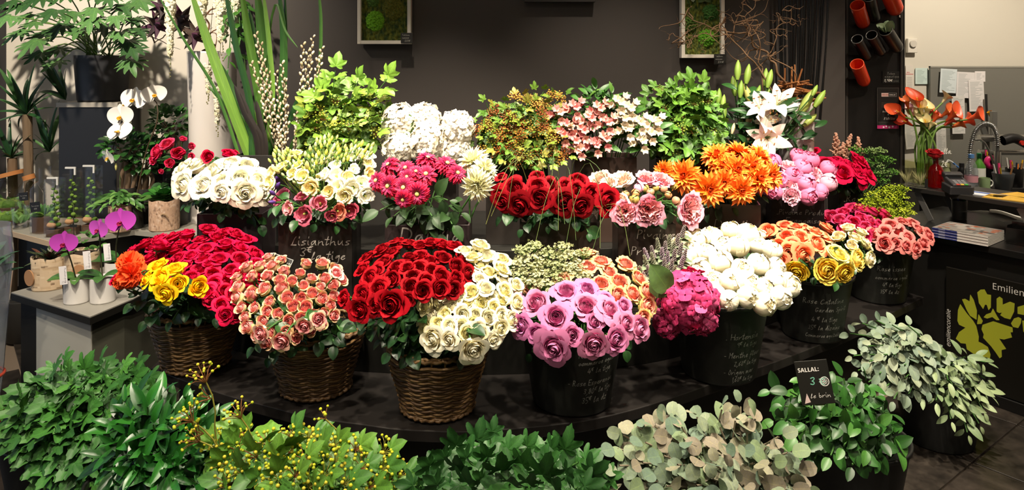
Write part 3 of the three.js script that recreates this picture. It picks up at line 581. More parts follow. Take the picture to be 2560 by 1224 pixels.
const v7 = squareVase(1936, 2064, 492, 3.3, T2, 'dark square vase chalked Pivoine Française', [['.Pivoine Produite', 0.08, 0.34, 50], ['Francaise', 0.25, 0.5, 50]], '#33282a', 0.16, -0.12);
const v8 = squareVase(2096, 2150, 470, 3.52, T2, 'narrow dark square vase of magenta roses by the counter', [['.Rose', 0.2, 0.6, 150]], '#2a2321', 0.12);
const u1 = squareVase(586, 690, 388, 3.08, T3, 'dark square vase holding the tall blade leaves', null, '#2b2928');
const u2 = squareVase(732, 870, 420, 3.1, T3, 'dark square vase of pussy willow and viburnum', null, '#26221f');
const u3 = squareVase(985, 1140, 410, 3.06, T3, 'dark square vase of white hydrangeas', null, '#26221f');
const u4 = squareVase(1215, 1370, 410, 3.06, T3, 'dark square vase of reddish viburnum berries', null, '#26221f');
const u5 = squareVase(1436, 1592, 393, 3.1, T3, 'brown square vase of pink and white alstroemerias', null, '#3a2d27');
const u6 = squareVase(1640, 1790, 396, 3.2, T3, 'brown square vase of green viburnum', null, '#38271f');
const u7 = squareVase(1820, 1930, 400, 3.42, T3, 'dark square vase of white lilies', null, '#26221f');
// ---------- bins on the floor ----------
const floorBin = (x, d, k, label) => { const y = 140 + EYE * F / (d - 0.112 * k); return bucket(W / 2 + x / (d - 0.112 * k) * F, y, 0, k, label, null, 'floor_bin', 0, '#191a18'); };
const f1 = floorBin(-1.40, 2.42, 1.15, 'black floor bin of currant branches at the left');
const f2 = floorBin(-1.0, 2.16, 1.1, 'black floor bin of glossy ruscus');
const f3 = floorBin(-0.6, 1.98, 1.1, 'black floor bin of yellow-berried viburnum');
const f4 = floorBin(-0.02, 1.95, 1.1, 'black floor bin of currant branches in front of the middle basket');
const f5 = floorBin(0.55, 2.02, 1.15, 'black floor bin of round-leaved eucalyptus');
const f6 = floorBin(1.05, 2.40, 1.1, 'black floor bin of salal with a price card');
const f7 = floorBin(1.6, 2.90, 1.1, 'black floor bin of grey eucalyptus beside the counter');
// ---------- roses ----------
const shades = (cs, r = 0.7) => cs.map((c) => M(c, r, { specularIntensity: 0.3 }));
const bi = (inner, edge, outer, from = 0.35) => (k, v, s) => mixC(inner, edge, smooth(from, 1, v + 0.15 * s)).lerp(C(outer), smooth(0.72, 1, k) * (1 - 0.5 * smooth(0.8, 1, v)));
const VCOL = M('#ffffff', 0.7, { ...VC, specularIntensity: 0.3 });
const OPEN = { n: 20, open: 0.75, H: 1.25, tip: 0.1 }, BIG = { n: 24, open: 1.0, H: 1.2, tip: 0.22, split: 9 }, HALF = { n: 17, open: 0.4, H: 1.35, tip: 0.1 }, RUF = { n: 26, open: 0.8, H: 1.15, tip: 0, ruffle: 0.045, half: 0.8 };
const variants = (key, o, m, n = 3) => { const ps = Array.from({ length: n }, (_, i) => roseProto(key + i, { ...o, turn: i * 0.7, open: o.open * (0.8 + 0.25 * i), H: o.H * (1.06 - 0.05 * i) }, m)); return () => pick(ps); };
const HOTPINK = shades(['#c8083a', '#d00c42', '#bd0734']), RED = shades(['#9c0213', '#a40416', '#8f0210']), CREAM = shades(['#f3edc4', '#f1e9b2', '#f5f0d2']), LAV = shades(['#cf79a6', '#c975a9', '#d480a6']), YEL = shades(['#ffd51a', '#ffcd12']), WHITE = shades(['#f4f1df', '#f2efd6']), MAG = shades(['#cc0a40', '#c40a3b']), PEACH = shades(['#f18a60', '#f3966c', '#ec7c58']), FUCH = shades(['#e23c72', '#df3468', '#e64b7c']);
const aP = [[306, 668], [330, 615], [400, 590], [470, 580], [540, 568], [605, 586], [645, 630], [655, 690], [625, 730], [600, 795], [565, 792], [535, 760], [500, 730], [440, 690], [345, 690]];
bunch(scatter(aP, 25, 110), { name: 'rose', per: 8, label: (i, p) => `hot pink rose in the leftmost basket, ${p}`, group: 'hot pink roses in the left basket', proto: variants('hp', OPEN, HOTPINK), px: 21, d: 2.60, tilt: 0.17, bulge: 0.05, foot: bA.foot, up: 0.85 });
bunch([[396, 612, 20], [464, 590, 20], [288, 700, 18]], { name: 'rose', label: (i) => ['closed hot pink rose poking up at the back of the mound', 'pointed hot pink rosebud standing above the mound', 'hot pink rose half hidden left of the orange blooms'][i], proto: variants('hpb', HALF, HOTPINK), d: 2.6, foot: bA.foot, up: 1.3, leaves: 2 });
bunch([[365, 697, 20], [400, 695, 26], [394, 664, 24], [438, 670, 25], [445, 709, 21], [411, 735, 25], [496, 717, 25]], { name: 'rose', label: (i) => ['small yellow rose, leftmost of the yellow roses', 'large yellow rose in the centre of the yellow roses', 'yellow rose at the back of the yellow cluster', 'yellow rose with a curled petal, topmost of the yellow cluster', 'small yellow rose between the centre one and the lone one', 'yellow rose hanging lowest over the basket', 'yellow rose standing alone at the right of the yellow cluster'][i], proto: variants('yl', { ...BIG, open: 0.6, H: 1.15, n: 16, split: 6 }, YEL), d: 2.42, tilt: 0.05, foot: bA.foot, leaves: 2, up: 0.55, out: 0.8 });
const carn = () => memo('carn', () => { const gs = []; for (let i = 0; i < 46; i++) { const a = i * 2.399, k = Math.sqrt(i / 46), e = 1.45 - 1.5 * k; gs.push(patch(4, 2, (u, v) => { const s = u * 2 - 1, L = 0.95 * v, w = 0.26 * s * (0.35 + 0.8 * v), r = Math.cos(e) * L + 0.05, y = Math.sin(e) * L + 0.3 + 0.09 * Math.sin(s * 8 + i) * v + 0.04 * Math.sin(s * 17) * v; return [Math.cos(a) * r - Math.sin(a) * w, y, Math.sin(a) * r + Math.cos(a) * w]; })); } return merge(gs); });
bunch([[328, 650, 33], [318, 690, 33], [345, 676, 26], [296, 708, 18]], { name: 'garden_rose', label: (i) => ['ruffled orange bloom, topmost of the orange ones at the basket edge', 'ruffled orange bloom, lowest large one beside the table', 'ruffled orange bloom next to the yellow roses', 'small ruffled orange bloom at the far left of the basket'][i], category: 'flower', proto: [{ n: 'bloom', g: carn(), m: shades(['#f0592a', '#f3682e']) }, { n: 'calyx', g: calyxGeo(), m: GREEN() }], d: 2.48, foot: bA.foot, leaves: 2, out: 0.9, up: 0.4 });
// pink and cream
const bP = [[588, 690], [640, 650], [690, 640], [716, 660], [738, 690], [762, 662], [800, 655], [862, 680], [850, 735], [835, 790], [795, 830], [745, 850], [690, 872], [640, 838], [605, 800]];
const pinkCream = bi('#e4707c', '#eca49a', '#ddcb8c', 0.5);
bunch(scatter(bP, 26, 80), { name: 'rose', per: 8, label: (i, p) => `small pink and cream rose, ${p}`, group: 'pink and cream roses in the second basket', proto: variants('pc', { ...HALF, open: 0.3, H: 1.6, n: 15, half: 0.9, col: pinkCream }, VCOL, 4), px: 18, vary: 0.15, d: 2.40, tilt: 0.15, foot: bB.foot, leaves: 1, up: 0.75, out: 0.7 });
bunch([[652, 833, 25], [704, 852, 24], [760, 815, 20], [796, 798, 21], [842, 683, 19]], { name: 'rose', label: (i) => ['open pink rose with cream edge hanging lowest at the basket left', 'open dusky pink rose hanging over the middle of the basket rim', 'half open pink rose above the rim beside dark leaves', 'pointed pink rosebud with a wide cream petal over the rim', 'pink and cream rosebud sticking out at the upper right'][i], proto: variants('pcb', { ...BIG, n: 18, open: 0.75, col: bi('#dd5f72', '#f0a0a0', '#f1ddb0', 0.4), split: 7 }, VCOL, 2), d: 2.27, foot: bB.foot, leaves: 2, out: 1, up: 0.3 });
// red and cream
const cP = [[882, 668], [925, 622], [1005, 600], [1100, 598], [1152, 622], [1186, 688], [1130, 728], [1080, 735], [1018, 716], [985, 700], [925, 700]];
bunch(scatter(cP, 27, 80), { name: 'rose', per: 7, label: (i, p) => `red rose in the red dome, ${p}`, group: 'red roses in the right basket', proto: variants('rd', OPEN, RED), px: 22, d: 2.33, tilt: 0.15, bulge: 0.05, foot: bC.foot, up: 0.9 });
bunch([[905, 735, 25], [945, 722, 25], [982, 700, 24], [900, 775, 26], [975, 762, 34], [940, 765, 24], [1018, 752, 18], [860, 745, 20], [930, 690, 24], [1085, 715, 24], [1130, 722, 24]], { name: 'rose', label: (i, p) => `red rose on the dome's near edge, ${p}`, per: 6, proto: variants('rdb', { ...BIG, n: 20, open: 0.85, split: 7 }, RED, 2), d: 2.22, foot: bC.foot, leaves: 2, out: 0.9, up: 0.5 });
const crP = [[1150, 607], [1205, 610], [1262, 650], [1270, 690], [1308, 720], [1296, 780], [1258, 840], [1190, 860], [1120, 850], [1065, 830], [1048, 770], [1100, 738], [1180, 708], [1165, 650]];
bunch(scatter(crP, 27, 90), { name: 'rose', per: 6, label: (i, p) => `cream rose beside the red roses, ${p}`, group: 'cream roses in the right basket', proto: variants('cr', OPEN, CREAM), px: 20, vary: 0.18, d: 2.27, tilt: 0.15, foot: bC.foot, up: 0.75, out: 0.7, leaves: 1 });
bunch([[1080, 790, 32], [1082, 847, 34], [1122, 850, 22], [1183, 872, 34], [1235, 850, 23], [1195, 826, 24], [1148, 822, 24]], { name: 'rose', label: (i, p) => `open cream rose low over the basket rim, ${['at the upper left', 'at the lower left', 'small, beside the lower left one', 'large, hanging lowest', 'at the right end', 'with a yellow heart above the lowest one', 'half open, left of the yellow-hearted one'][i]}`, proto: variants('crb', { ...BIG, n: 20, split: 8, col: bi('#ecdcae', '#f3edd2', '#f2eed6', 0.3) }, VCOL, 2), d: 2.15, foot: bC.foot, leaves: 1, out: 1, up: 0.3 });
// lavender and ruffled cream-pink
bunch([[1340, 758, 31], [1417, 728, 31], [1469, 723, 27], [1390, 793, 34], [1466, 767, 31], [1527, 774, 30], [1515, 745, 18], [1561, 766, 20], [1303, 814, 28], [1342, 836, 23], [1384, 871, 36], [1430, 837, 23], [1488, 806, 22], [1484, 860, 33], [1539, 850, 32], [1567, 809, 26], [1598, 823, 28], [1292, 752, 20]], { name: 'rose', label: (i, p) => `large lavender pink rose, ${p}`, proto: variants('lv', BIG, LAV, 3), d: 2.2, tilt: 0.1, foot: kD.foot, leaves: 1, out: 0.95, up: 0.5, vary: 0.04 });
const esp = bi('#e26a80', '#ec9a80', '#dccb74', 0.3), eP = [[1452, 640], [1490, 630], [1555, 642], [1606, 690], [1632, 765], [1605, 800], [1572, 748], [1500, 722], [1462, 690]];
bunch([...scatter(eP, 36, 30), [1330, 718], [1408, 698], [1466, 628]], { name: 'rose', label: (i, p) => `ruffled cream and pink rose, ${p}`, proto: variants('es', { ...RUF, col: esp }, VCOL, 3), px: 25, d: 2.42, tilt: 0.14, foot: kD.foot, up: 0.75, out: 0.6 });
// peonies and hydrangea
const pnP = [[1686, 605], [1740, 578], [1850, 572], [1915, 600], [1975, 680], [1980, 725], [1945, 768], [1880, 765], [1820, 770], [1785, 735], [1760, 690], [1700, 655]];
const PEO = shades(['#f3ecd0', '#f5efd8', '#f0e6c4'], 0.55), peoG = memo('peo', () => [0.82, 0.74, 0.64, 0.7].map((close, i) => { const gs = peonyGeos({ close, n: 14, heart: 1, turn: i * 1.3 }); return { inner: merge(gs.slice(0, 19)), outer: gs.slice(19) }; }));
const peoP = (m) => { const ps = peoG.map((g) => [{ n: 'bloom', g: g.inner, m, kids: g.outer.map((q) => ({ n: 'petal', g: q, m })) }, { n: 'calyx', g: calyxGeo(), m: GREEN() }]); return () => pick(ps); };
bunch(scatter(pnP, 37, 60), { name: 'peony', label: (i, p) => `round ivory peony, ${p}`, per: 8, proto: peoP(PEO), px: 29, vary: 0.14, mid: 0.85, d: 2.58, tilt: 0.2, bulge: 0.05, foot: kE.foot, up: 0.8, out: 0.6 });
bunch([[1772, 584, 13], [1717, 590, 16], [1905, 585, 16]], { name: 'peony_bud', label: (i) => ['tight green peony bud above the ivory peonies', 'closed ivory peony bud beside the mint', 'closed ivory peony bud at the back right'][i], category: 'flower bud', proto: (q, i) => [{ n: 'bud', g: peoG[0].inner, m: i ? PEO : M('#a9a93f', 0.5) }, { n: 'calyx', g: calyxGeo(), m: GREEN() }], mid: 0.8, d: 2.72, foot: kE.foot, leaves: 3 });
const floretG = memo('floret', () => [0, 1].map((i) => { const gs = []; for (let k = 0; k < 4; k++) gs.push(spin(patch(3, 3, (u, v) => { const s = u * 2 - 1, w = 0.15 * Math.sin(PI * clamp(0.1 + v * 0.78, 0, 1)) * s * 1.15, y = 0.05 * v - 0.03 * s * s + 0.03 * Math.sin(s * 3 + k + i * 2) * v; return [0.03 + 0.23 * v, y - 0.05 * v * v, w]; }), k * PI / 2)); return merge(gs); }));
function hydrangea(label, px, py, r, d, m, foot, n, leaf, group) {
  const c = P(px, py, d), R0 = S(r, d), t = thing('hydrangea', label, 'flower', foot, group), rel = c.clone().sub(foot);
  mesh('stem', tube([V(0, 0, 0), rel.clone().multiplyScalar(0.6).add(V(0, 0.03, 0)), rel], 0.004, 6, 5), GREEN(), t);
  mesh('heart', new THREE.IcosahedronGeometry(R0 * 0.6, 1), resolve(m), t, rel);
  for (let i = 0; i < n; i++) {
    const y = 1 - 1.75 * (i + 0.5) / n, a = i * 2.399, q = Math.sqrt(Math.max(0, 1 - y * y)), dir = V(Math.cos(a) * q, y, Math.sin(a) * q).applyAxisAngle(V(1, 0, 0), 0.55), nd = dir.clone().add(V(rr(-0.5, 0.5), rr(-0.4, 0.5), rr(-0.5, 0.5)));
    mesh('floret', pick(floretG), pick(m), t, rel.clone().addScaledVector(dir, R0 * rr(0.8, 1.02)), aim(nd, R() * 6), R0 * rr(0.72, 0.95));
  }
  for (const [dx, dy, s] of leaf ?? []) mesh('leaf', memo('hleaf', () => blade(1, 0.36, { droop: 0.5, pw: 0.7, wave: 0.05 })), leafM('#4d6a33', 0.6), t, rel.clone().add(V(dx, dy, 0.03)), frame(V(s * 0.5, 0.8, 0.3), V(0, 0.3, 1)), 0.11);
  return t;
}
const HYP = shades(['#d8467e', '#cf3b70', '#dd5a8c', '#c93a6c'], 0.65), HYW = shades(['#f8f2e2', '#faf5e8', '#f4ecd8'], 0.65);
hydrangea('big pink mophead hydrangea leaning over the black bucket', 1722, 752, 76, 2.36, HYP, kE.foot, 150, [[-0.07, 0.04, -1]]);
hydrangea('lower pink hydrangea head hanging beside the bucket', 1756, 796, 40, 2.34, HYP, kE.foot, 90);
hydrangea('small pink hydrangea head peeping out below the mint', 1618, 690, 28, 2.52, HYP, kE.foot, 75);
hydrangea('dusky pink hydrangea head drooping at the far left of its bucket', 1668, 805, 38, 2.40, HYP, kE.foot, 75);
[[1000, 302, 46, 'at the upper left'], [1062, 296, 40, 'at the top beside the leaf'], [998, 366, 46, 'at the lower left'], [1072, 350, 54, 'in the middle'], [1142, 318, 46, 'at the upper right'], [1138, 372, 42, 'at the lower right']].forEach(([x, y, r, w], i) => hydrangea(`white mophead hydrangea ${w} of the white hydrangeas`, x, y, r, 3.02 - 0.02 * (i > 1), HYW, u3.foot, 130, i === 1 ? [[-0.04, -0.06, -1]] : []));
// peach, yellow garden, pale green roses
bunch([[1917, 577, 26], [1963, 562, 18], [1966, 590, 21], [2003, 593, 24], [2044, 610, 26], [1970, 630, 22], [2010, 640, 27], [1948, 648, 22], [2014, 571, 20], [2040, 578, 22], [2070, 568, 22], [1982, 612, 22], [1945, 612, 18], [1990, 565, 18], [2060, 590, 20]], { name: 'rose', label: (i, p) => `peach orange rose, ${p} of the peach roses`, proto: variants('pe', { ...BIG, n: 18, open: 0.75, tip: 0.14, split: 7 }, PEACH, 3), d: 2.86, tilt: 0.1, foot: kF.foot, up: 0.7, out: 0.7 });
bunch([[2096, 589, 20], [2120, 567, 20], [2140, 592, 20], [2168, 607, 21], [2178, 648, 20], [2076, 600, 16], [2155, 577, 16], [2130, 612, 18]], { name: 'rose', label: (i, p) => `pale greenish cream rose, ${p} of the pale ones`, proto: variants('gc', { ...RUF, n: 18, open: 0.6, H: 1.1, ruffle: 0.03, col: bi('#f2ddb4', '#f0e6c0', '#cfd08e', 0.4) }, VCOL, 2), d: 2.86, foot: kF.foot, leaves: 1 });
const ENG = (a, b) => roseProto('en' + a, { n: 34, open: 0.5, H: 0.9, tip: 0, half: 0.8, ruffle: 0.022, split: 10, pow: 0.7, col: bi(a, b, b, 0.6) }, VCOL);
bunch([[1991, 680, 28], [2069, 677, 32], [2112, 684, 27], [2097, 634, 31], [2147, 651, 28]], { name: 'garden_rose', label: (i) => ['golden garden rose beside the ivory peonies', 'deep yellow quartered garden rose hanging lowest', 'yellow garden rose tucked behind the lowest one', 'pale lemon garden rose above the yellow ones', 'yellow garden rose facing right next to the pale roses'][i], category: 'flower', proto: (q, i) => ENG(['#eab41e', '#e6ac1c', '#d8a020', '#eedc58', '#efb93a'][i], ['#f2cf3c', '#eed35a', '#e2c140', '#f2ea8c', '#f3e07a'][i]), d: 2.72, foot: kF.foot, leaves: 2, out: 1, up: 0.25, mid: 0.6 });
bunch(scatter([[2072, 545], [2120, 512], [2180, 512], [2222, 540], [2212, 598], [2150, 592], [2095, 562]], 22, 30), { name: 'rose', label: (i, p) => `hot pink cup rose near the counter, ${p}`, proto: variants('fu', { ...HALF, open: 0.45 }, FUCH, 3), px: 18, d: 3.34, tilt: 0.1, foot: kG.foot, up: 0.7, out: 0.6, leaves: 0.4 });
bunch(scatter([[2185, 585], [2210, 548], [2290, 552], [2328, 580], [2322, 612], [2280, 628], [2240, 618], [2200, 608]], 24, 30), { name: 'spray_rose', label: (i, p) => `salmon pink spray rose at the counter, ${p}`, category: 'flower', proto: variants('sp', { ...BIG, n: 18, split: 0, col: bi('#cf4058', '#e6807a', '#e88f84', 0.3) }, VCOL, 3), px: 17, vary: 0.15, d: 3.22, tilt: 0.08, foot: kG.foot, up: 0.6, out: 0.9, leaves: 1 });
// ---------- middle step ----------
bunch([[458, 422, 30], [457, 463, 31], [507, 462, 30], [496, 413, 30], [534, 428, 34], [556, 456, 28], [579, 410, 32], [616, 418, 30], [602, 446, 30], [614, 482, 33], [642, 449, 32], [657, 480, 28], [552, 480, 22]], { name: 'rose', label: (i, p) => `large white rose, ${p} of the white roses`, proto: variants('wh', { ...BIG, tip: 0.14, open: 0.85 }, WHITE, 3), d: 2.84, tilt: 0.06, foot: v1.foot, leaves: 1, up: 0.6, out: 0.8, vary: 0.05 });
bunch([[1285, 471, 29], [1257, 503, 25], [1246, 489, 22], [1298, 514, 31], [1342, 466, 27], [1349, 496, 30], [1342, 441, 20], [1374, 462, 22], [1410, 505, 31], [1452, 514, 28], [1447, 453, 25], [1415, 464, 20], [1477, 485, 27], [1520, 503, 32], [1253, 441, 15], [1442, 474, 20]], { name: 'rose', label: (i, p) => `deep red rose, ${p}`, proto: variants('na', { ...BIG, n: 24, open: 0.9, tip: 0.08 }, shades(['#8a0212', '#930315', '#82020f']), 3), d: 2.66, tilt: 0.06, foot: v4.foot, leaves: 1, out: 0.95, up: 0.45, vary: 0.05 });
bunch([[2023, 381, 24], [2061, 406, 22], [2088, 401, 23], [2108, 431, 26], [2149, 401, 24], [2144, 428, 24], [2169, 431, 25], [2124, 414, 22], [2158, 448, 22]], { name: 'rose', label: (i, p) => `magenta red rose, ${p}`, proto: variants('ma', { ...BIG, n: 18, tip: 0.14, split: 6 }, MAG, 3), d: 3.5, tilt: 0.08, foot: v8.foot, leaves: 1, vary: 0.05, spread: 0.02 });
// crimson dahlias, white chrysanthemums, orange dahlias
const crimG = memo('crim', () => { const mk = rayPetal(0.21, 0.12, 0.5), rs = rayBloom([[20, 0.66, -0.35, -0.7, 0.34, 0.3], [20, 0.64, -0.05, -0.6, 0.3, 0.4], [18, 0.58, 0.25, -0.5, 0.27, 0.47], [16, 0.48, 0.55, -0.5, 0.24, 0.52], [14, 0.36, 0.85, -0.4, 0.2, 0.54]], mk); return { outer: rs[1].concat(rs[2]), under: merge(rs[0]), inner: merge(rs[3].concat(rs[4])) }; });
const CRIM = shades(['#d8294c', '#d3244a'], 0.6), crimP = [{ n: 'petals_below', g: crimG.under, m: CRIM }, { n: 'bloom', g: merge(crimG.outer), m: CRIM }, { n: 'inner_petals', g: crimG.inner, m: M('#a81850', 0.6), label: 'purplish inner petals' }, { n: 'eye', g: xf(new THREE.SphereGeometry(0.17, 10, 8), V(0, 0.58, 0), [0, 0, 0], V(1, 0.6, 1)), m: M('#d9d07a', 0.7), label: 'yellow eye' }];
bunch([[973, 413, 29], [1014, 421, 27], [942, 452, 28], [972, 465, 31], [1009, 469, 31], [1018, 443, 26], [1065, 436, 30], [1044, 484, 33], [1068, 397, 29], [1117, 410, 31], [1143, 433, 28], [1040, 430, 24], [1008, 498, 26]], { name: 'dahlia', label: (i, p) => `crimson dahlia, ${p}`, category: 'flower', proto: crimP, d: 2.66, foot: v3.foot, up: 0.5, out: 0.9, mid: 0.4, k: 1.05, leaves: 0, vary: 0.04 });
const chrG = memo('chr', () => { const mk = rayPetal(0.17, 0.05, 0.9), rs = rayBloom([[22, 0.95, -0.3, -0.3, 0.1, 0.35], [22, 0.92, 0.05, -0.1, 0.1, 0.38], [20, 0.85, 0.35, 0.15, 0.1, 0.42], [18, 0.75, 0.65, 0.35, 0.08, 0.45], [14, 0.6, 0.95, 0.5, 0.06, 0.48], [9, 0.45, 1.2, 0.6, 0.04, 0.5]], mk); return { outer: rs[0].concat(rs[1]), inner: merge(rs.slice(2).flat()) }; });
bunch([[1183, 404, 42], [1193, 462, 44], [1212, 425, 36]], { name: 'chrysanthemum', label: (i) => ['white chrysanthemum, topmost of the three beside the crimson dahlias', 'large white chrysanthemum hanging lowest of the three', 'white chrysanthemum on the right, nearest the deep red roses'][i], category: 'flower', proto: (q, i) => { const m = M('#f2f0d4', 0.6); return [{ n: 'bloom', g: chrG.inner, m: M('#eeecc0', 0.6), kids: chrG.outer.map((g) => ({ n: 'petal', g, m })) }]; }, d: 2.62, foot: offs(v3.foot, V(0.1, 0, 0)), stemR: 0.0035, up: 0.5, out: 0.9, mid: 0.4 });
const orG = memo('or', () => { const mk = rayPetal(0.21, 0.0, 0.75, 6), mk2 = rayPetal(0.2, 0.0, 0.9, 5), rs = rayBloom([[14, 1.0, -0.25, -0.25, 0.08, 0.3], [14, 0.97, 0.05, -0.1, 0.08, 0.34], [14, 0.86, 0.35, 0.05, 0.08, 0.38], [12, 0.7, 0.65, 0.3, 0.07, 0.42]], mk), inn = rayBloom([[12, 0.45, 0.95, 0.8, 0.06, 0.44], [9, 0.34, 1.15, 1.0, 0.04, 0.45], [6, 0.26, 1.3, 1.2, 0.02, 0.45]], mk2); return { outer: rs[0].concat(rs[1]), mid: merge(rs[2].concat(rs[3])), inner: merge(inn.flat()) }; });
bunch([[1712, 440, 47], [1770, 472, 46], [1808, 456, 40], [1838, 426, 46], [1877, 415, 42], [1893, 446, 46], [1792, 392, 42], [1845, 385, 42], [1896, 394, 40], [1922, 440, 40], [1850, 474, 42], [1662, 428, 30], [1808, 415, 38]], { name: 'dahlia', label: (i, p) => `orange dahlia, ${p}`, category: 'flower', proto: (q, i) => { const a = M('#f5821c', 0.58), b = M('#f07018', 0.58); return [{ n: 'bloom', g: orG.mid, m: a, kids: orG.outer.map((g, j) => ({ n: 'petal', g, m: j % 2 ? a : b })) }, { n: 'inner_petals', g: orG.inner, m: M('#e0581a', 0.58), label: 'tight reddish orange heart' }]; }, d: 2.98, tilt: 0.05, foot: v6.foot, up: 0.4, out: 0.95, mid: 0.3, vary: 0.04, stemR: 0.004 });
// pink peonies
const opG = memo('op', () => openPeonyGeos({ n: 30 }));
const opP = (ins, outs) => [{ n: 'bloom', g: opG.inner, m: M(ins, 0.6), kids: opG.outer.map((g) => ({ n: 'petal', g, m: M(outs, 0.6) })) }, { n: 'calyx', g: calyxGeo(), m: GREEN() }];
bunch([[1496, 449, 31], [1554, 449, 33], [1564, 530, 32], [1622, 525, 42], [1724, 522, 40], [1616, 446, 30], [1655, 450, 28], [1520, 460, 24], [1546, 505, 24]], { name: 'peony', label: (i) => ['pale blush peony just behind the deep red roses', 'pale blush peony with upright petals, right of the other blush one', 'pink peony tucked against the rightmost deep red rose', 'largest open pink peony over the vase front', 'open pink peony with spiky petals under the orange dahlias', 'pink peony at the back beside the round bud', 'small pink peony at the back next to the orange dahlia', 'half hidden blush peony between the two pale ones', 'small cream peony behind the red rose edge'][i], category: 'flower', proto: (q, i) => (i < 2 || i > 6 ? opP('#f3d3bd', '#f2d6c8') : opP('#eba3a6', '#e8a0b6')), d: 2.74, foot: v5.foot, up: 0.45, out: 0.95, mid: 0.5, vary: 0.04, leaves: 1 });
bunch([[1597, 468, 14], [1639, 469, 10], [1626, 479, 11], [1589, 482, 11], [1586, 497, 12], [1660, 472, 10], [1671, 486, 10], [1683, 465, 10], [1692, 502, 12], [1564, 484, 10], [1612, 470, 10]], { name: 'peony_bud', label: (i, p) => `round peony bud, ${p}`, category: 'flower bud', proto: (q, i) => [{ n: 'bud', g: memo('bud', () => merge(peonyGeos({ n: 6, close: 0.94 }))), m: M(i === 0 ? '#eba0bb' : ['#b98a5a', '#a9924a', '#c08a6a'][i % 3], 0.5) }, { n: 'calyx', g: calyxGeo(), m: GREEN() }], d: 2.72, foot: v5.foot, mid: 0.9, k: 1, leaves: 1 });
const PPK = shades(['#e382a8', '#e894b2', '#dd7aa0', '#ecaabf'], 0.58);
const ppP = peoP(PPK);
bunch(scatter([[1900, 408], [1955, 392], [2035, 388], [2078, 420], [2092, 465], [2068, 488], [1995, 498], [1935, 495], [1900, 470]], 28, 30), { name: 'peony', label: (i, p) => `pink peony beside orange dahlias, ${p}`, per: 6, category: 'flower', proto: (q, i) => (i % 4 === 3 ? opP('#f0bcc6', '#eca9c0') : ppP()), px: 23, d: 3.28, tilt: 0.08, foot: v7.foot, mid: 0.8, up: 0.6, out: 0.8, leaves: 0.3 });
// ---------- greenery on the floor ----------
const currantG = memo('cur', () => [0, 1, 2].map((i) => lobed([[0, 1, 0.62], [0.95, 0.86, 0.5], [1.85, 0.55, 0.5]], { teeth: 34, tooth: 0.085, droop: 0.2 + 0.2 * i, cup: 0.07, wave: 0.05 })));
const CURR = palms(['#336c26', '#40802e', '#2b6123', '#4d8a36'], 0.55), CURR2 = palms(['#2f6527', '#3b7530', '#2a5c26'], 0.5);
clump([[25, 1020], [75, 965], [150, 910], [250, 908], [330, 912], [370, 930], [365, 1000], [330, 1060], [300, 1130], [250, 1190], [130, 1212], [50, 1140], [10, 1070]], 34, { name: 'currant_branch', label: (i, p) => `currant branch in the left floor bin, ${p}`, group: 'currant branches at the left', foot: f1.foot, d: 2.34, tilt: 0.1, bulge: 0.12, n: 8, from: 0.5, size: 0.08, leafG: currantG, leafM: CURR, petiole: 0.02, stemR: 0.002, hang: 0.4, most: 60, jf: 0.28, tanFace: 0, faceAll: V(0, 0.55, 0.85) });
const ruscG = memo('rusc', () => [0.3, 0.6, 0.9].map((droop) => blade(1, 0.17, { fold: 0.3, droop, pw: 0.75 })));
clump([[300, 1000], [390, 975], [470, 1000], [540, 1030], [580, 1070], [560, 1110], [500, 1220], [300, 1220], [262, 1140]], 34, { name: 'ruscus_branch', label: (i, p) => `glossy pointed-leaf ruscus branch, ${p}`, group: 'glossy ruscus branches', foot: f2.foot, d: 2.12, tilt: 0.1, bulge: 0.1, n: 11, from: 0.35, size: 0.092, leafG: ruscG, leafM: blades(['#1f5a1d', '#276a22', '#1a4c1b', '#2f7828'], 0.33), petiole: 0.006, fwd: 0.9, hang: 0.1, most: 45 });
const vibG = memo('vib', () => [0, 1].map((i) => lobed([[0, 1, 0.75], [0.9, 0.8, 0.6], [1.7, 0.45, 0.6]], { teeth: 22, tooth: 0.05, droop: 0.4 + 0.3 * i, cup: 0.14, wave: 0.05 })));
const VIB = palms(['#6a9a30', '#7aa83a', '#588a2c'], 0.5), berryG = new THREE.IcosahedronGeometry(1, 1);
// a flat-topped cluster of berries at the end of a stem
function berries(t, at, dir, r, n, size, m, twigM, single) {
  const twigs = [], gs = [], f = frame(dir, V(0, 0.3, 1)), spots = [];
  for (let i = 0; i < n; i++) { const a = i * 2.399, k = Math.sqrt((i + 0.5) / n), p = V(Math.cos(a) * k * r, r * (0.75 + rr(-0.2, 0.25) - 0.25 * k), Math.sin(a) * k * r); spots.push(p); twigs.push(tube([V(0, -r * 0.2, 0), V(p.x * 0.45, r * 0.3, p.z * 0.45), p], 0.0011, 3, 3)); }
  const tw = mesh('berry_cluster', merge(twigs), twigM, t, at, f);
  if (single) for (const p of spots) mesh('berry', berryG, pick(m), tw, p, null, size * rr(0.8, 1.15));
  else { for (const p of spots) gs.push(xf(new THREE.IcosahedronGeometry(size * rr(0.8, 1.2), 0), p)); const b = mesh('berries', merge(gs), pick(m), tw); b.userData.kind = 'stuff'; }
}
const YB = shades(['#b5b62a', '#a3ad2c', '#c2b63a'], 0.35), TW = M('#8f8a35', 0.6), TWR = M('#8a5a30', 0.6);
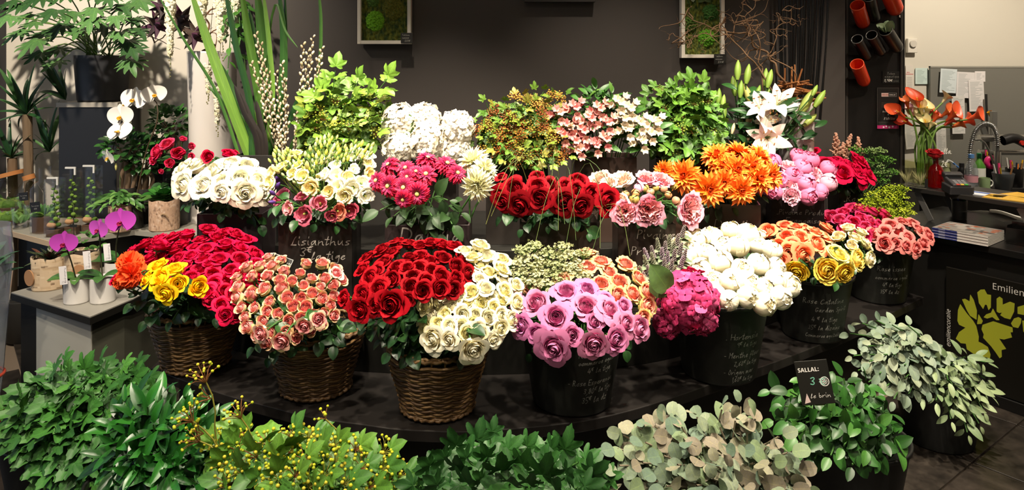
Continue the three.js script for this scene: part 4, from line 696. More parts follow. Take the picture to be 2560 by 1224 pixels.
clump([[540, 1120], [580, 1075], [700, 1085], [850, 1090], [960, 1125], [1010, 1160], [1000, 1220], [560, 1220]], 42, { name: 'viburnum_branch', label: (i, p) => `yellow-berried viburnum branch, ${p}`, group: 'yellow-berried viburnum', foot: f3.foot, d: 1.98, tilt: 0.1, bulge: 0.1, n: 8, from: 0.5, size: 0.082, leafG: vibG, leafM: palms(['#5c9030', '#4a8030', '#6da03a'], 0.5), petiole: 0.02, hang: 0.3, most: 34, extra: (t, c) => { if (R() < 0.1) return; const q = c.getPoint(1), d = c.getTangent(1).add(V(0, 0.5, 0.2)); berries(t, q, d, rr(0.03, 0.042), 13, 0.0045, YB, pick([TW, TWR]), true); } });
[[513, 950, 540, 1100], [478, 1050, 560, 1160], [495, 1100, 560, 1170], [812, 1045, 880, 1170], [600, 1040, 640, 1170]].forEach(([x, y, bx, by], i) => {
  const tip = P(x, y, 1.95), foot = f3.foot.clone(), t = thing('berry_twig', ['long berry twig arching up at the left over the ruscus', 'berry twig reaching left, lower than the arching one', 'lowest left berry twig crossing the ruscus', 'lone berry twig rising in front of the shelf edge', 'berry twig just left of the berry mass'][i], 'berry twig', foot), a = P(bx, by, 1.96).sub(foot), b = tip.clone().sub(foot);
  mesh('stem', tube([V(0, 0, 0), a, a.clone().lerp(b, 0.55).add(V(0.012, 0.012, 0)), b], 0.0022, 14, 5), TW, t);
  berries(t, b, b.clone().sub(a).add(V(-0.02, 0, 0.03)), i === 3 ? 0.026 : 0.045, i === 3 ? 6 : 16, 0.0042, YB, TWR, true);
  if (i < 2) berries(t, a.clone().lerp(b, 0.7), V(-1, 0.2, 0.3), 0.035, 9, 0.0042, YB, TWR, true);
});
clump([[1050, 1200], [1090, 1150], [1160, 1120], [1230, 1095], [1330, 1135], [1400, 1125], [1460, 1160], [1510, 1200], [1500, 1222], [1040, 1222]], 38, { name: 'currant_branch', label: (i, p) => `dark currant branch below the shelf, ${p}`, group: 'currant branches in the middle', foot: f4.foot, d: 1.93, tilt: 0.1, bulge: 0.1, n: 8, from: 0.5, size: 0.082, leafG: currantG, leafM: CURR2, petiole: 0.02, hang: 0.35, most: 36, jf: 0.3, tanFace: 0, faceAll: V(0, 0.6, 0.8) });
const eucG = memo('euc', () => [0.1, 0.5, 0.8].map((droop, i) => blade(1, 0.47 - 0.05 * i, { fold: 0.12, droop, round: 1, nu: 5, nv: 8, wave: 0.03 })));
const EUC = ['#7f937c', '#8f9d84', '#708876', '#a3a18a', '#849a74', '#99907f'].map((c) => leafM(c, 0.7));
clump([[1535, 1110], [1570, 1070], [1640, 1045], [1720, 1030], [1800, 1005], [1880, 1020], [1940, 1080], [1990, 1150], [2015, 1222], [1560, 1222]], 40, { name: 'eucalyptus_branch', label: (i, p) => `round-leaved eucalyptus branch, ${p}`, group: 'round-leaved eucalyptus', foot: f5.foot, d: 1.98, tilt: 0.12, bulge: 0.1, n: 10, from: 0.45, size: 0.058, leafG: eucG, leafM: EUC, petiole: 0.012, stemM: M('#8a7f6a', 0.6), turn: 3.0, jf: 0.8, hang: 0.05, most: 50, tanFace: 0 });
const salG = memo('sal', () => [0.2, 0.5, 0.8].map((droop) => blade(1, 0.29, { fold: 0.25, droop, pw: 0.65, skew: 0.8 })));
clump([[1930, 975], [2000, 945], [2100, 930], [2200, 965], [2240, 1040], [2258, 1110], [2200, 1150], [2100, 1168], [1990, 1130], [1940, 1060]], 36, { name: 'salal_branch', label: (i, p) => `dark green salal branch, ${p}`, group: 'salal branches', foot: f6.foot, d: 2.34, tilt: 0.1, bulge: 0.1, n: 9, from: 0.45, size: 0.072, leafG: salG, leafM: blades(['#2c5c22', '#37702a', '#244c1f', '#4a8034'], 0.45), petiole: 0.008, hang: 0.25, most: 44 });
clump([[2125, 820], [2175, 778], [2260, 800], [2320, 840], [2380, 880], [2380, 950], [2300, 985], [2220, 1000], [2150, 955], [2112, 905]], 36, { name: 'eucalyptus_branch', label: (i, p) => `blue grey eucalyptus branch, ${p}`, group: 'grey eucalyptus by the counter', foot: f7.foot, d: 2.84, tilt: 0.06, bulge: 0.1, n: 10, from: 0.45, size: 0.06, leafG: memo('eu2', () => [0.3, 0.7].map((droop) => blade(1, 0.3, { fold: 0.2, droop, pw: 0.6 }))), leafM: ['#7e917f', '#8a9c86', '#6e8473', '#98a48c'].map((c) => leafM(c, 0.6)), petiole: 0.01, turn: 3.0, jf: 0.7, hang: 0.15, most: 40 });
clump([[2330, 905], [2420, 865], [2470, 900], [2488, 980], [2470, 1045], [2415, 1085], [2360, 1040], [2300, 1000]], 36, { name: 'eucalyptus_branch', label: (i, p) => `narrow-leaved pale eucalyptus branch, ${p}`, group: 'pale eucalyptus by the counter', foot: f7.foot, d: 2.78, tilt: 0.06, bulge: 0.08, n: 11, from: 0.45, size: 0.062, leafG: memo('eu3', () => [0.3, 0.7].map((droop) => blade(1, 0.2, { fold: 0.2, droop, pw: 0.7 }))), leafM: ['#8fa57c', '#7f976f', '#a0b488'].map((c) => leafM(c, 0.55)), petiole: 0.01, turn: 2.8, jf: 0.6, hang: 0.5, most: 30 });
// price card in the salal
{
  const at = P(2036, 955, 2.24), t = thing('price_card', 'small black price card reading SALLAL 3 € stuck in the salal', 'price card', at.clone().add(V(0, -0.1, 0)));
  mesh('stake', tube([V(0, -0.12, -0.004), V(0, 0.1, -0.004)], 0.002, 2, 6), M('#2b2b2b', 0.5), t);
  const q = new THREE.Quaternion().setFromEuler(new THREE.Euler(-0.1, -0.25, 0.16)), map = canvasTex(256, 340, (x, w, h) => { x.fillStyle = '#15140f'; x.fillRect(0, 0, w, h); x.fillStyle = '#e4e2dc'; x.font = 'bold 46px sans-serif'; x.fillText('SALLAL:', 14, 84); chalk(x, '3 €', 84, 190, 64, { color: '#6fb59a', bold: 1.3 }); chalk(x, 'le brin', 70, 290, 36, { color: '#d6d3cc' }); x.strokeStyle = '#d8d6d0'; x.lineWidth = 7; x.beginPath(); x.arc(208, 168, 34, 0, 7); x.stroke(); x.lineWidth = 4; for (let i = 0; i < 7; i++) { x.beginPath(); x.arc(208 + 15 * Math.cos(i * 0.9), 168 + 15 * Math.sin(i * 0.9), 7, 0, 7); x.stroke(); } x.fillStyle = '#cdb6b0'; x.beginPath(); x.moveTo(20, 330); x.lineTo(50, 250); x.lineTo(70, 320); x.fill(); });
  const c = mesh('card', box(0.095, 0.128, 0.002, 0.001), M('#15140f', 0.5), t, V(0, 0.1, 0), q);
  mesh('print', xf(new THREE.PlaneGeometry(0.093, 0.126), V(0, 0, 0.0013)), M('#ffffff', 0.5, { map }), c);
}
{
  const at = P(700, 658, 2.52), t = thing('price_card', 'tilted black price card with white writing behind the pink and cream roses', 'price card', at);
  const map = canvasTex(256, 160, (x, w, h) => { x.fillStyle = '#12110e'; x.fillRect(0, 0, w, h); x.strokeStyle = '#cfccc4'; x.lineWidth = 4; x.strokeRect(4, 4, w - 8, h - 8); chalk(x, 'Rose equit par', 16, 60, 24, { bold: 1.6 }); chalk(x, 'la tige 3€', 40, 105, 24, { bold: 1.6 }); chalk(x, '30€ les 12', 60, 145, 22, { bold: 1.6 }); });
  const q = new THREE.Quaternion().setFromEuler(new THREE.Euler(-0.45, 0, -0.33)), c = mesh('card', box(0.08, 0.052, 0.002, 0.001), M('#12110e', 0.5), t, V(0, 0, 0), q);
  mesh('print', xf(new THREE.PlaneGeometry(0.079, 0.051), V(0, 0, 0.0013)), M('#ffffff', 0.5, { map }), c);
  mesh('stake', tube([V(0, -0.02, -0.005), V(0, -0.22, -0.03)], 0.002, 2, 6), M('#2b2b2b', 0.5), t);
}
// ---------- rose foliage over the rims ----------
const sprigs = (list, d, foot, what) => list.forEach(([x, y], i) => sprig(`rose leaf sprig hanging from the ${what}, ${placePhrases(list, list.length)[i]}`, 'rose foliage in the ' + what, offs(foot, V(rr(-0.03, 0.03), 0.05, rr(0, 0.04))), P(x, y, d + rr(-0.02, 0.02))));
sprigs([[340, 760], [372, 800], [400, 760], [432, 800], [470, 775], [500, 790], [540, 790], [350, 730]], 2.46, bA.foot, 'leftmost basket');
sprigs([[640, 865], [680, 890], [740, 860], [800, 850], [850, 825], [835, 860]], 2.3, bB.foot, 'second basket');
sprigs([[920, 820], [960, 850], [1000, 840], [1020, 890], [1010, 790], [890, 810], [1040, 800], [980, 880], [1150, 890], [945, 800], [1030, 840]], 2.2, bC.foot, 'right basket');
sprigs([[1330, 880], [1560, 870], [1420, 880]], 2.28, kD.foot, 'lavender rose bucket');
sprigs([[2040, 690], [2085, 700], [2125, 665], [2020, 670]], 2.76, kF.foot, 'peach rose bucket');
sprigs([[2230, 630], [2290, 625], [2190, 640]], 3.3, kG.foot, 'spray rose bucket');
sprigs([[470, 510], [520, 515], [560, 530], [620, 520], [650, 560], [500, 500], [590, 500], [540, 505]], 2.83, offs(v1.foot, V(0, 0.1, 0)), 'white rose vase');
sprigs([[1260, 540], [1310, 570], [1350, 540], [1375, 560], [1420, 530], [1470, 580], [1530, 545], [1300, 535], [1440, 545]], 2.62, offs(v4.foot, V(0, 0.1, 0)), 'deep red rose vase');
sprigs([[2120, 470], [2150, 480], [2090, 470]], 3.5, v8.foot, 'magenta rose vase');
sprigs([[1650, 545], [1690, 540], [1600, 550], [1680, 510]], 2.73, offs(v5.foot, V(0, 0.1, 0)), 'pink peony vase');
{ // dahlia foliage
  const G2 = memo('dl', () => [blade(0.08, 0.024, { droop: 0.6, fold: 0.3 })]), M2 = blades(['#28481f', '#345a28', '#203c1c'], 0.55);
  [[950, 525], [985, 540], [1020, 530], [1080, 540], [1100, 580], [1120, 500], [1150, 530], [1070, 560], [1130, 560]].forEach(([x, y], i, a) => branch('leaf_sprig', `broad dahlia leaf sprig under the crimson dahlias, ${placePhrases(a, a.length)[i]}`, 'leaf sprig', 'dahlia foliage', offs(v3.foot, V(rr(-0.09, 0.09), 0.15, 0)), P(x, y, 2.6), { n: 5, from: 0.5, size: 1, leafG: G2, leafM: M2, sag: 0.25, hang: 0.3, petiole: 0.006 }));
  [[1790, 520], [1830, 515], [1870, 505], [1900, 490], [1770, 530]].forEach(([x, y], i, a) => branch('leaf_sprig', `leaf sprig under the orange dahlias, ${placePhrases(a, a.length)[i]}`, 'leaf sprig', 'orange dahlia foliage', offs(v6.foot, V(rr(-0.07, 0.07), 0.15, 0)), P(x, y, 3.0), { n: 5, from: 0.5, size: 0.8, leafG: G2, leafM: M2, sag: 0.25, hang: 0.3, petiole: 0.006 }));
}
sprigs([[700, 545], [740, 560], [790, 555], [840, 560], [880, 550], [910, 520], [690, 520]], 2.66, v2.foot, 'Lisianthus vase');
// ---------- fillers ----------
// many-branched head of tiny florets: stems, then floret clusters as stuff
function filler(name, label, cat, group, foot, tip, o) {
  const t = thing(name, label, cat, foot, group), rel = tip.clone().sub(foot), up = o.dir ?? V(0, 1, 0.15).normalize(), q = aim(up);
  mesh('stem', tube([V(0, 0, 0), rel.clone().multiplyScalar(0.55).add(V(0, 0.03, 0)), rel], o.stemR ?? 0.0018, 6, 5), o.stemM ?? GREEN(), t);
  const tw = [], fl = [];
  for (let i = 0; i < o.n; i++) {
    const a = i * 2.399, k = Math.sqrt((i + 0.5) / o.n), p = V(Math.cos(a) * k * o.r, o.h * (1 - 0.5 * k * k) + rr(-0.15, 0.15) * o.r, Math.sin(a) * k * o.r);
    tw.push(tube([V(0, -o.h * 0.5, 0), V(p.x * 0.4, o.h * 0.3, p.z * 0.4), p], 0.0009, 3, 3));
    for (let j = 0; j < o.m; j++) fl.push(xf(o.floret, p.clone().add(V(rr(-1, 1), rr(-0.4, 0.8), rr(-1, 1)).multiplyScalar(o.spread)), [rr(-0.9, 0.9), R() * 6, rr(-0.9, 0.9)], rr(0.75, 1.25)));
  }
  mesh('twigs', merge(tw), o.stemM ?? GREEN(), t, rel, q);
  const f = mesh('florets', merge(fl), resolve(o.m2), t, rel, q); f.userData.kind = 'stuff';
  return t;
}
const star = (r, n, cup) => { const gs = []; for (let i = 0; i < n; i++) gs.push(spin(patch(1, 2, (u, v) => [r * v, cup * v * v, (u - 0.5) * r * 0.75 * Math.sin(PI * clamp(v * 0.8 + 0.2, 0, 1))]), i / n * 2 * PI)); return merge(gs); };
const ammi = star(0.0058, 5, 0.002);
scatter([[1272, 660], [1290, 622], [1350, 612], [1430, 618], [1468, 640], [1460, 690], [1400, 712], [1330, 712], [1280, 700]], 26, 30).forEach((p, i, a) => filler('white_filler', `pale umbel flower behind lavender roses, ${placePhrases(a)[i]}`, 'filler flower', 'pale umbel flowers', kD.foot, P(p[0], p[1] + 8, 2.5 - (p[1] - 610) * 0.0012), { n: 12, m: 7, r: 0.032, h: 0.022, spread: 0.008, floret: ammi, m2: shades(['#a9ac7e', '#b5b68c', '#9aa272'], 0.7), stemM: M('#5f8a3a', 0.6) }));
const lime = star(0.0042, 5, 0.0015);
scatter([[2150, 510], [2170, 480], [2220, 465], [2262, 470], [2275, 520], [2258, 555], [2200, 560], [2160, 550]], 19, 30).forEach((p, i, a) => filler('lime_filler', `lime green froth above spray roses, ${placePhrases(a)[i]}`, 'filler flower', 'lime green froth', kG.foot, P(p[0], p[1] + 8, 3.45 - (p[1] - 465) * 0.001), { n: 14, m: 7, r: 0.036, h: 0.03, spread: 0.01, floret: lime, m2: shades(['#a2b62c', '#93a82a', '#b0be38'], 0.65), stemM: M('#7f9a30', 0.6) }));
scatter([[2120, 380], [2150, 365], [2190, 372], [2222, 400], [2232, 440], [2200, 455], [2170, 420]], 20, 24).forEach((p, i, a) => filler('green_filler', `fine green filler beside magenta roses, ${placePhrases(a)[i]}`, 'filler flower', 'fine green filler', v8.foot, P(p[0], p[1] + 8, 3.6), { n: 14, m: 7, r: 0.036, h: 0.03, spread: 0.01, floret: lime, m2: shades(['#4d7a2c', '#5c8a36', '#7f9a5c'], 0.65) }));
// astilbe plumes
function plume(label, x, y, h, d, foot, m, group, tilt = 0) {
  const top = P(x, y, d), t = thing('astilbe', label, 'flower', foot, group), rel = top.clone().sub(foot), L = S(h, d), base = rel.clone().add(V(-tilt * L, -L, 0)), gs = [];
  mesh('stem', tube([V(0, 0, 0), base, rel], 0.0018, 6, 5), M('#8a7a4a', 0.6), t);
  for (let i = 0; i < 26; i++) { const k = i / 26, c = base.clone().lerp(rel, k), r = 0.34 * L * (1 - k) * (0.7 + 0.3 * R()), a = i * 2.399, dd = V(Math.cos(a), 0.55, Math.sin(a)); for (let j = 0; j < 12; j++) gs.push(xf(new THREE.IcosahedronGeometry(0.0042 * rr(0.7, 1.3), 0), c.clone().addScaledVector(dd, r * (j + 1) / 12).add(V(rr(-1, 1), rr(-1, 1), rr(-1, 1)).multiplyScalar(0.003)))); }
  mesh('plume', merge(gs), m, t).userData.kind = 'stuff';
}
const AST = M('#c99a82', 0.8);
[[2090, 332, 60, 'leftmost'], [2128, 334, 58, 'in the middle, leaning right', 0.3], [2146, 342, 52, 'at the right'], [2108, 356, 46, 'lower and in front']].forEach(([x, y, h, w, tl]) => plume(`dusty pink astilbe plume ${w} of the plumes`, x, y, h, 3.62, v8.foot, AST, 'astilbe plumes', tl));
// mint in flower
scatter([[1592, 660], [1600, 625], [1640, 590], [1700, 580], [1716, 620], [1700, 670], [1650, 690], [1610, 690]], 19, 30).concat([[1712, 562]]).forEach((p, i, a) => {
  const tip = P(p[0], p[1], 2.5 - (p[1] - 600) * 0.0008), foot = kE.foot, t = thing('mint_sprig', `mint sprig with mauve spike, ${placePhrases(a)[i]}`, 'herb sprig', foot, 'mint in flower'), rel = tip.clone().sub(foot), dir = V((p[0] - 1680) * 0.004, 0.8, 0.3).normalize(), L = 0.05, base = rel.clone().addScaledVector(dir, -L), gs = [];
  mesh('stem', tube([V(0, 0, 0), base.clone().addScaledVector(dir, -0.06), base, rel], 0.0016, 8, 5), M('#6f7f5a', 0.6), t);
  for (let j = 0; j < 46; j++) { const k = j / 46, r = 0.008 * (1 - 0.6 * k), b = j * 2.399; gs.push(xf(new THREE.IcosahedronGeometry(0.0036 * (1 - 0.4 * k), 0), base.clone().lerp(rel, k).add(V(Math.cos(b) * r, 0, Math.sin(b) * r)))); }
  mesh('flower_spike', merge(gs), pick(shades(['#8f8585', '#9a8a96', '#8b8f78'], 0.8)), t);
  for (let j = 0; j < 7; j++) { const b = j * 2.2, d = V(Math.cos(b), 0.1, Math.sin(b)); mesh('leaf', memo('mint', () => blade(0.034, 0.009, { droop: 0.6 })), pick(blades(['#7d8f70', '#6f8463', '#8f9c82'], 0.7)), t, base.clone().addScaledVector(dir, -0.012 * (j >> 1)), frame(d, V(0, 1, 0.4)), rr(0.8, 1.2)); }
});
mesh('leaf', memo('mintbig', () => blade(0.075, 0.03, { droop: 0.3, pw: 0.6 })), leafM('#5d6f3c', 0.6), thing('hydrangea_leaf', 'single broad hydrangea leaf between mint and pink hydrangea', 'leaf', P(1642, 745, 2.34)), V(0, 0, 0), frame(V(0.25, 1, 0), V(-0.2, 0.6, 0.8)), 1.1);
// bear grass arching out of the deep red roses
[[1330, 390, 1228, 540], [1340, 380, 1210, 470], [1300, 400, 1270, 520], [1390, 465, 1340, 600], [1392, 465, 1412, 560], [1395, 470, 1396, 575], [1452, 490, 1415, 610], [1390, 390, 1380, 440], [1420, 440, 1440, 600], [1540, 535, 1575, 640], [1380, 420, 1250, 430], [1440, 420, 1530, 470], [1470, 430, 1510, 540], [1500, 540, 1500, 620], [1290, 420, 1215, 560], [1530, 540, 1480, 630]].forEach(([mx, my, tx, ty], i, a) => {
  const foot = offs(v4.foot, V(rr(-0.05, 0.05), 0.2, 0)), d = 2.55, mid = P(mx, my - 25, d + 0.04), tip = P(tx, ty, d - 0.06);
  one('bear_grass', `bear grass blade over deep red roses, ${placePhrases(a.map((q) => [q[2], q[3]]))[i]}`, 'grass blade', tube([V(0, 0, 0), mid.clone().sub(foot).multiplyScalar(0.6).add(V(0, 0.03, 0)), mid.clone().sub(foot), mid.clone().lerp(tip, 0.5).add(V(0, 0.035, 0.01)).sub(foot), tip.clone().sub(foot)], 0.0009, 18, 4), pick([M('#4a6430', 0.6), M('#5f7438', 0.6), M('#7d8240', 0.6)]), foot, 'bear grass blades');
});
// ---------- lisianthus ----------
{
  const cup = memo('lis', () => { const gs = []; for (let i = 0; i < 9; i++) gs.push(rosePetal(0.55 + 0.05 * i, i * 2.399, { open: 0.75, H: 1.0, half: 0.85, tip: 0.02, ruffle: 0.05 })); return { outer: merge(gs), eye: merge([xf(new THREE.SphereGeometry(0.14, 8, 6), V(0, 0.42, 0), [0, 0, 0], V(1, 1.4, 1)), xf(cyl(0.06, 0.09, 0.5, 6), V(0, 0.25, 0))]) }; });
  const bud = memo('lisbud', () => merge([0, 1, 2, 3].map((i) => { const g = patch(4, 6, (u, v) => { const s = u * 2 - 1, r = 0.34 * Math.pow(Math.sin(PI * clamp(0.08 + v * 0.92, 0, 1)), 0.8) * (1 + 0.05 * s), a = i * 1.571 + s * 0.95 + v * 1.4; return [Math.cos(a) * r, v * 1.5, Math.sin(a) * r]; }); return g; })));
  const pA = [[668, 420], [692, 372], [742, 372], [800, 358], [852, 352], [925, 385], [932, 440], [908, 515], [868, 540], [762, 538], [702, 518], [682, 480]];
  const lisP = (m, eye) => [{ n: 'bloom', g: cup.outer, m }, { n: 'eye', g: cup.eye, m: M(eye, 0.6) }, { n: 'calyx', g: calyxGeo(), m: GREEN() }];
  bunch([[706, 493, 27], [760, 535, 26], [800, 508, 22], [755, 492, 19], [845, 528, 22], [873, 528, 22], [722, 520, 20], [830, 540, 16]], { name: 'lisianthus', label: (i) => ['large pink lisianthus with open cup, next to the purple ones', 'dusky pink lisianthus drooping lowest over the vase', 'pink lisianthus with dark cup left of the orange pink one', 'small pink lisianthus between the two large pink ones', 'orange pink lisianthus low over the vase rim', 'deep rose lisianthus at the lower right', 'pale pink lisianthus below the large open one', 'dark rose lisianthus half hidden at the rim'][i], proto: (q, i) => lisP(M(['#d9668c', '#c25a72', '#cf6a80', '#d0607e', '#c9745c', '#b04258', '#d98e92', '#9c3a4c'][i], 0.6), '#8a8a3a'), d: 2.64, foot: v2.foot, out: 0.9, up: 0.3, vary: 0.05, mid: 0.5 });
  bunch([[694, 446, 13], [681, 482, 12], [694, 464, 11], [680, 505, 10]], { name: 'lisianthus', label: (i) => ['purple lisianthus bud, topmost of the purple ones', 'deep purple lisianthus nearest the white roses', 'purple lisianthus between the two others', 'small purple lisianthus at the very left rim'][i], proto: () => [{ n: 'bud', g: bud, m: M('#4f2f7d', 0.6) }], d: 2.66, foot: v2.foot, k: 1.4, mid: 0.7 });
  bunch([[810, 435, 20], [838, 438, 22], [870, 443, 18], [842, 466, 19], [880, 470, 20], [862, 490, 20], [915, 490, 18], [905, 455, 18], [815, 395, 22], [800, 400, 18], [905, 385, 24], [920, 405, 16], [880, 390, 16], [885, 420, 14], [855, 488, 16], [840, 410, 16]], { name: 'lisianthus', label: (i, p) => `white lisianthus in the right half of its vase, ${p}`, k: 1.2, proto: (q, i) => lisP(M(i % 3 === 2 ? '#ece3b8' : '#f2f0de', 0.6), '#b9bd5a'), d: 2.72, tilt: 0.1, foot: v2.foot, up: 0.6, out: 0.8, mid: 0.6 });
  bunch([[715, 390, 18], [735, 383, 17], [755, 440, 18], [778, 450, 18], [775, 470, 18], [745, 410, 14], [768, 415, 16], [820, 478, 16], [702, 415, 18], [690, 425, 18], [925, 435, 15], [730, 432, 14], [795, 440, 14], [676, 430, 18], [672, 455, 16]], { name: 'lisianthus', label: (i, p) => `small peach or yellow lisianthus in the left half, ${p}`, proto: (q, i) => (i % 3 ? lisP(M(['#f0cf92', '#eddca0', '#e9e2a8'][i % 3], 0.6), '#b0b04a') : [{ n: 'bud', g: bud, m: M('#dfd98a', 0.6) }]), k: 1.2, d: 2.72, tilt: 0.1, foot: v2.foot, up: 0.6, out: 0.8, mid: 0.6 });
  bunch(scatter([[672, 400], [690, 362], [760, 385], [790, 345], [820, 330], [860, 345], [935, 360], [930, 385], [860, 400], [820, 390], [780, 430], [740, 425], [690, 420]], 10, 90).concat(scatter([[700, 430], [740, 440], [770, 470], [830, 480], [800, 500], [740, 470]], 16, 12)), { name: 'lisianthus_bud', label: 'pointed green lisianthus bud standing in the Lisianthus vase', group: 'lisianthus buds', category: 'flower bud', proto: (q, i) => [{ n: 'bud', g: bud, m: M(['#a9bd5a', '#c3cd6e', '#b9c88a', '#c9cf4e'][i % 4], 0.55) }, { n: 'calyx', g: calyxGeo(), m: GREEN() }], px: 11, d: 2.76, tilt: 0.08, foot: v2.foot, up: 1, out: 0.35, vary: 0.2, stemR: 0.0014, mid: 0.9, stemM: M('#7f9a4a', 0.6) });
}
// ---------- rear step ----------
// strap leaf along pixels [x, y] at a depth, wide in the middle
function strap(label, path, wpx, d, m, foot, o = {}) {
  const pts = path.map(([x, y, dd]) => P(x, y, d + (dd ?? 0))).reverse(), c = new THREE.CatmullRomCurve3(pts), L = pts[0], n = 22, tw = o.twist ?? 0.4;
  const f = [foot.clone(), ...pts.slice(1)]; const cc = new THREE.CatmullRomCurve3(f);
  const g = patch(4, n, (u, v) => { const p = cc.getPoint(v), t = cc.getTangent(v), s = u * 2 - 1, w = S(wpx, d) * 0.5 * Math.min(1, 0.4 + 4 * v) * Math.pow(1 - Math.pow(v, o.taper ?? 5), 0.7), a = tw * Math.sin(v * 3 + wpx), x = new THREE.Vector3().crossVectors(t, V(Math.sin(a), 0, Math.cos(a))).normalize(); return p.addScaledVector(x, s * w).add(V(0, 0, -0.35 * Math.abs(s) * w)).sub(foot).toArray(); });
  return one('strap_leaf', label, 'leaf', g, m, foot, 'tall strap leaves');
}
{
  const SG = ['#5f8f3a', '#4a7a34', '#3a6a30', '#7aa848', '#2f5a2a'].map((c) => leafM(c, 0.4)), DK = leafM('#2a2320', 0.6), f = u1.foot;
  const L = [
    ['broad bright strap leaf leaning far left over the white wall', [[470, -40], [520, 110], [575, 260], [640, 395]], 26, 3], ['thin strap leaf, leftmost, crossing the white vase', [[385, -30], [460, 100], [540, 230], [650, 395]], 9, 1],
    ['short dark strap leaf bending from the left to the vase', [[520, 215], [575, 270], [630, 330], [668, 395]], 17, 1], ['light strap leaf standing just left of the middle', [[600, -40], [625, 120], [648, 260], [655, 395]], 24, 0],
    ['tall green strap leaf in the middle of the vase', [[640, -40], [655, 100], [668, 260], [665, 395]], 30, 1], ['yellow green strap leaf with a brown edge', [[655, -40], [672, 110], [680, 250], [672, 395]], 16, 3],
    ['dark upright strap leaf right of the middle', [[695, -40], [708, 100], [700, 250], [680, 395]], 20, 2], ['upright strap leaf second from the right', [[712, -40], [712, 120], [705, 260], [684, 395]], 14, 4],
    ['single strap leaf standing apart among the pussy willow', [[795, -40], [802, 60], [790, 200], [690, 395]], 10, 1], ['low strap leaf arching right behind the catkins', [[775, 190], [740, 260], [712, 330], [688, 395]], 16, 4],
    ['bent thin grass blade hanging to the right', [[745, 120], [715, 80], [690, 10, 0.02], [660, 395]], 6, 1], ['light strap leaf behind the white wisteria', [[560, -40], [590, 120], [625, 270], [650, 395]], 22, 4],
    ['dark strap leaf low on the left', [[545, 150], [580, 230], [620, 310], [652, 395]], 24, 2], ['narrow strap leaf crossing in front', [[610, 140], [620, 240], [645, 320], [668, 395]], 8, 3], ['deep green strap leaf at the back centre', [[622, 20], [640, 150], [655, 280], [662, 395]], 28, 4],
  ];
  L.forEach(([l, p, w, c], i) => strap(l, p, w, 3.12 + 0.02 * (i % 5), SG[c], f.clone().add(V(rr(-0.04, 0.04), 0.1, rr(-0.03, 0.03)))));
  [[[585, 210], [610, 280], [640, 340], [660, 395]], [[600, 230], [625, 300], [650, 350], [668, 395]], [[640, 250], [650, 310], [660, 360], [672, 395]]].forEach((p, i) => strap(`dry dark brown strap leaf at the foot of the clump, ${['leftmost', 'middle', 'right'][i]}`, p, 22, 3.1, DK, f.clone().add(V(0, 0.1, 0.02))));
}
// pussy willow
const catkin = new THREE.SphereGeometry(1, 8, 6), CAT = shades(['#d3c3a4', '#c4b292', '#ddd0b6'], 0.85), WTW = M('#3f2f22', 0.6);
[[640, 82, 672, 330], [652, 108, 690, 370], [628, 155, 670, 300], [672, 180, 700, 390], [690, 178, 705, 390], [705, 155, 715, 400], [712, 200, 720, 395], [782, 90, 752, 395], [758, 108, 740, 390], [805, 118, 770, 395], [796, 140, 758, 400], [770, 125, 745, 400], [680, 250, 712, 410], [740, 280, 735, 420], [655, 205, 700, 390]].forEach(([tx, ty, mx, my], i, a) => {
  const foot = offs(u2.foot, V(rr(-0.08, 0.0), 0.05, rr(-0.03, 0.03))), d = 3.08 + 0.015 * (i % 4), t = thing('willow_branch', `pussy willow twig with cream catkins, ${placePhrases(a)[i]}`, 'branch', foot, 'pussy willow twigs'), top = P(tx, ty, d).sub(foot), mid = P(mx, my, d).sub(foot), c = new THREE.CatmullRomCurve3([V(0, 0, 0), mid, mid.clone().lerp(top, 0.5).add(V(0.004, 0, 0)), top]);
  mesh('stem', new THREE.TubeGeometry(c, 14, 0.0018, 5), WTW, t);
  const n = Math.round((my - ty) / 9);
  for (let j = 0; j < n; j++) { const v = 1 - (j / n) * 0.62, p = c.getPoint(v), tg = c.getTangent(v), an = j * 2.4, sd = V(Math.cos(an), 0, Math.sin(an)); mesh('catkin', catkin, pick(CAT), t, p.addScaledVector(sd, 0.006), aim(tg.clone().addScaledVector(sd, 0.5)), V(0.0056, 0.0095, 0.0056).multiplyScalar(rr(0.75, 1.1))); }
});
// viburnum clumps
const smallVib = palms(['#648c2c', '#789c36', '#527a26', '#8a9a34'], 0.5), vibS = { leafG: vibG, petiole: 0.015, hang: 0.15, stemR: 0.0018, name: 'viburnum_branch' };
const berryExtra = (m, n, r, p = 0.7, size = 0.004) => (t, c) => { if (R() < p) { const q = c.getPoint(rr(0.75, 1)), d = c.getTangent(1).add(V(rr(-0.5, 0.5), 0.3, 0.6)); berries(t, q, d, r, n, size, m, TWR, false); } };
const GB = shades(['#94a03a', '#a8a83e', '#7f9030'], 0.4), OB = shades(['#b98a3a', '#a8662a', '#c29a44', '#9aa03a', '#8f4a24'], 0.4), DG = shades(['#6f8a34', '#8a9a40'], 0.4);
clump([[752, 300], [770, 255], [830, 235], [920, 220], [975, 240], [985, 270], [960, 330], [900, 375], [820, 385], [762, 375]], 27, { ...vibS, label: (i, p) => `light green viburnum branch by the pussy willow, ${p}`, group: 'viburnum by the pussy willow', foot: u2.foot, d: 3.06, tilt: 0.06, bulge: 0.08, n: 6, from: 0.6, size: 0.075, leafM: smallVib, most: 46, extra: berryExtra(GB, 18, 0.032, 0.7) });
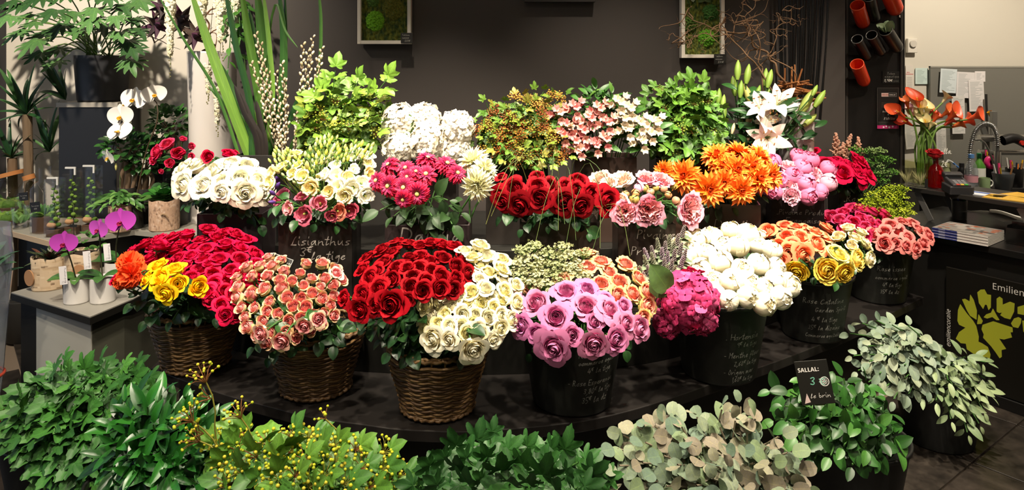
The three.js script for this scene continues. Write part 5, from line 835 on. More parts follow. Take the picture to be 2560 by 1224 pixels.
[[800, 205, 'leftmost and lowest'], [838, 152, 'standing highest'], [895, 178, 'in the middle'], [968, 172, 'rightmost']].forEach(([x, y, w]) => branch('viburnum_branch', `tall viburnum shoot with large bright leaves, ${w}`, 'branch', 'tall viburnum shoots', u2.foot, P(x, y + 25, 3.06), { n: 6, from: 0.75, size: 0.085, leafG: vibG, leafM: palms(['#82b03c', '#74a436'], 0.5), petiole: 0.02, hang: 0, face: V(0, 0.6, 0.8), stemR: 0.0018 }));
clump([[1190, 300], [1215, 255], [1290, 235], [1370, 225], [1418, 235], [1400, 290], [1425, 340], [1420, 400], [1330, 418], [1230, 405], [1185, 360]], 24, { ...vibS, label: (i, p) => `reddish viburnum branch beside white hydrangeas, ${p}`, group: 'reddish viburnum', foot: u4.foot, d: 3.06, tilt: 0.06, bulge: 0.08, n: 6, from: 0.6, size: 0.045, leafM: palms(['#62882a', '#76902e', '#4f7a26', '#8d8a34'], 0.5), most: 60, extra: berryExtra(OB, 26, 0.03, 0.85, 0.0035) });
clump([[1612, 260], [1640, 215], [1700, 200], [1760, 210], [1800, 260], [1812, 320], [1790, 380], [1700, 395], [1640, 380], [1615, 330]], 26, { ...vibS, label: (i, p) => `green viburnum branch left of the lilies, ${p}`, group: 'green viburnum', foot: u6.foot, d: 3.2, tilt: 0.06, bulge: 0.08, n: 6, from: 0.6, size: 0.07, leafM: palms(['#5f9232', '#70a03a', '#4f7f2c'], 0.5), most: 44, extra: berryExtra(DG, 18, 0.03, 0.65) });
[[1690, 205, 'leftmost'], [1722, 208, 'rightmost']].forEach(([x, y, w]) => branch('viburnum_branch', `upright viburnum shoot above the green viburnum, ${w}`, 'branch', 'upright viburnum shoots', u6.foot, P(x, y + 20, 3.18), { n: 5, from: 0.78, size: 0.08, leafG: vibG, leafM: palms(['#74ac3a'], 0.5), petiole: 0.02, hang: 0, face: V(0, 0.6, 0.8), stemR: 0.0018 }));
// alstroemerias: a head of trumpets on each stem
const trumpet = memo('tru', () => { const a = [], b = []; for (let i = 0; i < 6; i++) { const g = spin(xf(tepal(1, i % 2 ? 0.18 : 0.26, [-0.25, 1.0], 4, 6, 0.03), V(0, 0, 0), [0, 0, 0]), i * PI / 3); (i % 2 ? b : a).push(g); } return { a: merge(a), b: merge(b) }; });
function headOf(name, label, cat, group, px, py, d, foot, m1, m2, n, size, face = V(0, 0.35, 1)) {
  const t = thing(name, label, cat, foot, group), rel = P(px, py, d).sub(foot), hub = rel.clone().add(V(0, -0.03, -0.03));
  mesh('stem', tube([V(0, 0, 0), hub.clone().multiplyScalar(0.6).add(V(0, 0.03, 0)), hub], 0.0024, 6, 5), GREEN(), t);
  for (let i = 0; i < n; i++) { const a = i * 2.399, k = Math.sqrt(i / n), dir = face.clone().add(V(Math.cos(a) * k * 0.8, Math.sin(a) * k * 0.8, 0)).normalize(), p = hub.clone().addScaledVector(dir, 0.035), q = aim(dir, R() * 6); const f = mesh('floret', trumpet.a, pick(m1), t, p, q, size); mesh('inner_tepals', trumpet.b, pick(m2), f); mesh('flower_stalk', tube([V(0, 0, 0), p.clone().sub(hub).multiplyScalar(0.5), p.clone().sub(hub)], 0.0012, 3, 4), GREEN(), t, hub); }
  for (let i = 0; i < 4; i++) { const a = R() * 6.28; mesh('leaf', memo('alsl', () => blade(0.085, 0.014, { droop: 0.7 })), pick(blades(['#4a8034', '#3a6e2c'], 0.45)), t, hub.clone().add(V(0, -0.01, 0)), frame(V(Math.cos(a), rr(-0.1, 0.6), Math.sin(a) * 0.5 + 0.4), V(0, 0.6, 1))); }
}
const AP1 = shades(['#e3998f', '#e08c8a', '#e9aea0'], 0.6), AP2 = shades(['#f3d6c4', '#e9a0a0'], 0.6), AW1 = shades(['#f0e6d2', '#ede0c6'], 0.6), AW2 = shades(['#f2e8c8', '#e8d8b8'], 0.6);
[[1400, 275], [1440, 262], [1425, 310], [1410, 330], [1460, 320], [1520, 300], [1450, 362], [1490, 355], [1478, 290], [1500, 265], [1440, 345], [1515, 340]].forEach((p, i, a) => headOf('alstroemeria', `pink alstroemeria head, ${placePhrases(a)[i]}`, 'flower', 'pink alstroemerias', p[0], p[1], 3.05, u5.foot, AP1, AP2, 5, 0.053));
[[1575, 265], [1550, 250], [1600, 300], [1570, 315], [1625, 325], [1605, 345], [1640, 300], [1560, 290]].forEach((p, i, a) => headOf('alstroemeria', `white alstroemeria head, ${placePhrases(a)[i]}`, 'flower', 'white alstroemerias', p[0], p[1], 3.06, u5.foot, AW1, AW2, 5, 0.053));
[[1470, 235], [1490, 222], [1510, 245], [1530, 232], [1450, 250]].forEach((p, i, a) => branch('alstroemeria_shoot', `leafy alstroemeria shoot with green buds, ${placePhrases(a)[i]}`, 'leaf sprig', 'alstroemeria shoots', u5.foot, P(p[0], p[1], 3.08), { n: 7, from: 0.82, size: 1, leafG: [memo('alsl', () => blade(0.085, 0.014, { droop: 0.7 }))], leafM: blades(['#4a8034', '#3a6e2c', '#6a9a44'], 0.45), hang: -0.3, petiole: 0.004 }));
// lilies
const lilyPetal = memo('lilyp', () => tepal(1, 0.2, [0.1, 1.5], 6, 8, 0.02, 0.75)), lilyBudG = memo('lilyb', () => merge([0, 1, 2].map((i) => patch(4, 8, (u, v) => { const s = u * 2 - 1, r = 0.17 * Math.pow(Math.sin(PI * clamp(0.1 + v * 0.88, 0, 1)), 0.75) * (1 - 0.12 * s * s), a = i * 2.094 + s * 1.1; return [Math.cos(a) * r, v, Math.sin(a) * r]; }))));
const LB = ['#8fb04a', '#7fa23e', '#c3bd6a', '#d8c79a', '#a7b85a'].map((c) => M(c, 0.5)), lilyLeaf = memo('lilyl', () => blade(1, 0.14, { droop: 0.8, fold: 0.3 }));
const lilyLeaves = (t, at, n, s = 0.12) => { for (let i = 0; i < n; i++) { const a = R() * 6.28; mesh('leaf', lilyLeaf, pick(blades(['#2f5a2e', '#3c6e38', '#244a28'], 0.35)), t, at.clone().add(V(0, rr(-0.07, 0.02), 0)), frame(V(Math.cos(a), rr(0, 0.7), Math.sin(a) * 0.6 + 0.2), V(0, 0.5, 1)), s * rr(0.7, 1.1)); } };
[[1845, 155, 1843, 200, 0], [1872, 165, 1865, 210, 0], [1832, 195, 1838, 240, 0], [1853, 205, 1850, 245, 1], [1862, 215, 1880, 265, 2], [1915, 175, 1912, 215, 0], [1928, 178, 1918, 220, 0], [1922, 215, 1918, 250, 0], [1900, 215, 1890, 245, 1], [1918, 245, 1925, 300, 1], [1880, 270, 1868, 312, 3], [1855, 290, 1848, 320, 2], [1835, 310, 1830, 335, 3], [1873, 330, 1868, 355, 3], [2030, 230, 2000, 285, 4], [2042, 215, 2030, 240, 0], [2060, 230, 2036, 268, 0], [2038, 288, 2008, 316, 4], [1765, 225, 1770, 255, 0], [1775, 230, 1778, 255, 0], [1798, 225, 1795, 265, 1], [1810, 240, 1805, 275, 0], [1812, 265, 1808, 300, 1]].forEach(([tx, ty, bx, by, c], i, a) => {
  const d = 3.4 + 0.02 * (i % 3), foot = offs(u7.foot, V(0, 0.05, 0)), t = thing('lily_bud', `closed lily bud, ${placePhrases(a)[i]} of the lily buds`, 'flower bud', foot, 'lily buds'), b = P(bx, by, d).sub(foot), tip = P(tx, ty, d + 0.02).sub(foot), L = tip.clone().sub(b);
  mesh('stem', tube([V(0, 0, 0), b.clone().multiplyScalar(0.6).add(V(0, 0.04, 0)), b], 0.003, 6, 5), GREEN(), t);
  mesh('bud', lilyBudG, LB[c], t, b, aim(L), L.length() * 1.12);
  lilyLeaves(t, b.clone().add(V(0, -0.05, 0)), 2, 0.1);
});
[[1945, 258, 44, V(-0.1, 0.5, 0.8)], [1918, 345, 52, V(-0.25, 0.1, 1)], [1905, 300, 40, V(0.5, 0.3, 0.8)], [1900, 270, 36, V(-0.4, 0.5, 0.7)]].forEach(([x, y, r, f], i) => {
  const d = 3.36, foot = offs(u7.foot, V(0, 0.05, 0)), t = thing('lily', ['open white lily, topmost, facing up in front of the twigs', 'large open blush lily hanging lowest over the pink peonies', 'open white lily with a curled petal above the lowest one', 'half hidden white lily on the left'][i], 'flower', foot), b = P(x, y, d).sub(foot);
  mesh('stem', tube([V(0, 0, 0), b.clone().multiplyScalar(0.6).add(V(0, 0.04, -0.02)), b.clone().addScaledVector(f, -0.03)], 0.003, 6, 5), GREEN(), t);
  const q = aim(f, i), s = S(r, d) * 1.6;
  for (let k = 0; k < 6; k++) mesh('petal', lilyPetal, M(i === 1 ? '#f1ddd2' : '#f2ece0', 0.5), t, b.clone().addScaledVector(f.clone().normalize(), -s * 0.35), q.clone().multiply(new THREE.Quaternion().setFromAxisAngle(UP, k * PI / 3)), s * (k % 2 ? 0.92 : 1));
  for (let k = 0; k < 6; k++) { const a = k * 1.05, e = V(Math.cos(a) * 0.22, 0.6, Math.sin(a) * 0.22).multiplyScalar(s); const st = mesh('stamen', tube([V(0, -0.2 * s, 0), e.clone().multiplyScalar(0.6), e], 0.0009, 4, 4), M('#c9c98a', 0.6), t, b, q); mesh('anther', xf(new THREE.SphereGeometry(0.004, 6, 4), e, [0, 0, 0], V(2, 0.7, 0.7)), M('#8a5a2a', 0.7), st); }
  lilyLeaves(t, b.clone().add(V(0, -0.05, -0.03)), 5);
});
scatter([[1840, 260], [1900, 240], [2000, 260], [2060, 290], [2050, 340], [1960, 360], [1870, 370], [1840, 320]], 48, 9).forEach((p, i, a) => branch('lily_shoot', `lily stem with dark pointed leaves, ${placePhrases(a)[i]}`, 'leaf sprig', 'lily foliage', u7.foot, P(p[0], p[1], 3.46), { n: 6, from: 0.6, size: 0.105, leafG: [lilyLeaf], leafM: blades(['#2f5a2e', '#37663a', '#244a28'], 0.35), petiole: 0.003, hang: 0.1 }));
// ---------- white floor vases with branches ----------
function tallVase(px0, px1, top, d, label) { const r = S((px1 - px0) / 2, d), c = P((px0 + px1) / 2, top, d), t = thing('tall_vase', label, 'vase', V(c.x, 0, -d)); mesh('vase_body', lathe([[0.001, 0], [r * 0.72, 0], [r * 0.74, 0.01], [r, c.y - 0.01], [r * 1.01, c.y], [r * 0.93, c.y - 0.004], [r * 0.7, 0.02], [0.001, 0.02]], 48), M('#d8d2cc', 0.3), t); return V(c.x, c.y - 0.15, -d); }
const wv1 = tallVase(472, 592, 128, 3.85, 'tall white vase by the left wall holding wisteria branches'), wv2 = tallVase(1948, 2034, 255, 3.55, 'tall white vase behind the lilies holding twigs');
// crooked twigs: grows a branching tube
function crooked(start, path, r0, kinks, gs, depth = 0) {
  const pts = [start.clone()]; for (const p of path) { const a = pts[pts.length - 1]; for (let k = 1; k <= kinks; k++) pts.push(a.clone().lerp(p, k / kinks).add(k < kinks ? V(rr(-1, 1), rr(-1, 1), rr(-1, 1)).multiplyScalar(a.distanceTo(p) / kinks * 0.55) : V(0, 0, 0))); }
  const c = new THREE.CatmullRomCurve3(pts), n = pts.length * 4, g = new THREE.TubeGeometry(c, n, 1, 5), ps = g.attributes.position;
  for (let i = 0; i <= n; i++) { const ctr = c.getPointAt(i / n), r = r0 * (1 - 0.75 * i / n); for (let j = 0; j <= 5; j++) { const id = i * 6 + j; ps.setXYZ(id, ctr.x + (ps.getX(id) - ctr.x) * r, ctr.y + (ps.getY(id) - ctr.y) * r, ctr.z + (ps.getZ(id) - ctr.z) * r); } }
  gs.push(g);
  if (depth < 2) for (let i = 0; i < (depth ? 2 : 9); i++) { const p = c.getPoint(rr(0.3, 1)), L = r0 * (depth ? 9 : 11); crooked(p, [p.clone().add(V(rr(-1, 1), rr(-0.8, 1), rr(-0.5, 0.5)).multiplyScalar(L)), p.clone().add(V(rr(-1.4, 1.4), rr(-0.8, 1.4), rr(-0.6, 0.6)).multiplyScalar(L * 1.4))], r0 * 0.45, 3, gs, depth + 1); }
  return gs;
}
[[[[1965, 210], [1925, 150], [1880, 95], [1820, 80], [1760, 60], [1700, 35]], 0.0085, 'main corkscrew branch reaching left across the moss picture'], [[[1905, 190], [1900, 130], [1870, 60], [1885, -20]], 0.006, 'corkscrew branch rising straight up to the top edge'], [[[1925, 140], [1940, 70], [1975, 55], [1980, 20]], 0.005, 'short corkscrew branch curling up beside the black sticks'], [[[1890, 160], [1830, 100], [1770, 85], [1730, 95], [1705, 110]], 0.006, 'lower corkscrew branch ending on the picture frame']].forEach(([p, r, l], i) => {
  const foot = wv2.clone(); one('corkscrew_branch', `brown ${l}`, 'branch', merge(crooked(V(0, 0, 0), p.map(([x, y]) => P(x, y, 3.5 - (i % 2) * 0.05).sub(foot)), r, 3, [])), M('#70543a', 0.75), foot, 'corkscrew branches');
});
[[[445, 60], [410, 90], [385, 108]], [[500, 60], [540, 20], [580, -30]], [[520, 80], [500, 20], [470, -20]]].forEach((p, i) => one('corkscrew_branch', ['brown branch reaching left from the wisteria vase', 'brown branch rising right from the wisteria vase', 'brown branch rising steeply from the wisteria vase'][i], 'branch', merge(crooked(V(0, 0, 0), [[520, 120], ...p].map(([x, y]) => P(x, y, 3.82).sub(wv1)), 0.009, 3, [], 1)), M('#6f4f34', 0.75), wv1));
// cut twigs bundled in the right vase
for (let i = 0; i < 44; i++) { const a = R() * 6.28, up = i < 4, c = V(wv2.x, wv2.y + 0.2, wv2.z), q = up ? V(rr(-0.2, 0.4), 1, 0.1) : V(Math.cos(a), rr(-0.15, 0.25), Math.sin(a) * 0.5), L = up ? rr(0.1, 0.16) : rr(0.06, 0.12), p = c.clone().add(V(rr(-0.08, 0.07), up ? 0.06 : rr(-0.06, 0.05), rr(-0.02, 0.08))); one('cut_twig', up ? `upright cut twig standing out of the twig bundle, ${['shortest', 'thick', 'thin', 'slanted'][i]}` : 'short cut brown twig lying criss-cross on the bundle in the right white vase', 'twig', cyl(0.004, 0.0055, L, 7), pick([M('#8a5428', 0.7), M('#a0683a', 0.7), M('#6f4424', 0.7)]), p, 'cut twigs').quaternion.copy(aim(q)); }
// black sticks standing against the wall
for (let i = 0; i < 22; i++) { const x = 1945 + i * 6.2 + rr(-3, 3), b = P(x + rr(-6, 6) + (1990 - x) * 0.3, 300, 3.66), tp = P(x, -60, 3.66); one('black_stick', `thin black stick standing against the dark wall, ${i ? (i === 21 ? 'rightmost' : ORD[Math.min(i, 19)] + ' from left' + (i > 19 ? ' but one' : '')) : 'leftmost'}`, 'stick', tube([V(0, 0, 0), tp.clone().sub(b).multiplyScalar(0.5).add(V(rr(-0.01, 0.01), 0, 0)), tp.clone().sub(b)], 0.004, 6, 6), M('#0e0d0c', 0.35), b, 'black sticks'); }
// artificial white wisteria hanging at the left
const wist = memo('wistf', () => merge([0, 1, 2].map((i) => spin(patch(2, 2, (u, v) => { const s = u * 2 - 1; return [0.9 * v, 0.5 * v - 0.5 * v * v + 0.2 * (1 - s * s), 0.7 * s * Math.sin(PI * clamp(0.15 + v * 0.8, 0, 1))]; }), i * 2.09)))), WM = shades(['#efe9cc', '#f2eed8', '#e6dfbc'], 0.7);
[[425, -20, 140, 15, 3.6], [555, -40, 105, 26, 3.62], [590, -40, 60, 14, 3.6], [520, 160, 235, 9, 3.66], [543, 215, 310, 10, 3.66], [505, -20, 70, 16, 3.64]].forEach(([x, y0, y1, w, d], i) => {
  const top = P(x, y0, d), t = thing('wisteria_cluster', `hanging white wisteria cluster, ${['leftmost, ending in a tail of buds', 'broadest, beside the tall leaves', 'short one at the upper right', 'slim one on the white vase', 'small lowest one near the strap leaf', 'broad one behind the brown stars'][i]}`, 'flower', top, 'white wisteria'), L = S(y1 - y0, d), r = S(w, d);
  mesh('stem', tube([V(0, i === 3 || i === 4 ? 0.42 : 0.05, i === 3 || i === 4 ? -0.08 : 0), V(0, -L / 2, 0), V(0.004, -L * 1.15, 0)], 0.0014, 6, 4), M('#5f6a34', 0.6), t);
  const n = Math.round((y1 - y0) * w / 26); for (let j = 0; j < n; j++) { const k = j / n, a = j * 2.399, q = r * (1 - 0.6 * k) * rr(0.6, 1); mesh('floret', wist, pick(WM), t, V(Math.cos(a) * q, -L * k, Math.sin(a) * q), aim(V(Math.cos(a), -0.2, Math.sin(a) + 0.3), a), 0.017 * (1 - 0.4 * k)); }
  for (let j = 0; j < 7; j++) mesh('bud', catkin, M('#7f7a4a', 0.7), t, V(rr(-0.008, 0.008), -L * (1.02 + 0.05 * j), rr(-0.006, 0.006)), null, 0.0038);
});
[[600, 150], [570, 170], [615, 40], [600, 90], [560, 60]].forEach((p, i, a) => branch('wisteria_leaf', `hanging wisteria leaf spray of oval leaflets, ${placePhrases(a)[i]}`, 'leaf', 'wisteria leaves', P(590, -20, 3.66), P(p[0], p[1], 3.55), { n: 9, from: 0.4, size: 0.06, leafG: [memo('wl', () => blade(1, 0.2, { droop: 0.5 }))], leafM: blades(['#4f8a34', '#3f762c'], 0.5), petiole: 0.004 }));
// dark folded paper stars
[[395, 62, 42], [455, 50, 46], [488, 88, 44], [405, 20, 34]].forEach(([x, y, r], i) => {
  const c = P(x, y, 3.72), t = thing('paper_star', `dark brown pointed paper star, ${['leftmost', 'beside the left wisteria', 'lowest, on the vase rim', 'topmost, with purple inside'][i]}`, 'ornament', c, 'brown paper stars'), R0 = S(r, 3.72);
  for (let k = 0; k < 9; k++) { const a = k * 2.399, y2 = 1 - 1.8 * (k + 0.5) / 9, q = Math.sqrt(1 - y2 * y2), dir = V(Math.cos(a) * q, Math.sin(a) * q, Math.abs(y2) * 0.9); mesh('star_point', new THREE.ConeGeometry(R0 * 0.36, R0 * 1.1, 4, 1, true), pick([M('#3a2c26', 0.6), M('#4a3a33', 0.6), M('#2c1f22', 0.6), M('#3d1630', 0.6)]), t, dir.clone().multiplyScalar(R0 * 0.5), aim(dir, k)); }
});
// ---------- moss pictures ----------
function mossFrame(x0, x1, y0, y1, d, label, balls) {
  const a = P(x0, y0, d), b = P(x1, y1, d), w = b.x - a.x, h = a.y - b.y, t = thing('moss_picture', label, 'picture', V((a.x + b.x) / 2, (a.y + b.y) / 2, -d)), m = M('#ded6c8', 0.6), fw = S(9, d), dp = 0.05, zw = -3.75 + d;
  for (const s of [-1, 1]) { mesh('frame_side', xf(box(fw, h, dp), V(s * (w / 2 - fw / 2), 0, -dp / 2)), m, t); mesh('frame_rail', xf(box(w - 2 * fw, fw, dp), V(0, s * (h / 2 - fw / 2), -dp / 2)), m, t); }
  mesh('backing', xf(box(w - fw, h - fw, 0.006), V(0, 0, -dp + 0.004)), M('#1d2312', 0.9), t);
  const blob = (cx, cy, rx, ry, rz, c1, c2, fine, n) => { const g = patch(n, n, (u, v) => { const x = (u * 2 - 1), y = (v * 2 - 1), q = Math.max(0, 1 - Math.pow(Math.abs(x), 4) * 0 - 0); const e = rz > 0.02 ? Math.sqrt(Math.max(0, 1 - x * x - y * y)) : 1; const nn = nz((cx + x * rx) * fine, (cy + y * ry) * fine, rz * 50) * 0.5 + nz((cx + x * rx) * fine * 2.7, (cy + y * ry) * fine * 2.7, 3) * 0.4; const k = rz > 0.02 ? Math.min(1, 1 / Math.max(1e-6, Math.hypot(x, y))) : 1; return [cx + x * rx * k, cy + y * ry * k, -dp + 0.008 + rz * e + nn * 0.02]; }, (u, v) => mixC(c1, c2, 0.5 + nz(u * 17, v * 17, fine) * 1.1 + nz(u * 50, v * 50, 2) * 0.5)); return mesh('moss', g, M('#ffffff', 0.95, VC), t); };
  blob(0, 0, w / 2 - fw, h / 2 - fw, 0.014, '#28401a', '#6a6f24', 70, 90);
  for (const [bx, by, r, c1, c2] of balls) { const p = P(bx, by, d); blob(p.x - t.position.x, p.y - t.position.y, S(r, d), S(r, d) * 1.05, 0.035, c1, c2, 110, 40); }
  for (let i = 0; i < 5; i++) { const p = P(lerp(x0, x1, 0.3 + 0.1 * i), lerp(y0, y1, 0.45), d); mesh('leaf', memo('drl', () => blade(0.06, 0.014, { droop: 0.4 })), pick([M('#8f9a80', 0.8), M('#4a5f34', 0.8)]), t, p.sub(t.position).add(V(0, 0, -0.02)), frame(V(rr(-1, 1), rr(-0.2, 1), 0.2), V(0, 0, 1))); }
  return t;
}
mossFrame(893, 1027, -150, 110, 3.68, 'white framed moss picture on the dark wall left of the middle', [[935, 52, 27, '#5f9a1c', '#84c02c'], [980, 20, 30, '#55601e', '#7f7a2c'], [930, 0, 18, '#3f6a2c', '#6a8a3a']]);
mossFrame(1704, 1812, -110, 145, 3.68, 'white framed moss picture behind the corkscrew branches', [[1770, 95, 24, '#4f8a1c', '#6fae2a'], [1725, 60, 22, '#3a5a20', '#5f7a2a'], [1780, 30, 22, '#2f5a24', '#4a7a30']]);
{ const a = P(1310, 5, 3.68), t = thing('framed_picture', 'dark framed picture whose lower edge shows at the top', 'picture', V(P(1400, 5, 3.68).x, a.y, -3.68)), w = S(178, 3.68); mesh('frame_rail', xf(box(w, 0.02, 0.05), V(0, 0.01, -0.025)), M('#26211e', 0.5), t); mesh('picture_back', xf(box(w, 0.5, 0.02), V(0, 0.26, -0.05)), M('#2a2420', 0.6), t); for (const s of [-1, 1]) mesh('frame_side', xf(box(0.02, 0.5, 0.05), V(s * (w / 2 - 0.01), 0.27, -0.025)), M('#26211e', 0.5), t); }
[[1017, 95, 'by the left moss picture'], [1800, 148, 'by the right moss picture']].forEach(([x, y, w]) => { const t = thing('picture_label', `small black handwritten card ${w}`, 'label', P(x, y, 3.65)), map = canvasTex(128, 96, (c, ww, h) => { c.fillStyle = '#15130f'; c.fillRect(0, 0, ww, h); chalk(c, 'Tableau', 12, 26, 15, { bold: 1.4 }); chalk(c, 'mousse', 12, 52, 15, { bold: 1.4 }); chalk(c, '200€', 40, 82, 17, { bold: 1.4 }); }); const c = mesh('card', box(S(30, 3.65), S(26, 3.65), 0.003, 0.001), M('#15130f', 0.5), t); mesh('print', xf(new THREE.PlaneGeometry(S(29, 3.65), S(25, 3.65)), V(0, 0, 0.002)), M('#ffffff', 0.5, { map }), c); });
// ---------- plant tables on the left ----------
const HT = 0.65, LTB = 0.48;
{
  const a = G(28, 730, LTB), c = G(225, 791, LTB), e = G(334, 745, LTB), t = thing('plant_table', 'low grey-topped table of orchids and birch pots with a white front', 'table');
  const xd = (p) => [p.x, -p.z], bl = [a.x + 0.2, -a.z + 0.42], br = [e.x + 0.03, -e.z + 0.3];
  mesh('table_top', slab([xd(a), xd(c), xd(e), br, bl], LTB - 0.006, LTB, 0.001), M('#8b8880', 0.45, { bumpMap: plasterBump, bumpScale: 0.0004 }), t);
  mesh('edge_board', slab([xd(a), xd(c), xd(e), br, bl], LTB - 0.034, LTB - 0.006, 0.001), black, t);
  const k = (p, q, u, ins) => { const x = lerp(p.x, q.x, u), d = lerp(-p.z, -q.z, u) + ins; return [x, d]; };
  mesh('front_panel', slab([k(a, c, 0.3, 0.02), k(a, c, 0.96, 0.03), k(a, c, 0.97, 0.06), k(a, c, 0.3, 0.05)], 0, LTB - 0.034, 0), M('#b9b8ae', 0.35), t);
  mesh('leg_panel', slab([k(a, c, 0.05, 0.04), k(a, c, 0.31, 0.025), k(a, c, 0.4, 0.3), k(a, c, 0.12, 0.35)], 0, LTB - 0.034, 0), black, t);
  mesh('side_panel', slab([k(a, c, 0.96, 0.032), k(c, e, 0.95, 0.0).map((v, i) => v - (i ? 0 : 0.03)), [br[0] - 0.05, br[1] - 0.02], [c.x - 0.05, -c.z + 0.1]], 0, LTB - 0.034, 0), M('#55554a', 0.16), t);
  const u = thing('plant_shelf', 'higher black unit with a wood-edged shelf of glass terrariums', 'shelf');
  const f = [[9, 572], [133, 604], [335, 575], [484, 590]].map(([x, y]) => xd(G(x, y, HT))), bk = [[-1.42, 3.8], [-2.75, 3.93]];
  mesh('board', slab([...f, ...bk], HT - 0.025, HT, 0.001), M('#8e8a80', 0.4), u);
  mesh('wood_edge', slab([f[0], f[1], [f[1][0], f[1][1] + 0.006], [f[0][0], f[0][1] + 0.006]].map(([x, d]) => [x, d - 0.004]), HT - 0.025, HT - 0.001, 0), woodEdge, u);
  mesh('body', slab([[f[0][0] + 0.05, f[0][1] + 0.1], [f[1][0], f[1][1] + 0.12], [f[2][0], f[2][1] + 0.1], [f[3][0] - 0.03, f[3][1] + 0.06], [-1.45, 3.78], [-2.6, 3.9]], 0, HT - 0.025, 0), black, u);
}
// tall black pedestal with the big potted philodendron
const pedTop = P(214, 256, 3.92).y;
{
  const d = 3.92, x0 = P(143, 0, d).x, x1 = P(292, 0, d).x, t = thing('pedestal', 'tall black pedestal with a pale edged top carrying the big plant', 'pedestal', V((x0 + x1) / 2, 0, -d - 0.13), null, 0.0), w = x1 - x0;
  mesh('body', xf(box(w - 0.01, pedTop - 0.026, 0.25), V(0, (pedTop - 0.026) / 2, 0)), M('#1c1d20', 0.4), t);
  mesh('top_board', xf(box(w + 0.012, 0.026, 0.265), V(0, pedTop - 0.013, 0)), M('#a59f94', 0.5), t);
  const c = P(222, 0, d).x, r = S(66, d), h = S(118, d), foot = V(c, pedTop, -d - 0.13), pp = thing('potted_philodendron', 'big dark grey pot of lobed philodendron leaves on the pedestal', 'potted plant', foot);
  mesh('pot', lathe([[0.001, 0], [r * 0.84, 0], [r * 0.88, 0.012], [r, h], [r * 0.95, h], [r * 0.93, h - 0.01], [0.001, h - 0.02]], 48), M('#2a2b2f', 0.45), pp);
  const lg = memo('phil', () => [0, 1].map((i) => lobed([[0, 1, 0.3], [0.42, 0.86, 0.26], [0.85, 0.76, 0.25], [1.3, 0.66, 0.26], [1.8, 0.55, 0.28], [2.3, 0.42, 0.3]], { teeth: 5, tooth: 0.02, droop: 0.5 + 0.3 * i, cup: 0.1, steps: 96, wave: 0.04 }))), lm = palms(['#4f7a44', '#3c6638', '#5c8a50', '#32592f'], 0.45);
  const tips = [[25, 40], [60, 10], [110, -10], [60, 75], [90, 55], [95, 100], [140, 25], [170, -15], [190, 30], [215, -20], [240, 20], [275, -10], [290, 40], [310, 10], [335, 45], [345, 70], [350, 0], [320, 100], [330, 120], [265, 60], [120, 80], [150, 120], [105, 130], [200, 70], [300, 80], [40, 0], [75, 35], [250, -20], [160, 60], [230, 45], [325, 150], [150, 150]];
  tips.forEach(([x, y], i) => { const tip = P(x, y, 3.72 + 0.16 * ((i * 5) % 6) / 3 - 0.12).sub(foot), q = V(rr(-0.07, 0.07), h - 0.02, rr(-0.06, 0.06)), out = V(tip.x, 0, tip.z + 0.1).normalize(), m = tip.clone().lerp(q, 0.45).add(V(0, 0.06, 0)); mesh('leaf_stalk', tube([q, m, tip], 0.0036, 8, 5), M('#5f7f3e', 0.5), pp); mesh('leaf', pick(lg), pick(lm), pp, tip, frame(out.clone().add(V(0, -0.35, 0)), V(0, 1, 0.5).addScaledVector(out, 0.35)), rr(0.1, 0.145)); });
  mesh('care_label', box(0.02, 0.07, 0.001, 0), M('#d9d9d2', 0.6), pp, V(0.035, h + 0.04, 0.09), new THREE.Quaternion().setFromEuler(new THREE.Euler(-0.2, 0.2, 0.1)));
}
// yuccas
function yucca(label, px, baseY, topY, d, leaves, foot) {
  const b = P(px, baseY, d), t = thing('yucca', label, 'plant', V(b.x, foot, -d)), top = P(px, topY, d).y - foot;
  mesh('pot', lathe([[0.001, 0], [0.1, 0], [0.13, 0.22], [0.12, 0.22], [0.001, 0.2]], 32), M('#2b2a28', 0.6), t);
  if (topY < baseY) mesh('trunk', tube([V(0, 0.2, 0), V(0.01, top * 0.6, 0), V(0, top, 0)], 0.024, 10, 10), M('#6f5c46', 0.9, { bumpMap: plasterBump, bumpScale: 0.01 }), t);
  leaves.forEach(([x, y, k], i) => { const tip = P(x, y, d + (i % 3 - 1.2) * 0.09).sub(t.position), q = V(0, top + (k ?? 0), 0), dir = tip.clone().sub(q); mesh('leaf', memo('yuc' + (i % 3), () => blade(1, 0.055, { droop: 0.25 + 0.3 * (i % 3), pw: 0.55, skew: 0.55, fold: 0.5, nv: 9 })), pick(blades(['#3f6e3a', '#2f5c33', '#4f8044', '#274f30'], 0.4)), t, q, frame(dir.clone().add(V(0, 0.06, 0)), V(0, 1, 0.6)), dir.length() * 1.05); });
}
yucca('yucca with a brown trunk at the far left edge', 68, 430, 285, 3.95, [[-10, 175], [5, 170], [50, 178], [70, 165], [100, 185], [120, 215], [20, 200], [-20, 250], [0, 300], [110, 260], [125, 240], [90, 190], [-20, 330], [60, 350], [130, 330], [10, 270], [75, 260], [40, 230], [-10, 220], [130, 280], [30, 320], [100, 320], [-30, 290]], 0);
yucca('lower yucca shoot at the far left, in front of the dark window frame', 30, 420, 395, 4.0, [[-20, 310], [10, 300], [50, 330], [70, 350], [-30, 360], [100, 370], [0, 400], [80, 400], [-20, 400], [40, 345]], 0);
yucca('yucca with upright blades behind the pedestal', 165, 250, 250, 4.0, [[80, 135], [110, 145], [130, 150], [100, 190], [145, 200], [60, 215], [150, 180], [90, 240]], 0.15);
yucca('yucca with hanging blades left of the pedestal', 125, 375, 380, 4.0, [[75, 265], [100, 300], [140, 250], [85, 345], [60, 350], [110, 385], [130, 260], [160, 350], [70, 400]], 0);
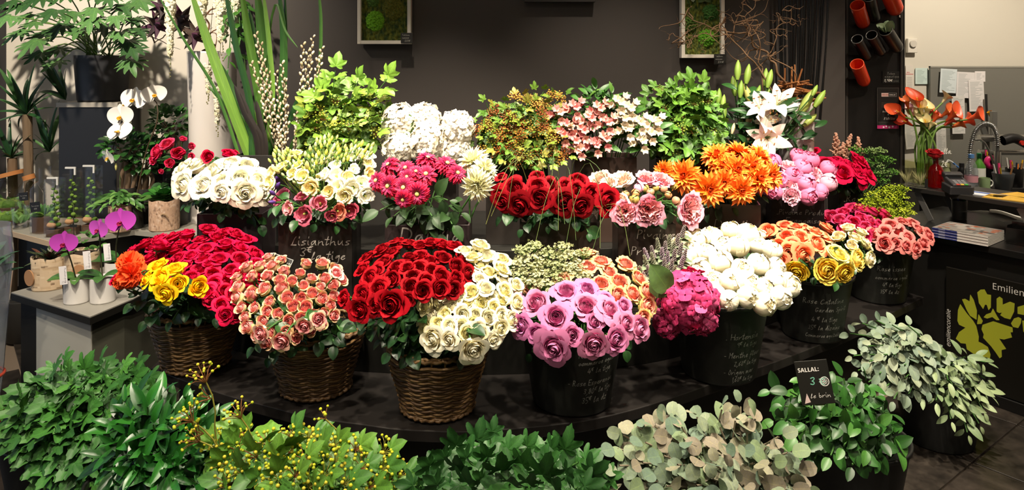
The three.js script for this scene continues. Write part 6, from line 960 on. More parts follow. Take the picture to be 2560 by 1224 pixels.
// ---------- pots, orchids, small plants ----------
const barkTex = canvasTex(256, 128, (x, w, h) => { x.fillStyle = '#c9b294'; x.fillRect(0, 0, w, h); for (let i = 0; i < 500; i++) { const s = R(); x.fillStyle = s < 0.5 ? `rgba(150,120,85,${0.25 * R()})` : `rgba(226,208,178,${0.35 * R()})`; x.fillRect(R() * w, R() * h, 6 + 40 * R(), 1 + 3 * R()); } for (let i = 0; i < 60; i++) { x.fillStyle = `rgba(70,48,30,${0.35 + 0.4 * R()})`; x.fillRect(R() * w, R() * h, 3 + 14 * R(), 1 + 1.6 * R()); } });
const barkTex2 = canvasTex(256, 128, (x, w, h) => { x.fillStyle = '#b3937a'; x.fillRect(0, 0, w, h); for (let i = 0; i < 2200; i++) { x.fillStyle = R() < 0.5 ? `rgba(90,66,52,${0.5 * R()})` : `rgba(215,196,180,${0.5 * R()})`; x.beginPath(); x.ellipse(R() * w, R() * h, 0.8 + 4 * R() * R(), 0.7 + 2 * R(), 0, 0, 7); x.fill(); } });
const BARK = M('#ffffff', 0.9, { map: barkTex, bumpMap: barkTex, bumpScale: 0.003 }), BARK2 = M('#ffffff', 0.9, { map: barkTex2, bumpMap: barkTex2, bumpScale: 0.003 });
function logPot(t, r, h, m) { const g = lathe([[0.001, 0], [r * 0.98, 0], [r, 0.006], [r * 0.99, h * 0.4], [r * 1.0, h * 0.7], [r * 1.01, h], [r * 0.9, h], [r * 0.88, h - 0.02], [0.001, h - 0.02]], 40), p = g.attributes.position; for (let i = 0; i < p.count; i++) { const a = Math.atan2(p.getZ(i), p.getX(i)), k = 1 + 0.025 * Math.sin(a * 3 + 1) + 0.02 * Math.sin(a * 7 + p.getY(i) * 60); p.setXYZ(i, p.getX(i) * k, p.getY(i) + (p.getY(i) > h * 0.9 ? 0.004 * Math.sin(a * 5) : 0), p.getZ(i) * k); } g.computeVertexNormals(); mesh('bark_pot', g, m, t); }
const soil = (t, r, y) => mesh('soil', xf(new THREE.CircleGeometry(r, 20), V(0, y, 0), [-PI / 2, 0, 0]), M('#2a1e14', 0.95), t);
function rosette(t, at, n, L, g, m, up0 = 0.1, up1 = 1.4) { for (let i = 0; i < n; i++) { const a = i * 2.399, e = lerp(up0, up1, i / n), d = V(Math.cos(a) * Math.cos(e), Math.sin(e), Math.sin(a) * Math.cos(e)); mesh('leaf', pick(g), pick(m), t, at.clone().addScaledVector(d, 0.008), frame(d, V(0, 1, 0).addScaledVector(d, -0.4).add(V(0, 0, 0.1))), L * rr(0.75, 1.1) * (1 - 0.35 * i / n)); } }
const basic = [blade(1, 0.2, { droop: 0.5 }), blade(1, 0.22, { droop: 0.8 })], roundL = [blade(1, 0.4, { droop: 0.4, pw: 0.6 }), blade(1, 0.36, { droop: 0.7, pw: 0.6 })];
function woodTag(t, at, r, turn = 0) { const d = mesh('wooden_tag', xf(cyl(r, r, 0.004, 28), V(0, 0, 0), [PI / 2, 0, 0]), M('#a87c55', 0.7), t, at, new THREE.Quaternion().setFromEuler(new THREE.Euler(0, turn, 0))); return d; }
{
  let p = G(95, 732, LTB), d = -p.z + 0.03, t = thing('birch_pot_plant', 'dark spiky plant in a birch bark pot with a wooden disc, far left', 'potted plant', V(p.x, LTB, -d - 0.05));
  const r = S(40, d), h = S(80, d); logPot(t, r, h, BARK); soil(t, r * 0.9, h - 0.012); woodTag(t, V(-r * 0.75, h * 0.42, r * 0.85), S(20, d), -0.5);
  rosette(t, V(0, h - 0.02, 0), 34, 0.085, [blade(1, 0.13, { droop: 0.4 })], blades(['#39472f', '#4a5a3c', '#5a3228', '#2f3d2a'], 0.45), 0.05, 1.3);
  for (let i = 0; i < 12; i++) { const a = i * 2.4; mesh('leaf', blade(0.06, 0.009, { droop: 0.3 }), pick(blades(['#3c4a30', '#5f3426'], 0.45)), t, V(Math.cos(a) * 0.04, h, Math.sin(a) * 0.03), frame(V(Math.cos(a), 0.8, Math.sin(a)), V(0, 1, 0))); }
  p = G(205, 690, LTB); d = 3.3; t = thing('birch_pot_plant', 'leafy green plant in a birch bark pot behind the front orchid', 'potted plant', V(P(205, 0, d).x, LTB, -d));
  logPot(t, S(40, d), 0.15, BARK); soil(t, S(36, d), 0.14); woodTag(t, V(0.03, 0.08, S(41, d)), S(17, d));
  for (let i = 0; i < 30; i++) { const a = i * 2.4, q = V(Math.cos(a) * rr(0.02, 0.09), 0.15 + rr(0, 0.1), Math.sin(a) * rr(0.02, 0.07)); mesh('leaf', pick(roundL), pick(blades(['#3f6e2e', '#57883c', '#2f5a26'], 0.45)), t, q, frame(V(Math.cos(a), rr(-0.2, 0.6), Math.sin(a)), V(0, 1, 0.3)), rr(0.025, 0.045)); }
  mesh('plant_label', box(0.03, 0.012, 0.002, 0), M('#1a1a18', 0.5), t, V(-0.02, 0.27, 0.03)); mesh('label_stick', tube([V(-0.02, 0.14, 0.028), V(-0.02, 0.31, 0.028)], 0.0015, 2, 5), M('#1a1a18', 0.5), t);
  p = G(399, 578, HT); d = -p.z; t = thing('birch_pot_plant', 'broad-leaved green rosette in a rough pale bark pot on the shelf', 'potted plant', V(p.x, HT, -d - 0.05));
  logPot(t, S(36, d), S(76, d), BARK2); rosette(t, V(0, S(74, d), 0), 16, 0.1, roundL, blades(['#357530', '#458a3a', '#2c642c'], 0.35), 0.6, 1.4); mesh('bark_ring', xf(new THREE.TorusGeometry(0.018, 0.003, 6, 20, 2.4), V(0.03, 0.07, S(36, d) + 0.001)), M('#8f7556', 0.8), t);
  d = 3.6; t = thing('trailing_plant', 'trailing small-leaved green plant in bark beside the glass vases', 'potted plant', V(P(300, 0, d).x, HT, -d)); logPot(t, S(26, d), 0.12, BARK2);
  for (let i = 0; i < 70; i++) { const a = i * 2.4, k = Math.sqrt(i / 70), q = V(Math.cos(a) * k * 0.11, 0.15 + 0.05 * (1 - k) - 0.05 * k * R(), Math.sin(a) * k * 0.1); mesh('leaf', pick(basic), pick(blades(['#4f7f3c', '#3c6c30', '#6a974c'], 0.45)), t, q, frame(V(Math.cos(a), rr(-0.7, 0.5), Math.sin(a)), V(0, 1, 0.4)), rr(0.035, 0.05)); }
  mesh('stem', tube([V(0, 0.1, 0), V(0.0, 0.2, 0), V(0, 0.27, 0)], 0.0012, 4, 4), GREEN(), t);
}
// little ficus trees
function bonsai(label, px, baseY, trunkTop, cy, rx, ry, d, leaves) {
  const b = P(px, baseY, d), t = thing('ficus_bonsai', label, 'potted plant', V(b.x, HT, -d)), pot = b.y - HT;
  mesh('pot', lathe([[0.001, 0], [0.038, 0], [0.045, pot], [0.04, pot], [0.001, pot - 0.01]], 28), M('#2b2a27', 0.6), t);
  const y1 = P(px, trunkTop, d).y - HT, c = P(px, cy, d).sub(t.position), gs = [];
  for (const [dx, r] of [[0, 0.017], [0.018, 0.011], [-0.016, 0.012]]) gs.push(tube([V(dx * 1.6, pot - 0.01, rr(-0.01, 0.01)), V(dx * 2 + 0.01, lerp(pot, y1, 0.5), 0.01), V(dx, y1, 0)], r, 8, 8));
  for (let i = 0; i < 7; i++) { const a = i * 2.4, e = c.clone().add(V(Math.cos(a) * S(rx, d) * 0.6, rr(-0.3, 0.4) * S(ry, d), Math.sin(a) * S(rx, d) * 0.5)); gs.push(tube([V(0, y1 - 0.02, 0), V(0, y1, 0).lerp(e, 0.5).add(V(0, 0.005, 0)), e], 0.0035, 6, 5)); }
  mesh('trunk', merge(gs), M('#6f5a46', 0.85), t);
  for (let i = 0; i < leaves; i++) { const y = 1 - 1.7 * (i + 0.5) / leaves, a = i * 2.399, q = Math.sqrt(Math.max(0, 1 - y * y)), dir = V(Math.cos(a) * q, y, Math.sin(a) * q); mesh('leaf', pick(roundL), pick(blades(['#2c5a28', '#376c30', '#234a22', '#447a38'], 0.3)), t, c.clone().add(V(dir.x * S(rx, d), dir.y * S(ry, d), dir.z * S(rx, d) * 0.8).multiplyScalar(rr(0.7, 1))), frame(dir.clone().add(V(rr(-0.5, 0.5), rr(-0.2, 0.6), rr(-0.3, 0.5))), V(0, 1, 0.5)), rr(0.036, 0.05)); }
}
bonsai('small ficus tree with round crown against the white wall', 428, 380, 340, 305, 48, 36, 3.84, 90);
bonsai('ficus bonsai with thick pale trunk in front of the white orchid', 318, 468, 405, 370, 58, 34, 3.74, 95);
bonsai('dense ficus shrub between the bonsai and the spray rose pot', 362, 470, 425, 395, 44, 48, 3.78, 90);
bonsai('low ficus tuft behind the fuchsia spray roses', 400, 400, 360, 340, 30, 22, 3.86, 36);
// fuchsia spray roses in a pot
{
  const p = P(440, 460, 3.72), foot = V(p.x, HT, -3.74), t = thing('rose_pot', 'black pot of fuchsia spray roses', 'potted plant', foot);
  mesh('pot', lathe([[0.001, 0], [0.045, 0], [0.055, 0.17], [0.05, 0.17], [0.001, 0.15]], 28), M('#1d1d1c', 0.5), t);
  for (let i = 0; i < 26; i++) { const a = i * 2.4; mesh('leaf', roseLeafGeo(), pick(ROSELEAF()), t, V(Math.cos(a) * rr(0.03, 0.1), 0.2 + rr(-0.02, 0.14), Math.sin(a) * rr(0.02, 0.07)), frame(V(Math.cos(a), rr(-0.2, 0.5), Math.sin(a)), V(0, 1, 0.4)), rr(0.8, 1.2)); }
  const FU = shades(['#e0305e', '#d92a56', '#e63f68']);
  bunch([[417, 360, 19], [392, 380, 18], [445, 384, 18], [425, 408, 14], [383, 400, 12], [458, 347, 10], [479, 365, 9], [478, 390, 9], [403, 428, 7]], { name: 'spray_rose', label: (i) => `fuchsia spray rose in the black pot, ${['topmost large', 'left large one', 'right large one', 'lower half open one', 'leftmost small one', 'small one at the top right', 'coral bud at the right', 'lowest coral bud at the right', 'green pink bud hanging low'][i]}`, proto: variants('fs', { ...OPEN, n: 26, open: 0.5 }, FU, 2), d: 3.6, tilt: 0.02, foot: foot.clone().add(V(0, 0.15, 0)), leaves: 1, out: 0.9, up: 0.3, spread: 0.03 });
  bunch([[455, 383, 12], [520, 392, 16], [572, 385, 20], [585, 380, 14]], { name: 'rose', label: (i) => ['small coral rose beside the fuchsia pot', 'dark pink rose half hidden behind the white roses', 'crimson rose behind the white roses near the strap leaves', 'crimson rosebud right behind the white roses'][i], proto: variants('dk', OPEN, HOTPINK, 2), d: 3.0, foot: v1.foot, leaves: 3 });
}
// moth orchids: flower = three sepals, two petals, a lip
const orch = memo('orch', () => ({ sep: tepal(1, 0.3, [0.1, -0.15], 6, 12, 0, 0.6), pet: patch(14, 8, (u, v) => { const a = lerp(-1.25, 1.25, u), r = v * (0.98 + 0.1 * Math.cos(a * 2)); return [Math.cos(a) * r * 1.02, Math.sin(a) * r * 0.88, 0.05 + 0.08 * v * v - 0.06 * Math.sin(u * PI) * v]; }), lip: merge([xf(tepal(0.5, 0.16, [0.8, 1.6]), V(0, 0, 0), [0, 0, PI]), xf(tepal(0.34, 0.12, [0.6, 1.3]), V(0, 0, 0), [0, 0, 1.9]), xf(tepal(0.34, 0.12, [0.6, 1.3]), V(0, 0, 0), [0, 0, -1.9]), xf(new THREE.SphereGeometry(0.1, 8, 6), V(0, 0.03, 0.1))]) }));
function orchidFlower(t, at, s, face, m, lipM, roll = 0) {
  const q = new THREE.Quaternion().setFromUnitVectors(V(0, 0, 1), face.clone().normalize()).multiply(new THREE.Quaternion().setFromAxisAngle(V(0, 0, 1), roll)), zr = (a) => q.clone().multiply(new THREE.Quaternion().setFromAxisAngle(V(0, 0, 1), a));
  const f = mesh('bloom', orch.sep, m, t, at, zr(0), s * 0.9); for (const a of [2.25, -2.25]) mesh('sepal', orch.sep, m, f, null, new THREE.Quaternion().setFromAxisAngle(V(0, 0, 1), a));
  for (const a of [0.18, PI - 0.18]) mesh('petal', orch.pet, m, f, V(0, 0, 0.03), new THREE.Quaternion().setFromAxisAngle(V(0, 0, 1), a), V(1.05, a > 1 ? -1 : 1, 1)); mesh('lip', orch.lip, lipM, f, V(0, -0.08, 0.1));
}
function orchid(label, foot, potR, potH, potM, flowers, stem, m, lipM, size, leaves, o = {}) {
  const t = thing('moth_orchid', label, 'orchid', foot);
  mesh('pot', lathe([[0.001, 0], [potR * 0.92, 0], [potR * 0.96, 0.006], [potR, potH], [potR * 0.92, potH], [potR * 0.88, potH - 0.015], [0.001, potH - 0.02]], 40), potM, t); soil(t, potR * 0.88, potH - 0.012);
  const rel = (p) => p.clone().sub(foot); mesh('flower_stem', tube([V(0, potH - 0.02, 0), ...stem.map(rel)], 0.003, 20, 6), M(o.stem ?? '#3f3a26', 0.5), t);
  flowers.forEach(([p, f, k = 1, roll = 0]) => orchidFlower(t, rel(p), size * k, f, resolve(m), lipM, roll));
  leaves.forEach(([a, e, L]) => { const d = V(Math.cos(a) * Math.cos(e), Math.sin(e), Math.sin(a) * Math.cos(e)); mesh('leaf', memo('orl', () => blade(1, 0.24, { droop: 0.7, pw: 0.5, fold: 0.2 })), pick(blades(['#3f6e34', '#2f5c2c', '#54803f'], 0.35)), t, V(0, potH, 0), frame(d, V(0, 1, 0.3)), L); });
  if (o.tag) { const c = mesh('price_tag', box(0.028, 0.075, 0.0012, 0), M('#e2e0e2', 0.6), t, rel(o.tag), new THREE.Quaternion().setFromEuler(new THREE.Euler(0, 0.25, 0.08))); mesh('print', xf(new THREE.PlaneGeometry(0.027, 0.074), V(0, 0, 0.0009)), M('#ffffff', 0.6, { map: tagTex }), c); }
  return t;
}
const tagTex = canvasTex(96, 256, (x, w, h) => { x.fillStyle = '#e6e3e6'; x.fillRect(0, 0, w, h); x.save(); x.translate(66, 20); x.rotate(PI / 2); chalk(x, 'Phalaenopsis', 0, 0, 24, { color: 'rgba(50,45,60,.8)' }); x.restore(); chalk(x, '25€', 18, 235, 24, { color: 'rgba(50,45,60,.8)' }); });
const ceramic = M('#d9d6d2', 0.25), PURP = shades(['#b545b0', '#bd50b8'], 0.55), PLIP = M('#8a1040', 0.5), WPET = M('#f2efe8', 0.5), YLIP = M('#d9a62a', 0.5);
{
  let b = G(192, 762, LTB), d = -b.z + 0.04, F1 = V(P(192, 0, d).x, LTB, -d); d -= 0.02;
  orchid('purple moth orchid with a price tag, frontmost in a white cylinder pot', F1, S(31, d), S(62, d), ceramic, [[P(161, 607, d - 0.06), V(0.1, 0.05, 1), 1]], [P(180, 660, d - 0.02), P(170, 630, d - 0.04), P(161, 607, d - 0.05)], PURP, PLIP, S(33, d), [[2.9, 0.25, 0.12], [-0.3, 0.3, 0.1], [1.2, 0.2, 0.08], [0.2, 0.3, 0.12]], { tag: P(158, 688, d - 0.05) });
  const c = mesh('black_tag', box(0.035, 0.04, 0.002, 0), M('#17171a', 0.5), scene.children.findLast((o) => o.name.startsWith('moth_orchid')), P(165, 722, d - 0.02).sub(F1), new THREE.Quaternion().setFromEuler(new THREE.Euler(0, -0.3, 0.15)));
  d = 3.08; orchid('purple moth orchid in the right white pot behind the front one', V(P(257, 0, d).x, LTB, -d), S(30, d), S(62, d), ceramic, [[P(248, 572, d - 0.05), V(-0.3, 0.0, 1), 0.92, -0.15]], [P(252, 640, d), P(250, 600, d - 0.02), P(248, 574, d - 0.04)], PURP, PLIP, S(31, d), [[0.3, 0.5, 0.1], [2.6, 0.6, 0.1], [1.3, 0.35, 0.1]], { tag: P(218, 650, d - 0.04) });
  d = 3.3; orchid('purple moth orchid in the rear white pot with the largest bloom', V(P(292, 0, d).x, LTB, -d), S(28, d), S(60, d), ceramic, [[P(303, 553, d - 0.05), V(0.05, 0.05, 1), 1.08, 0.1]], [P(290, 620, d), P(296, 580, d - 0.02), P(303, 556, d - 0.04)], PURP, PLIP, S(34, d), [[0.4, 0.3, 0.17], [2.9, 0.35, 0.15], [3.6, 0.5, 0.12]], { tag: P(268, 630, d - 0.03) });
  d = 3.66; const ft = V(P(352, 0, d + 0.06).x, HT, -d), o = orchid('white moth orchid arching over the bonsai', ft, 0.04, 0.13, M('#2b2a27', 0.5), [[P(385, 236, d), V(0.5, 0.1, 1), 0.9, 0.2], [P(336, 248, d), V(-0.1, 0.1, 1), 1.05, -0.1], [P(303, 290, d), V(-0.1, -0.05, 1), 1.05, 0.1], [P(300, 330, d - 0.03), V(-0.2, 0.5, 0.7), 1.05], [P(315, 262, d + 0.06), V(-0.6, 0.1, 0.5), 0.95], [P(272, 392, d - 0.02), V(-0.5, -0.3, 0.8), 0.75], [P(292, 318, d + 0.04), V(-0.7, 0, 0.6), 0.9]], [P(365, 380, d), P(395, 290, d), P(385, 245, d + 0.02), P(340, 245, d + 0.05), P(302, 280, d + 0.05), P(292, 340, d + 0.03), P(278, 390, d), P(290, 412, d - 0.02)], WPET, YLIP, S(33, d), [[0.2, 0.4, 0.2], [2.8, 0.4, 0.2]], { stem: '#4a3a28' });
  mesh('bud', lilyBudG, M('#b9b46a', 0.5), o, P(290, 408, d - 0.02).sub(ft), aim(V(0.1, -1, 0.2)), 0.035);
}
// ---------- glass ----------
const glass = M('#ffffff', 0.02, { transmission: 1, ior: 1.45 }), mossM = shades(['#5f7f34', '#6f8f3c', '#4a6a2c'], 0.95), earth = M('#4a3524', 0.95), stoneM = M('#a8825c', 0.85);
const cork = M('#b0733e', 0.8);
const lump = (r, sx = 1, sy = 0.7) => { const g = new THREE.IcosahedronGeometry(r, 2), p = g.attributes.position; for (let i = 0; i < p.count; i++) { const k = 1 + 0.25 * nz(p.getX(i) * 40 + sx * 9, p.getY(i) * 40, p.getZ(i) * 40); p.setXYZ(i, p.getX(i) * k * sx, p.getY(i) * k * sy, p.getZ(i) * k); } g.computeVertexNormals(); return g; };
function jar(label, px, base, d, prof, o = {}) {
  const b = G(px, base, HT), _ = (d = -b.z), t = thing(o.name ?? 'glass_terrarium', label, o.cat ?? 'terrarium', V(P(px, 0, d).x, HT, -d)), k = S(1, d);
  mesh('glass_body', lathe(prof.map(([r, y]) => [r * k, y * k]), 40), glass, t);
  const r0 = Math.max(...prof.map((p) => p[0])) * k * 0.86;
  if (o.earth) mesh('soil', xf(cyl(r0, r0 * 0.95, o.earth * k, 28), V(0, o.earth * k / 2 + 0.003, 0)), earth, t);
  for (let i = 0; i < (o.moss ?? 0); i++) { const a = i * 2.4; mesh('moss_clump', lump(r0 * 0.4, 1 + 0.2 * (i % 3)), pick(mossM), t, V(Math.cos(a) * r0 * 0.5, (o.earth ?? 8) * k + 0.01, Math.sin(a) * r0 * 0.5)); }
  for (let i = 0; i < (o.leaves ?? 0); i++) { const a = i * 2.4; mesh('leaf', pick(basic), pick(blades(['#4f7f3c', '#6a974c'], 0.5)), t, V(Math.cos(a) * r0 * 0.3, (o.earth ?? 8) * k + 0.01, Math.sin(a) * r0 * 0.3), frame(V(Math.cos(a) * 0.7, 1, Math.sin(a) * 0.7), V(0, 0.5, 1)), rr(0.04, 0.07)); }
  if (o.lid) mesh('cork_lid', xf(cyl(o.lid[0] * k, o.lid[0] * k, o.lid[1] * k, 28), V(0, o.lid[2] * k, 0), [0.0, 0, o.lid[3] ?? 0]), cork, t);
  if (o.card) { const [cx, cy, w, h] = o.card, c = mesh('card', box(w * k, h * k, 0.002, 0), M('#16161a', 0.5), t, V(cx * k, cy * k, r0 * 1.2), new THREE.Quaternion().setFromEuler(new THREE.Euler(0, 0, 0.12))); mesh('print', xf(new THREE.PlaneGeometry(w * k * 0.96, h * k * 0.96), V(0, 0, 0.0013)), M('#ffffff', 0.5, { map: cardTex }), c); }
  return t;
}
const cardTex = canvasTex(96, 80, (x, w, h) => { x.fillStyle = '#16161a'; x.fillRect(0, 0, w, h); chalk(x, 'Terrarium', 10, 36, 11, { bold: 1.3 }); chalk(x, '45€', 32, 62, 13, { bold: 1.3 }); });
jar('big round glass terrarium with tilted cork lid at the left edge', 20, 540, 3.65, [[0.1, 1], [40, 1], [52, 14], [54, 60], [44, 82], [30, 92], [32, 100]], { earth: 26, moss: 7, leaves: 8, lid: [36, 10, 104, 0.25] });
jar('glass bottle terrarium with cork lid and black card', 72, 545, 3.5, [[0.1, 1], [26, 1], [31, 10], [31, 62], [20, 82], [15, 90], [16, 98]], { earth: 16, moss: 5, leaves: 6, lid: [14, 12, 102, 0.3], card: [8, 60, 22, 20] });
jar('tall shouldered glass bottle terrarium with dark soil', 112, 580, 3.28, [[0.1, 1], [30, 1], [33, 8], [33, 110], [24, 124], [14, 128], [14, 160], [16, 162]], { earth: 40, moss: 3, leaves: 14, card: [-2, 70, 24, 24] });
jar('low glass dome of moss in front at the far left', 14, 560, 3.45, [[0.1, 1], [42, 1], [46, 10], [44, 40], [30, 58], [0.1, 64]], { earth: 12, moss: 9, leaves: 6 });
jar('small glass tumbler with a dried air plant, left one', 50, 570, 3.25, [[0.1, 1], [16, 1], [20, 54], [19, 54], [15, 4]], { name: 'glass_tumbler', cat: 'glass', leaves: 8 });
jar('small glass tumbler with a dried air plant, right one', 80, 562, 3.3, [[0.1, 1], [16, 1], [20, 52], [19, 52], [15, 4]], { name: 'glass_tumbler', cat: 'glass', leaves: 8 });
[[138, 590, 3.2, 36, 145, 'left'], [182, 585, 3.3, 34, 165, 'middle'], [228, 580, 3.38, 38, 165, 'right']].forEach(([px, base, d, w, h, l], n) => {
  d = -G(px, base, HT).z;
  const t = thing('glass_vase_terrarium', `tall square glass vase with climbing green balls and roots, ${l} of three`, 'terrarium', V(P(px, 0, d).x, HT, -d)), W2 = S(w, d), H2 = S(h, d), th = 0.004;
  for (const s of [-1, 1]) { mesh('glass_pane', xf(box(W2, H2, th, 0), V(0, H2 / 2, s * W2 * 0.45)), glass, t); mesh('glass_pane', xf(box(th, H2, W2 * 0.9, 0), V(s * (W2 / 2 - th / 2), H2 / 2, 0)), glass, t); }
  mesh('soil', xf(box(W2 * 0.86, H2 * 0.12, W2 * 0.76, 0.004), V(0, H2 * 0.065, 0)), earth, t); mesh('stone', xf(lump(W2 * 0.3), V(-W2 * 0.15, H2 * 0.2, 0.01)), stoneM, t);
  for (let i = 0; i < 18; i++) { const k = i / 18, a = i * 2.4; mesh('moss_ball', lump(W2 * (0.17 - 0.07 * k), 1, 0.9), pick(mossM), t, V(Math.cos(a) * W2 * 0.24 * (1 - 0.4 * k), H2 * (0.2 + 0.65 * k), Math.sin(a) * W2 * 0.2)); }
  mesh('climbing_stem', tube([V(0, H2 * 0.1, 0), V(0.01, H2 * 0.4, 0.01), V(-0.008, H2 * 0.7, 0), V(0.004, H2 * 0.9, 0)], 0.0025, 12, 5), M('#4a5a2a', 0.7), t);
  mesh('clip', merge([xf(box(W2 * 0.75, 0.008, 0.008, 0), V(W2 * 0.1, H2 + 0.006, W2 * 0.45)), xf(box(0.008, 0.035, 0.006, 0), V(W2 * 0.44, H2 - 0.01, W2 * 0.48))]), M('#c9c9c6', 0.4), t);
});
// wrapped bouquet at the very left edge, standing on the floor
{
  const d = 2.75, b = P(-52, 960, d), t = thing('wrapped_bouquet', 'clear cellophane-wrapped bunch with a red band at the left edge', 'bouquet', V(b.x, 0, -d)), h = P(0, 565, d).y;
  mesh('cellophane', lathe([[0.05, 0.1], [0.075, h * 0.35], [0.09, h * 0.6], [0.11, h * 0.85], [0.1, h]], 14), M('#dfe6ee', 0.15, { transmission: 0.8, ior: 1.3 }), t); mesh('stems', lathe([[0.03, 0.05], [0.03, h * 0.6]], 12), M('#7a3020', 0.6), t); mesh('band', xf(new THREE.TorusGeometry(0.078, 0.006, 6, 24), V(0, h * 0.36, 0), [PI / 2, 0, 0]), M('#a83a24', 0.6), t);
  mesh('bucket_pot', lathe([[0.001, 0], [0.07, 0], [0.085, 0.2], [0.08, 0.2], [0.001, 0.02]], 24), M('#8a3a2a', 0.6), t);
  for (let i = 0; i < 14; i++) { const a = i * 2.4; mesh('leaf', pick(basic), pick(blades(['#3f6e4a', '#4a7f56'], 0.5)), t, V(Math.cos(a) * 0.05, h * 0.75 + rr(0, 0.1), Math.sin(a) * 0.05), frame(V(Math.cos(a), 1, Math.sin(a)), V(0, 1, 0)), 0.1); }
}
// ---------- tubes and cards on the pier ----------
const ORANGE = M('#e8421a', 0.25), TUBEB = M('#1c1b1a', 0.3), RIMG = M('#8d8d8a', 0.25, { metalness: 0.5 });
[[2137, 14, 2152, 60, 20, 0, 'top left orange'], [2166, -6, 2180, 48, 18, 1, 'top black, planted with green succulent leaves,'], [2204, -42, 2232, 26, 24, 0, 'largest orange, cut by the top edge,'], [2136, 98, 2160, 142, 16, 1, 'empty black, leftmost of its row,'], [2172, 88, 2196, 130, 16, 1, 'empty black, in the middle of its row,'], [2207, 76, 2236, 120, 19, 1, 'black, holding a pale succulent,'], [2136, 160, 2154, 203, 19, 0, 'lowest orange']].forEach(([mx, my, bx, by, r, k, l], i) => {
  const b = P(bx, by, -PZ - 0.004), m = P(mx, my, -PZ - 0.1), t = thing('wall_tube', `${l} tube on the dark pier`, 'wall vase', b), ax = m.clone().sub(b), L = ax.length(), R0 = S(r * 0.86, 3.8), q = aim(ax);
  mesh('tube_body', xf(lathe([[0.001, -0.01], [R0 * 0.8, -0.008], [R0 * 0.96, 0.012], [R0, L], [R0 * 0.9, L], [R0 * 0.88, 0.02], [0.001, 0.012]], 32), V(0, 0, 0)), k ? TUBEB : ORANGE, t, V(0, 0, 0.028), q);
  mesh('rim', xf(new THREE.TorusGeometry(R0 * 0.95, 0.0022, 6, 36), V(0, L, 0), [PI / 2, 0, 0]), k ? RIMG : M('#f0603a', 0.2), t, V(0, 0, 0.028), q);
  mesh('wall_mount', cyl(0.014, 0.014, 0.03, 14), TUBEB, t, V(0, 0.01, 0.012), aim(V(0, 0, 1)));
  if (i === 1 || i === 5) for (let j = 0; j < 10; j++) { const a = j * 2.4; mesh('succulent_leaf', pick(roundL), pick(blades(i === 1 ? ['#4f7f50', '#6a9a6a'] : ['#9ab08a', '#7f9a70'], 0.5)), t, ax.clone().multiplyScalar(0.93).add(V(0, 0, 0.028)), frame(V(Math.cos(a), 0.9, Math.sin(a)).addScaledVector(ax.clone().normalize(), 0.8), V(0, 0.6, 1)), 0.062); }
});
function card(name, label, x0, y0, x1, y1, d, draw, o = {}) {
  const a = P(x0, y0, d), b = P(x1, y1, d), w = b.x - a.x, h = a.y - b.y, t = thing(name, label, o.cat ?? 'card', V((a.x + b.x) / 2, (a.y + b.y) / 2, -d)), k = o.px ?? 3, map = canvasTex(Math.round((x1 - x0) * k), Math.round((y1 - y0) * k), draw);
  t.rotation.z = o.tilt ?? 0;
  mesh('sheet', box(w, h, 0.0025, 0), M(o.color ?? '#15130f', 0.5), t); mesh('print', xf(new THREE.PlaneGeometry(w * 0.998, h * 0.998), V(0, 0, 0.0016)), M('#ffffff', o.rough ?? 0.5, { map }), t); return t;
}
card('price_card', 'small black chalk card Tubes magnétiques on the pier', 2206, 178, 2248, 208, 3.855, (x, w, h) => { x.fillStyle = '#14120f'; x.fillRect(0, 0, w, h); chalk(x, 'Tubes', 34, 24, 15); chalk(x, 'magnetiques', 14, 46, 14); chalk(x, '3,90€', 10, 76, 17, { bold: 1.8, color: '#e4e1da' }); chalk(x, 'la piece', 66, 76, 10); });
card('poster', 'tall black loyalty card poster with a pink strip on the pier', 2192, 219, 2247, 322, 3.855, (x, w, h) => {
  x.fillStyle = '#13110e'; x.fillRect(0, 0, w, h); x.strokeStyle = '#6a6762'; x.lineWidth = 1.5; x.strokeRect(2, 2, w - 4, h - 4);
  x.fillStyle = '#cfa9a0'; x.fillRect(34, 40, 52, 26); x.strokeStyle = '#cfccc6'; x.strokeRect(34, 40, 112, 26); x.fillStyle = '#8a3f3a'; x.font = 'bold 12px sans-serif'; x.fillText('EMILIEN', 36, 58); x.fillStyle = '#d8d5cf'; x.fillText('CORALIE', 89, 58);
  x.fillStyle = '#7f6f5c'; x.font = '9px sans-serif'; for (const [s, y] of [['offrez et cumulez', 118], ['des points avec la carte', 132], ['de votre fleuriste', 146]]) x.fillText(s, 34, y); x.fillStyle = '#e0ddd6'; x.font = 'italic 15px serif'; x.fillText('Bonus fleurs', 40, 184); x.fillText('&', 78, 206); x.font = 'italic 24px serif'; x.fillText('Fidélité', 50, 240); x.fillStyle = '#9a968e'; x.fillRect(10, 258, w - 20, 1.5); x.fillRect(10, 272, w - 20, 1); x.fillStyle = '#c02a70'; x.fillRect(2, 282, w - 4, h - 284); x.fillStyle = '#e8dfe2'; for (const [px, py, r] of [[50, 296, 7], [70, 290, 6], [92, 297, 8], [118, 292, 7]]) { x.beginPath(); x.arc(px, py, r, 0, 7); x.fill(); }
}, { cat: 'poster' });
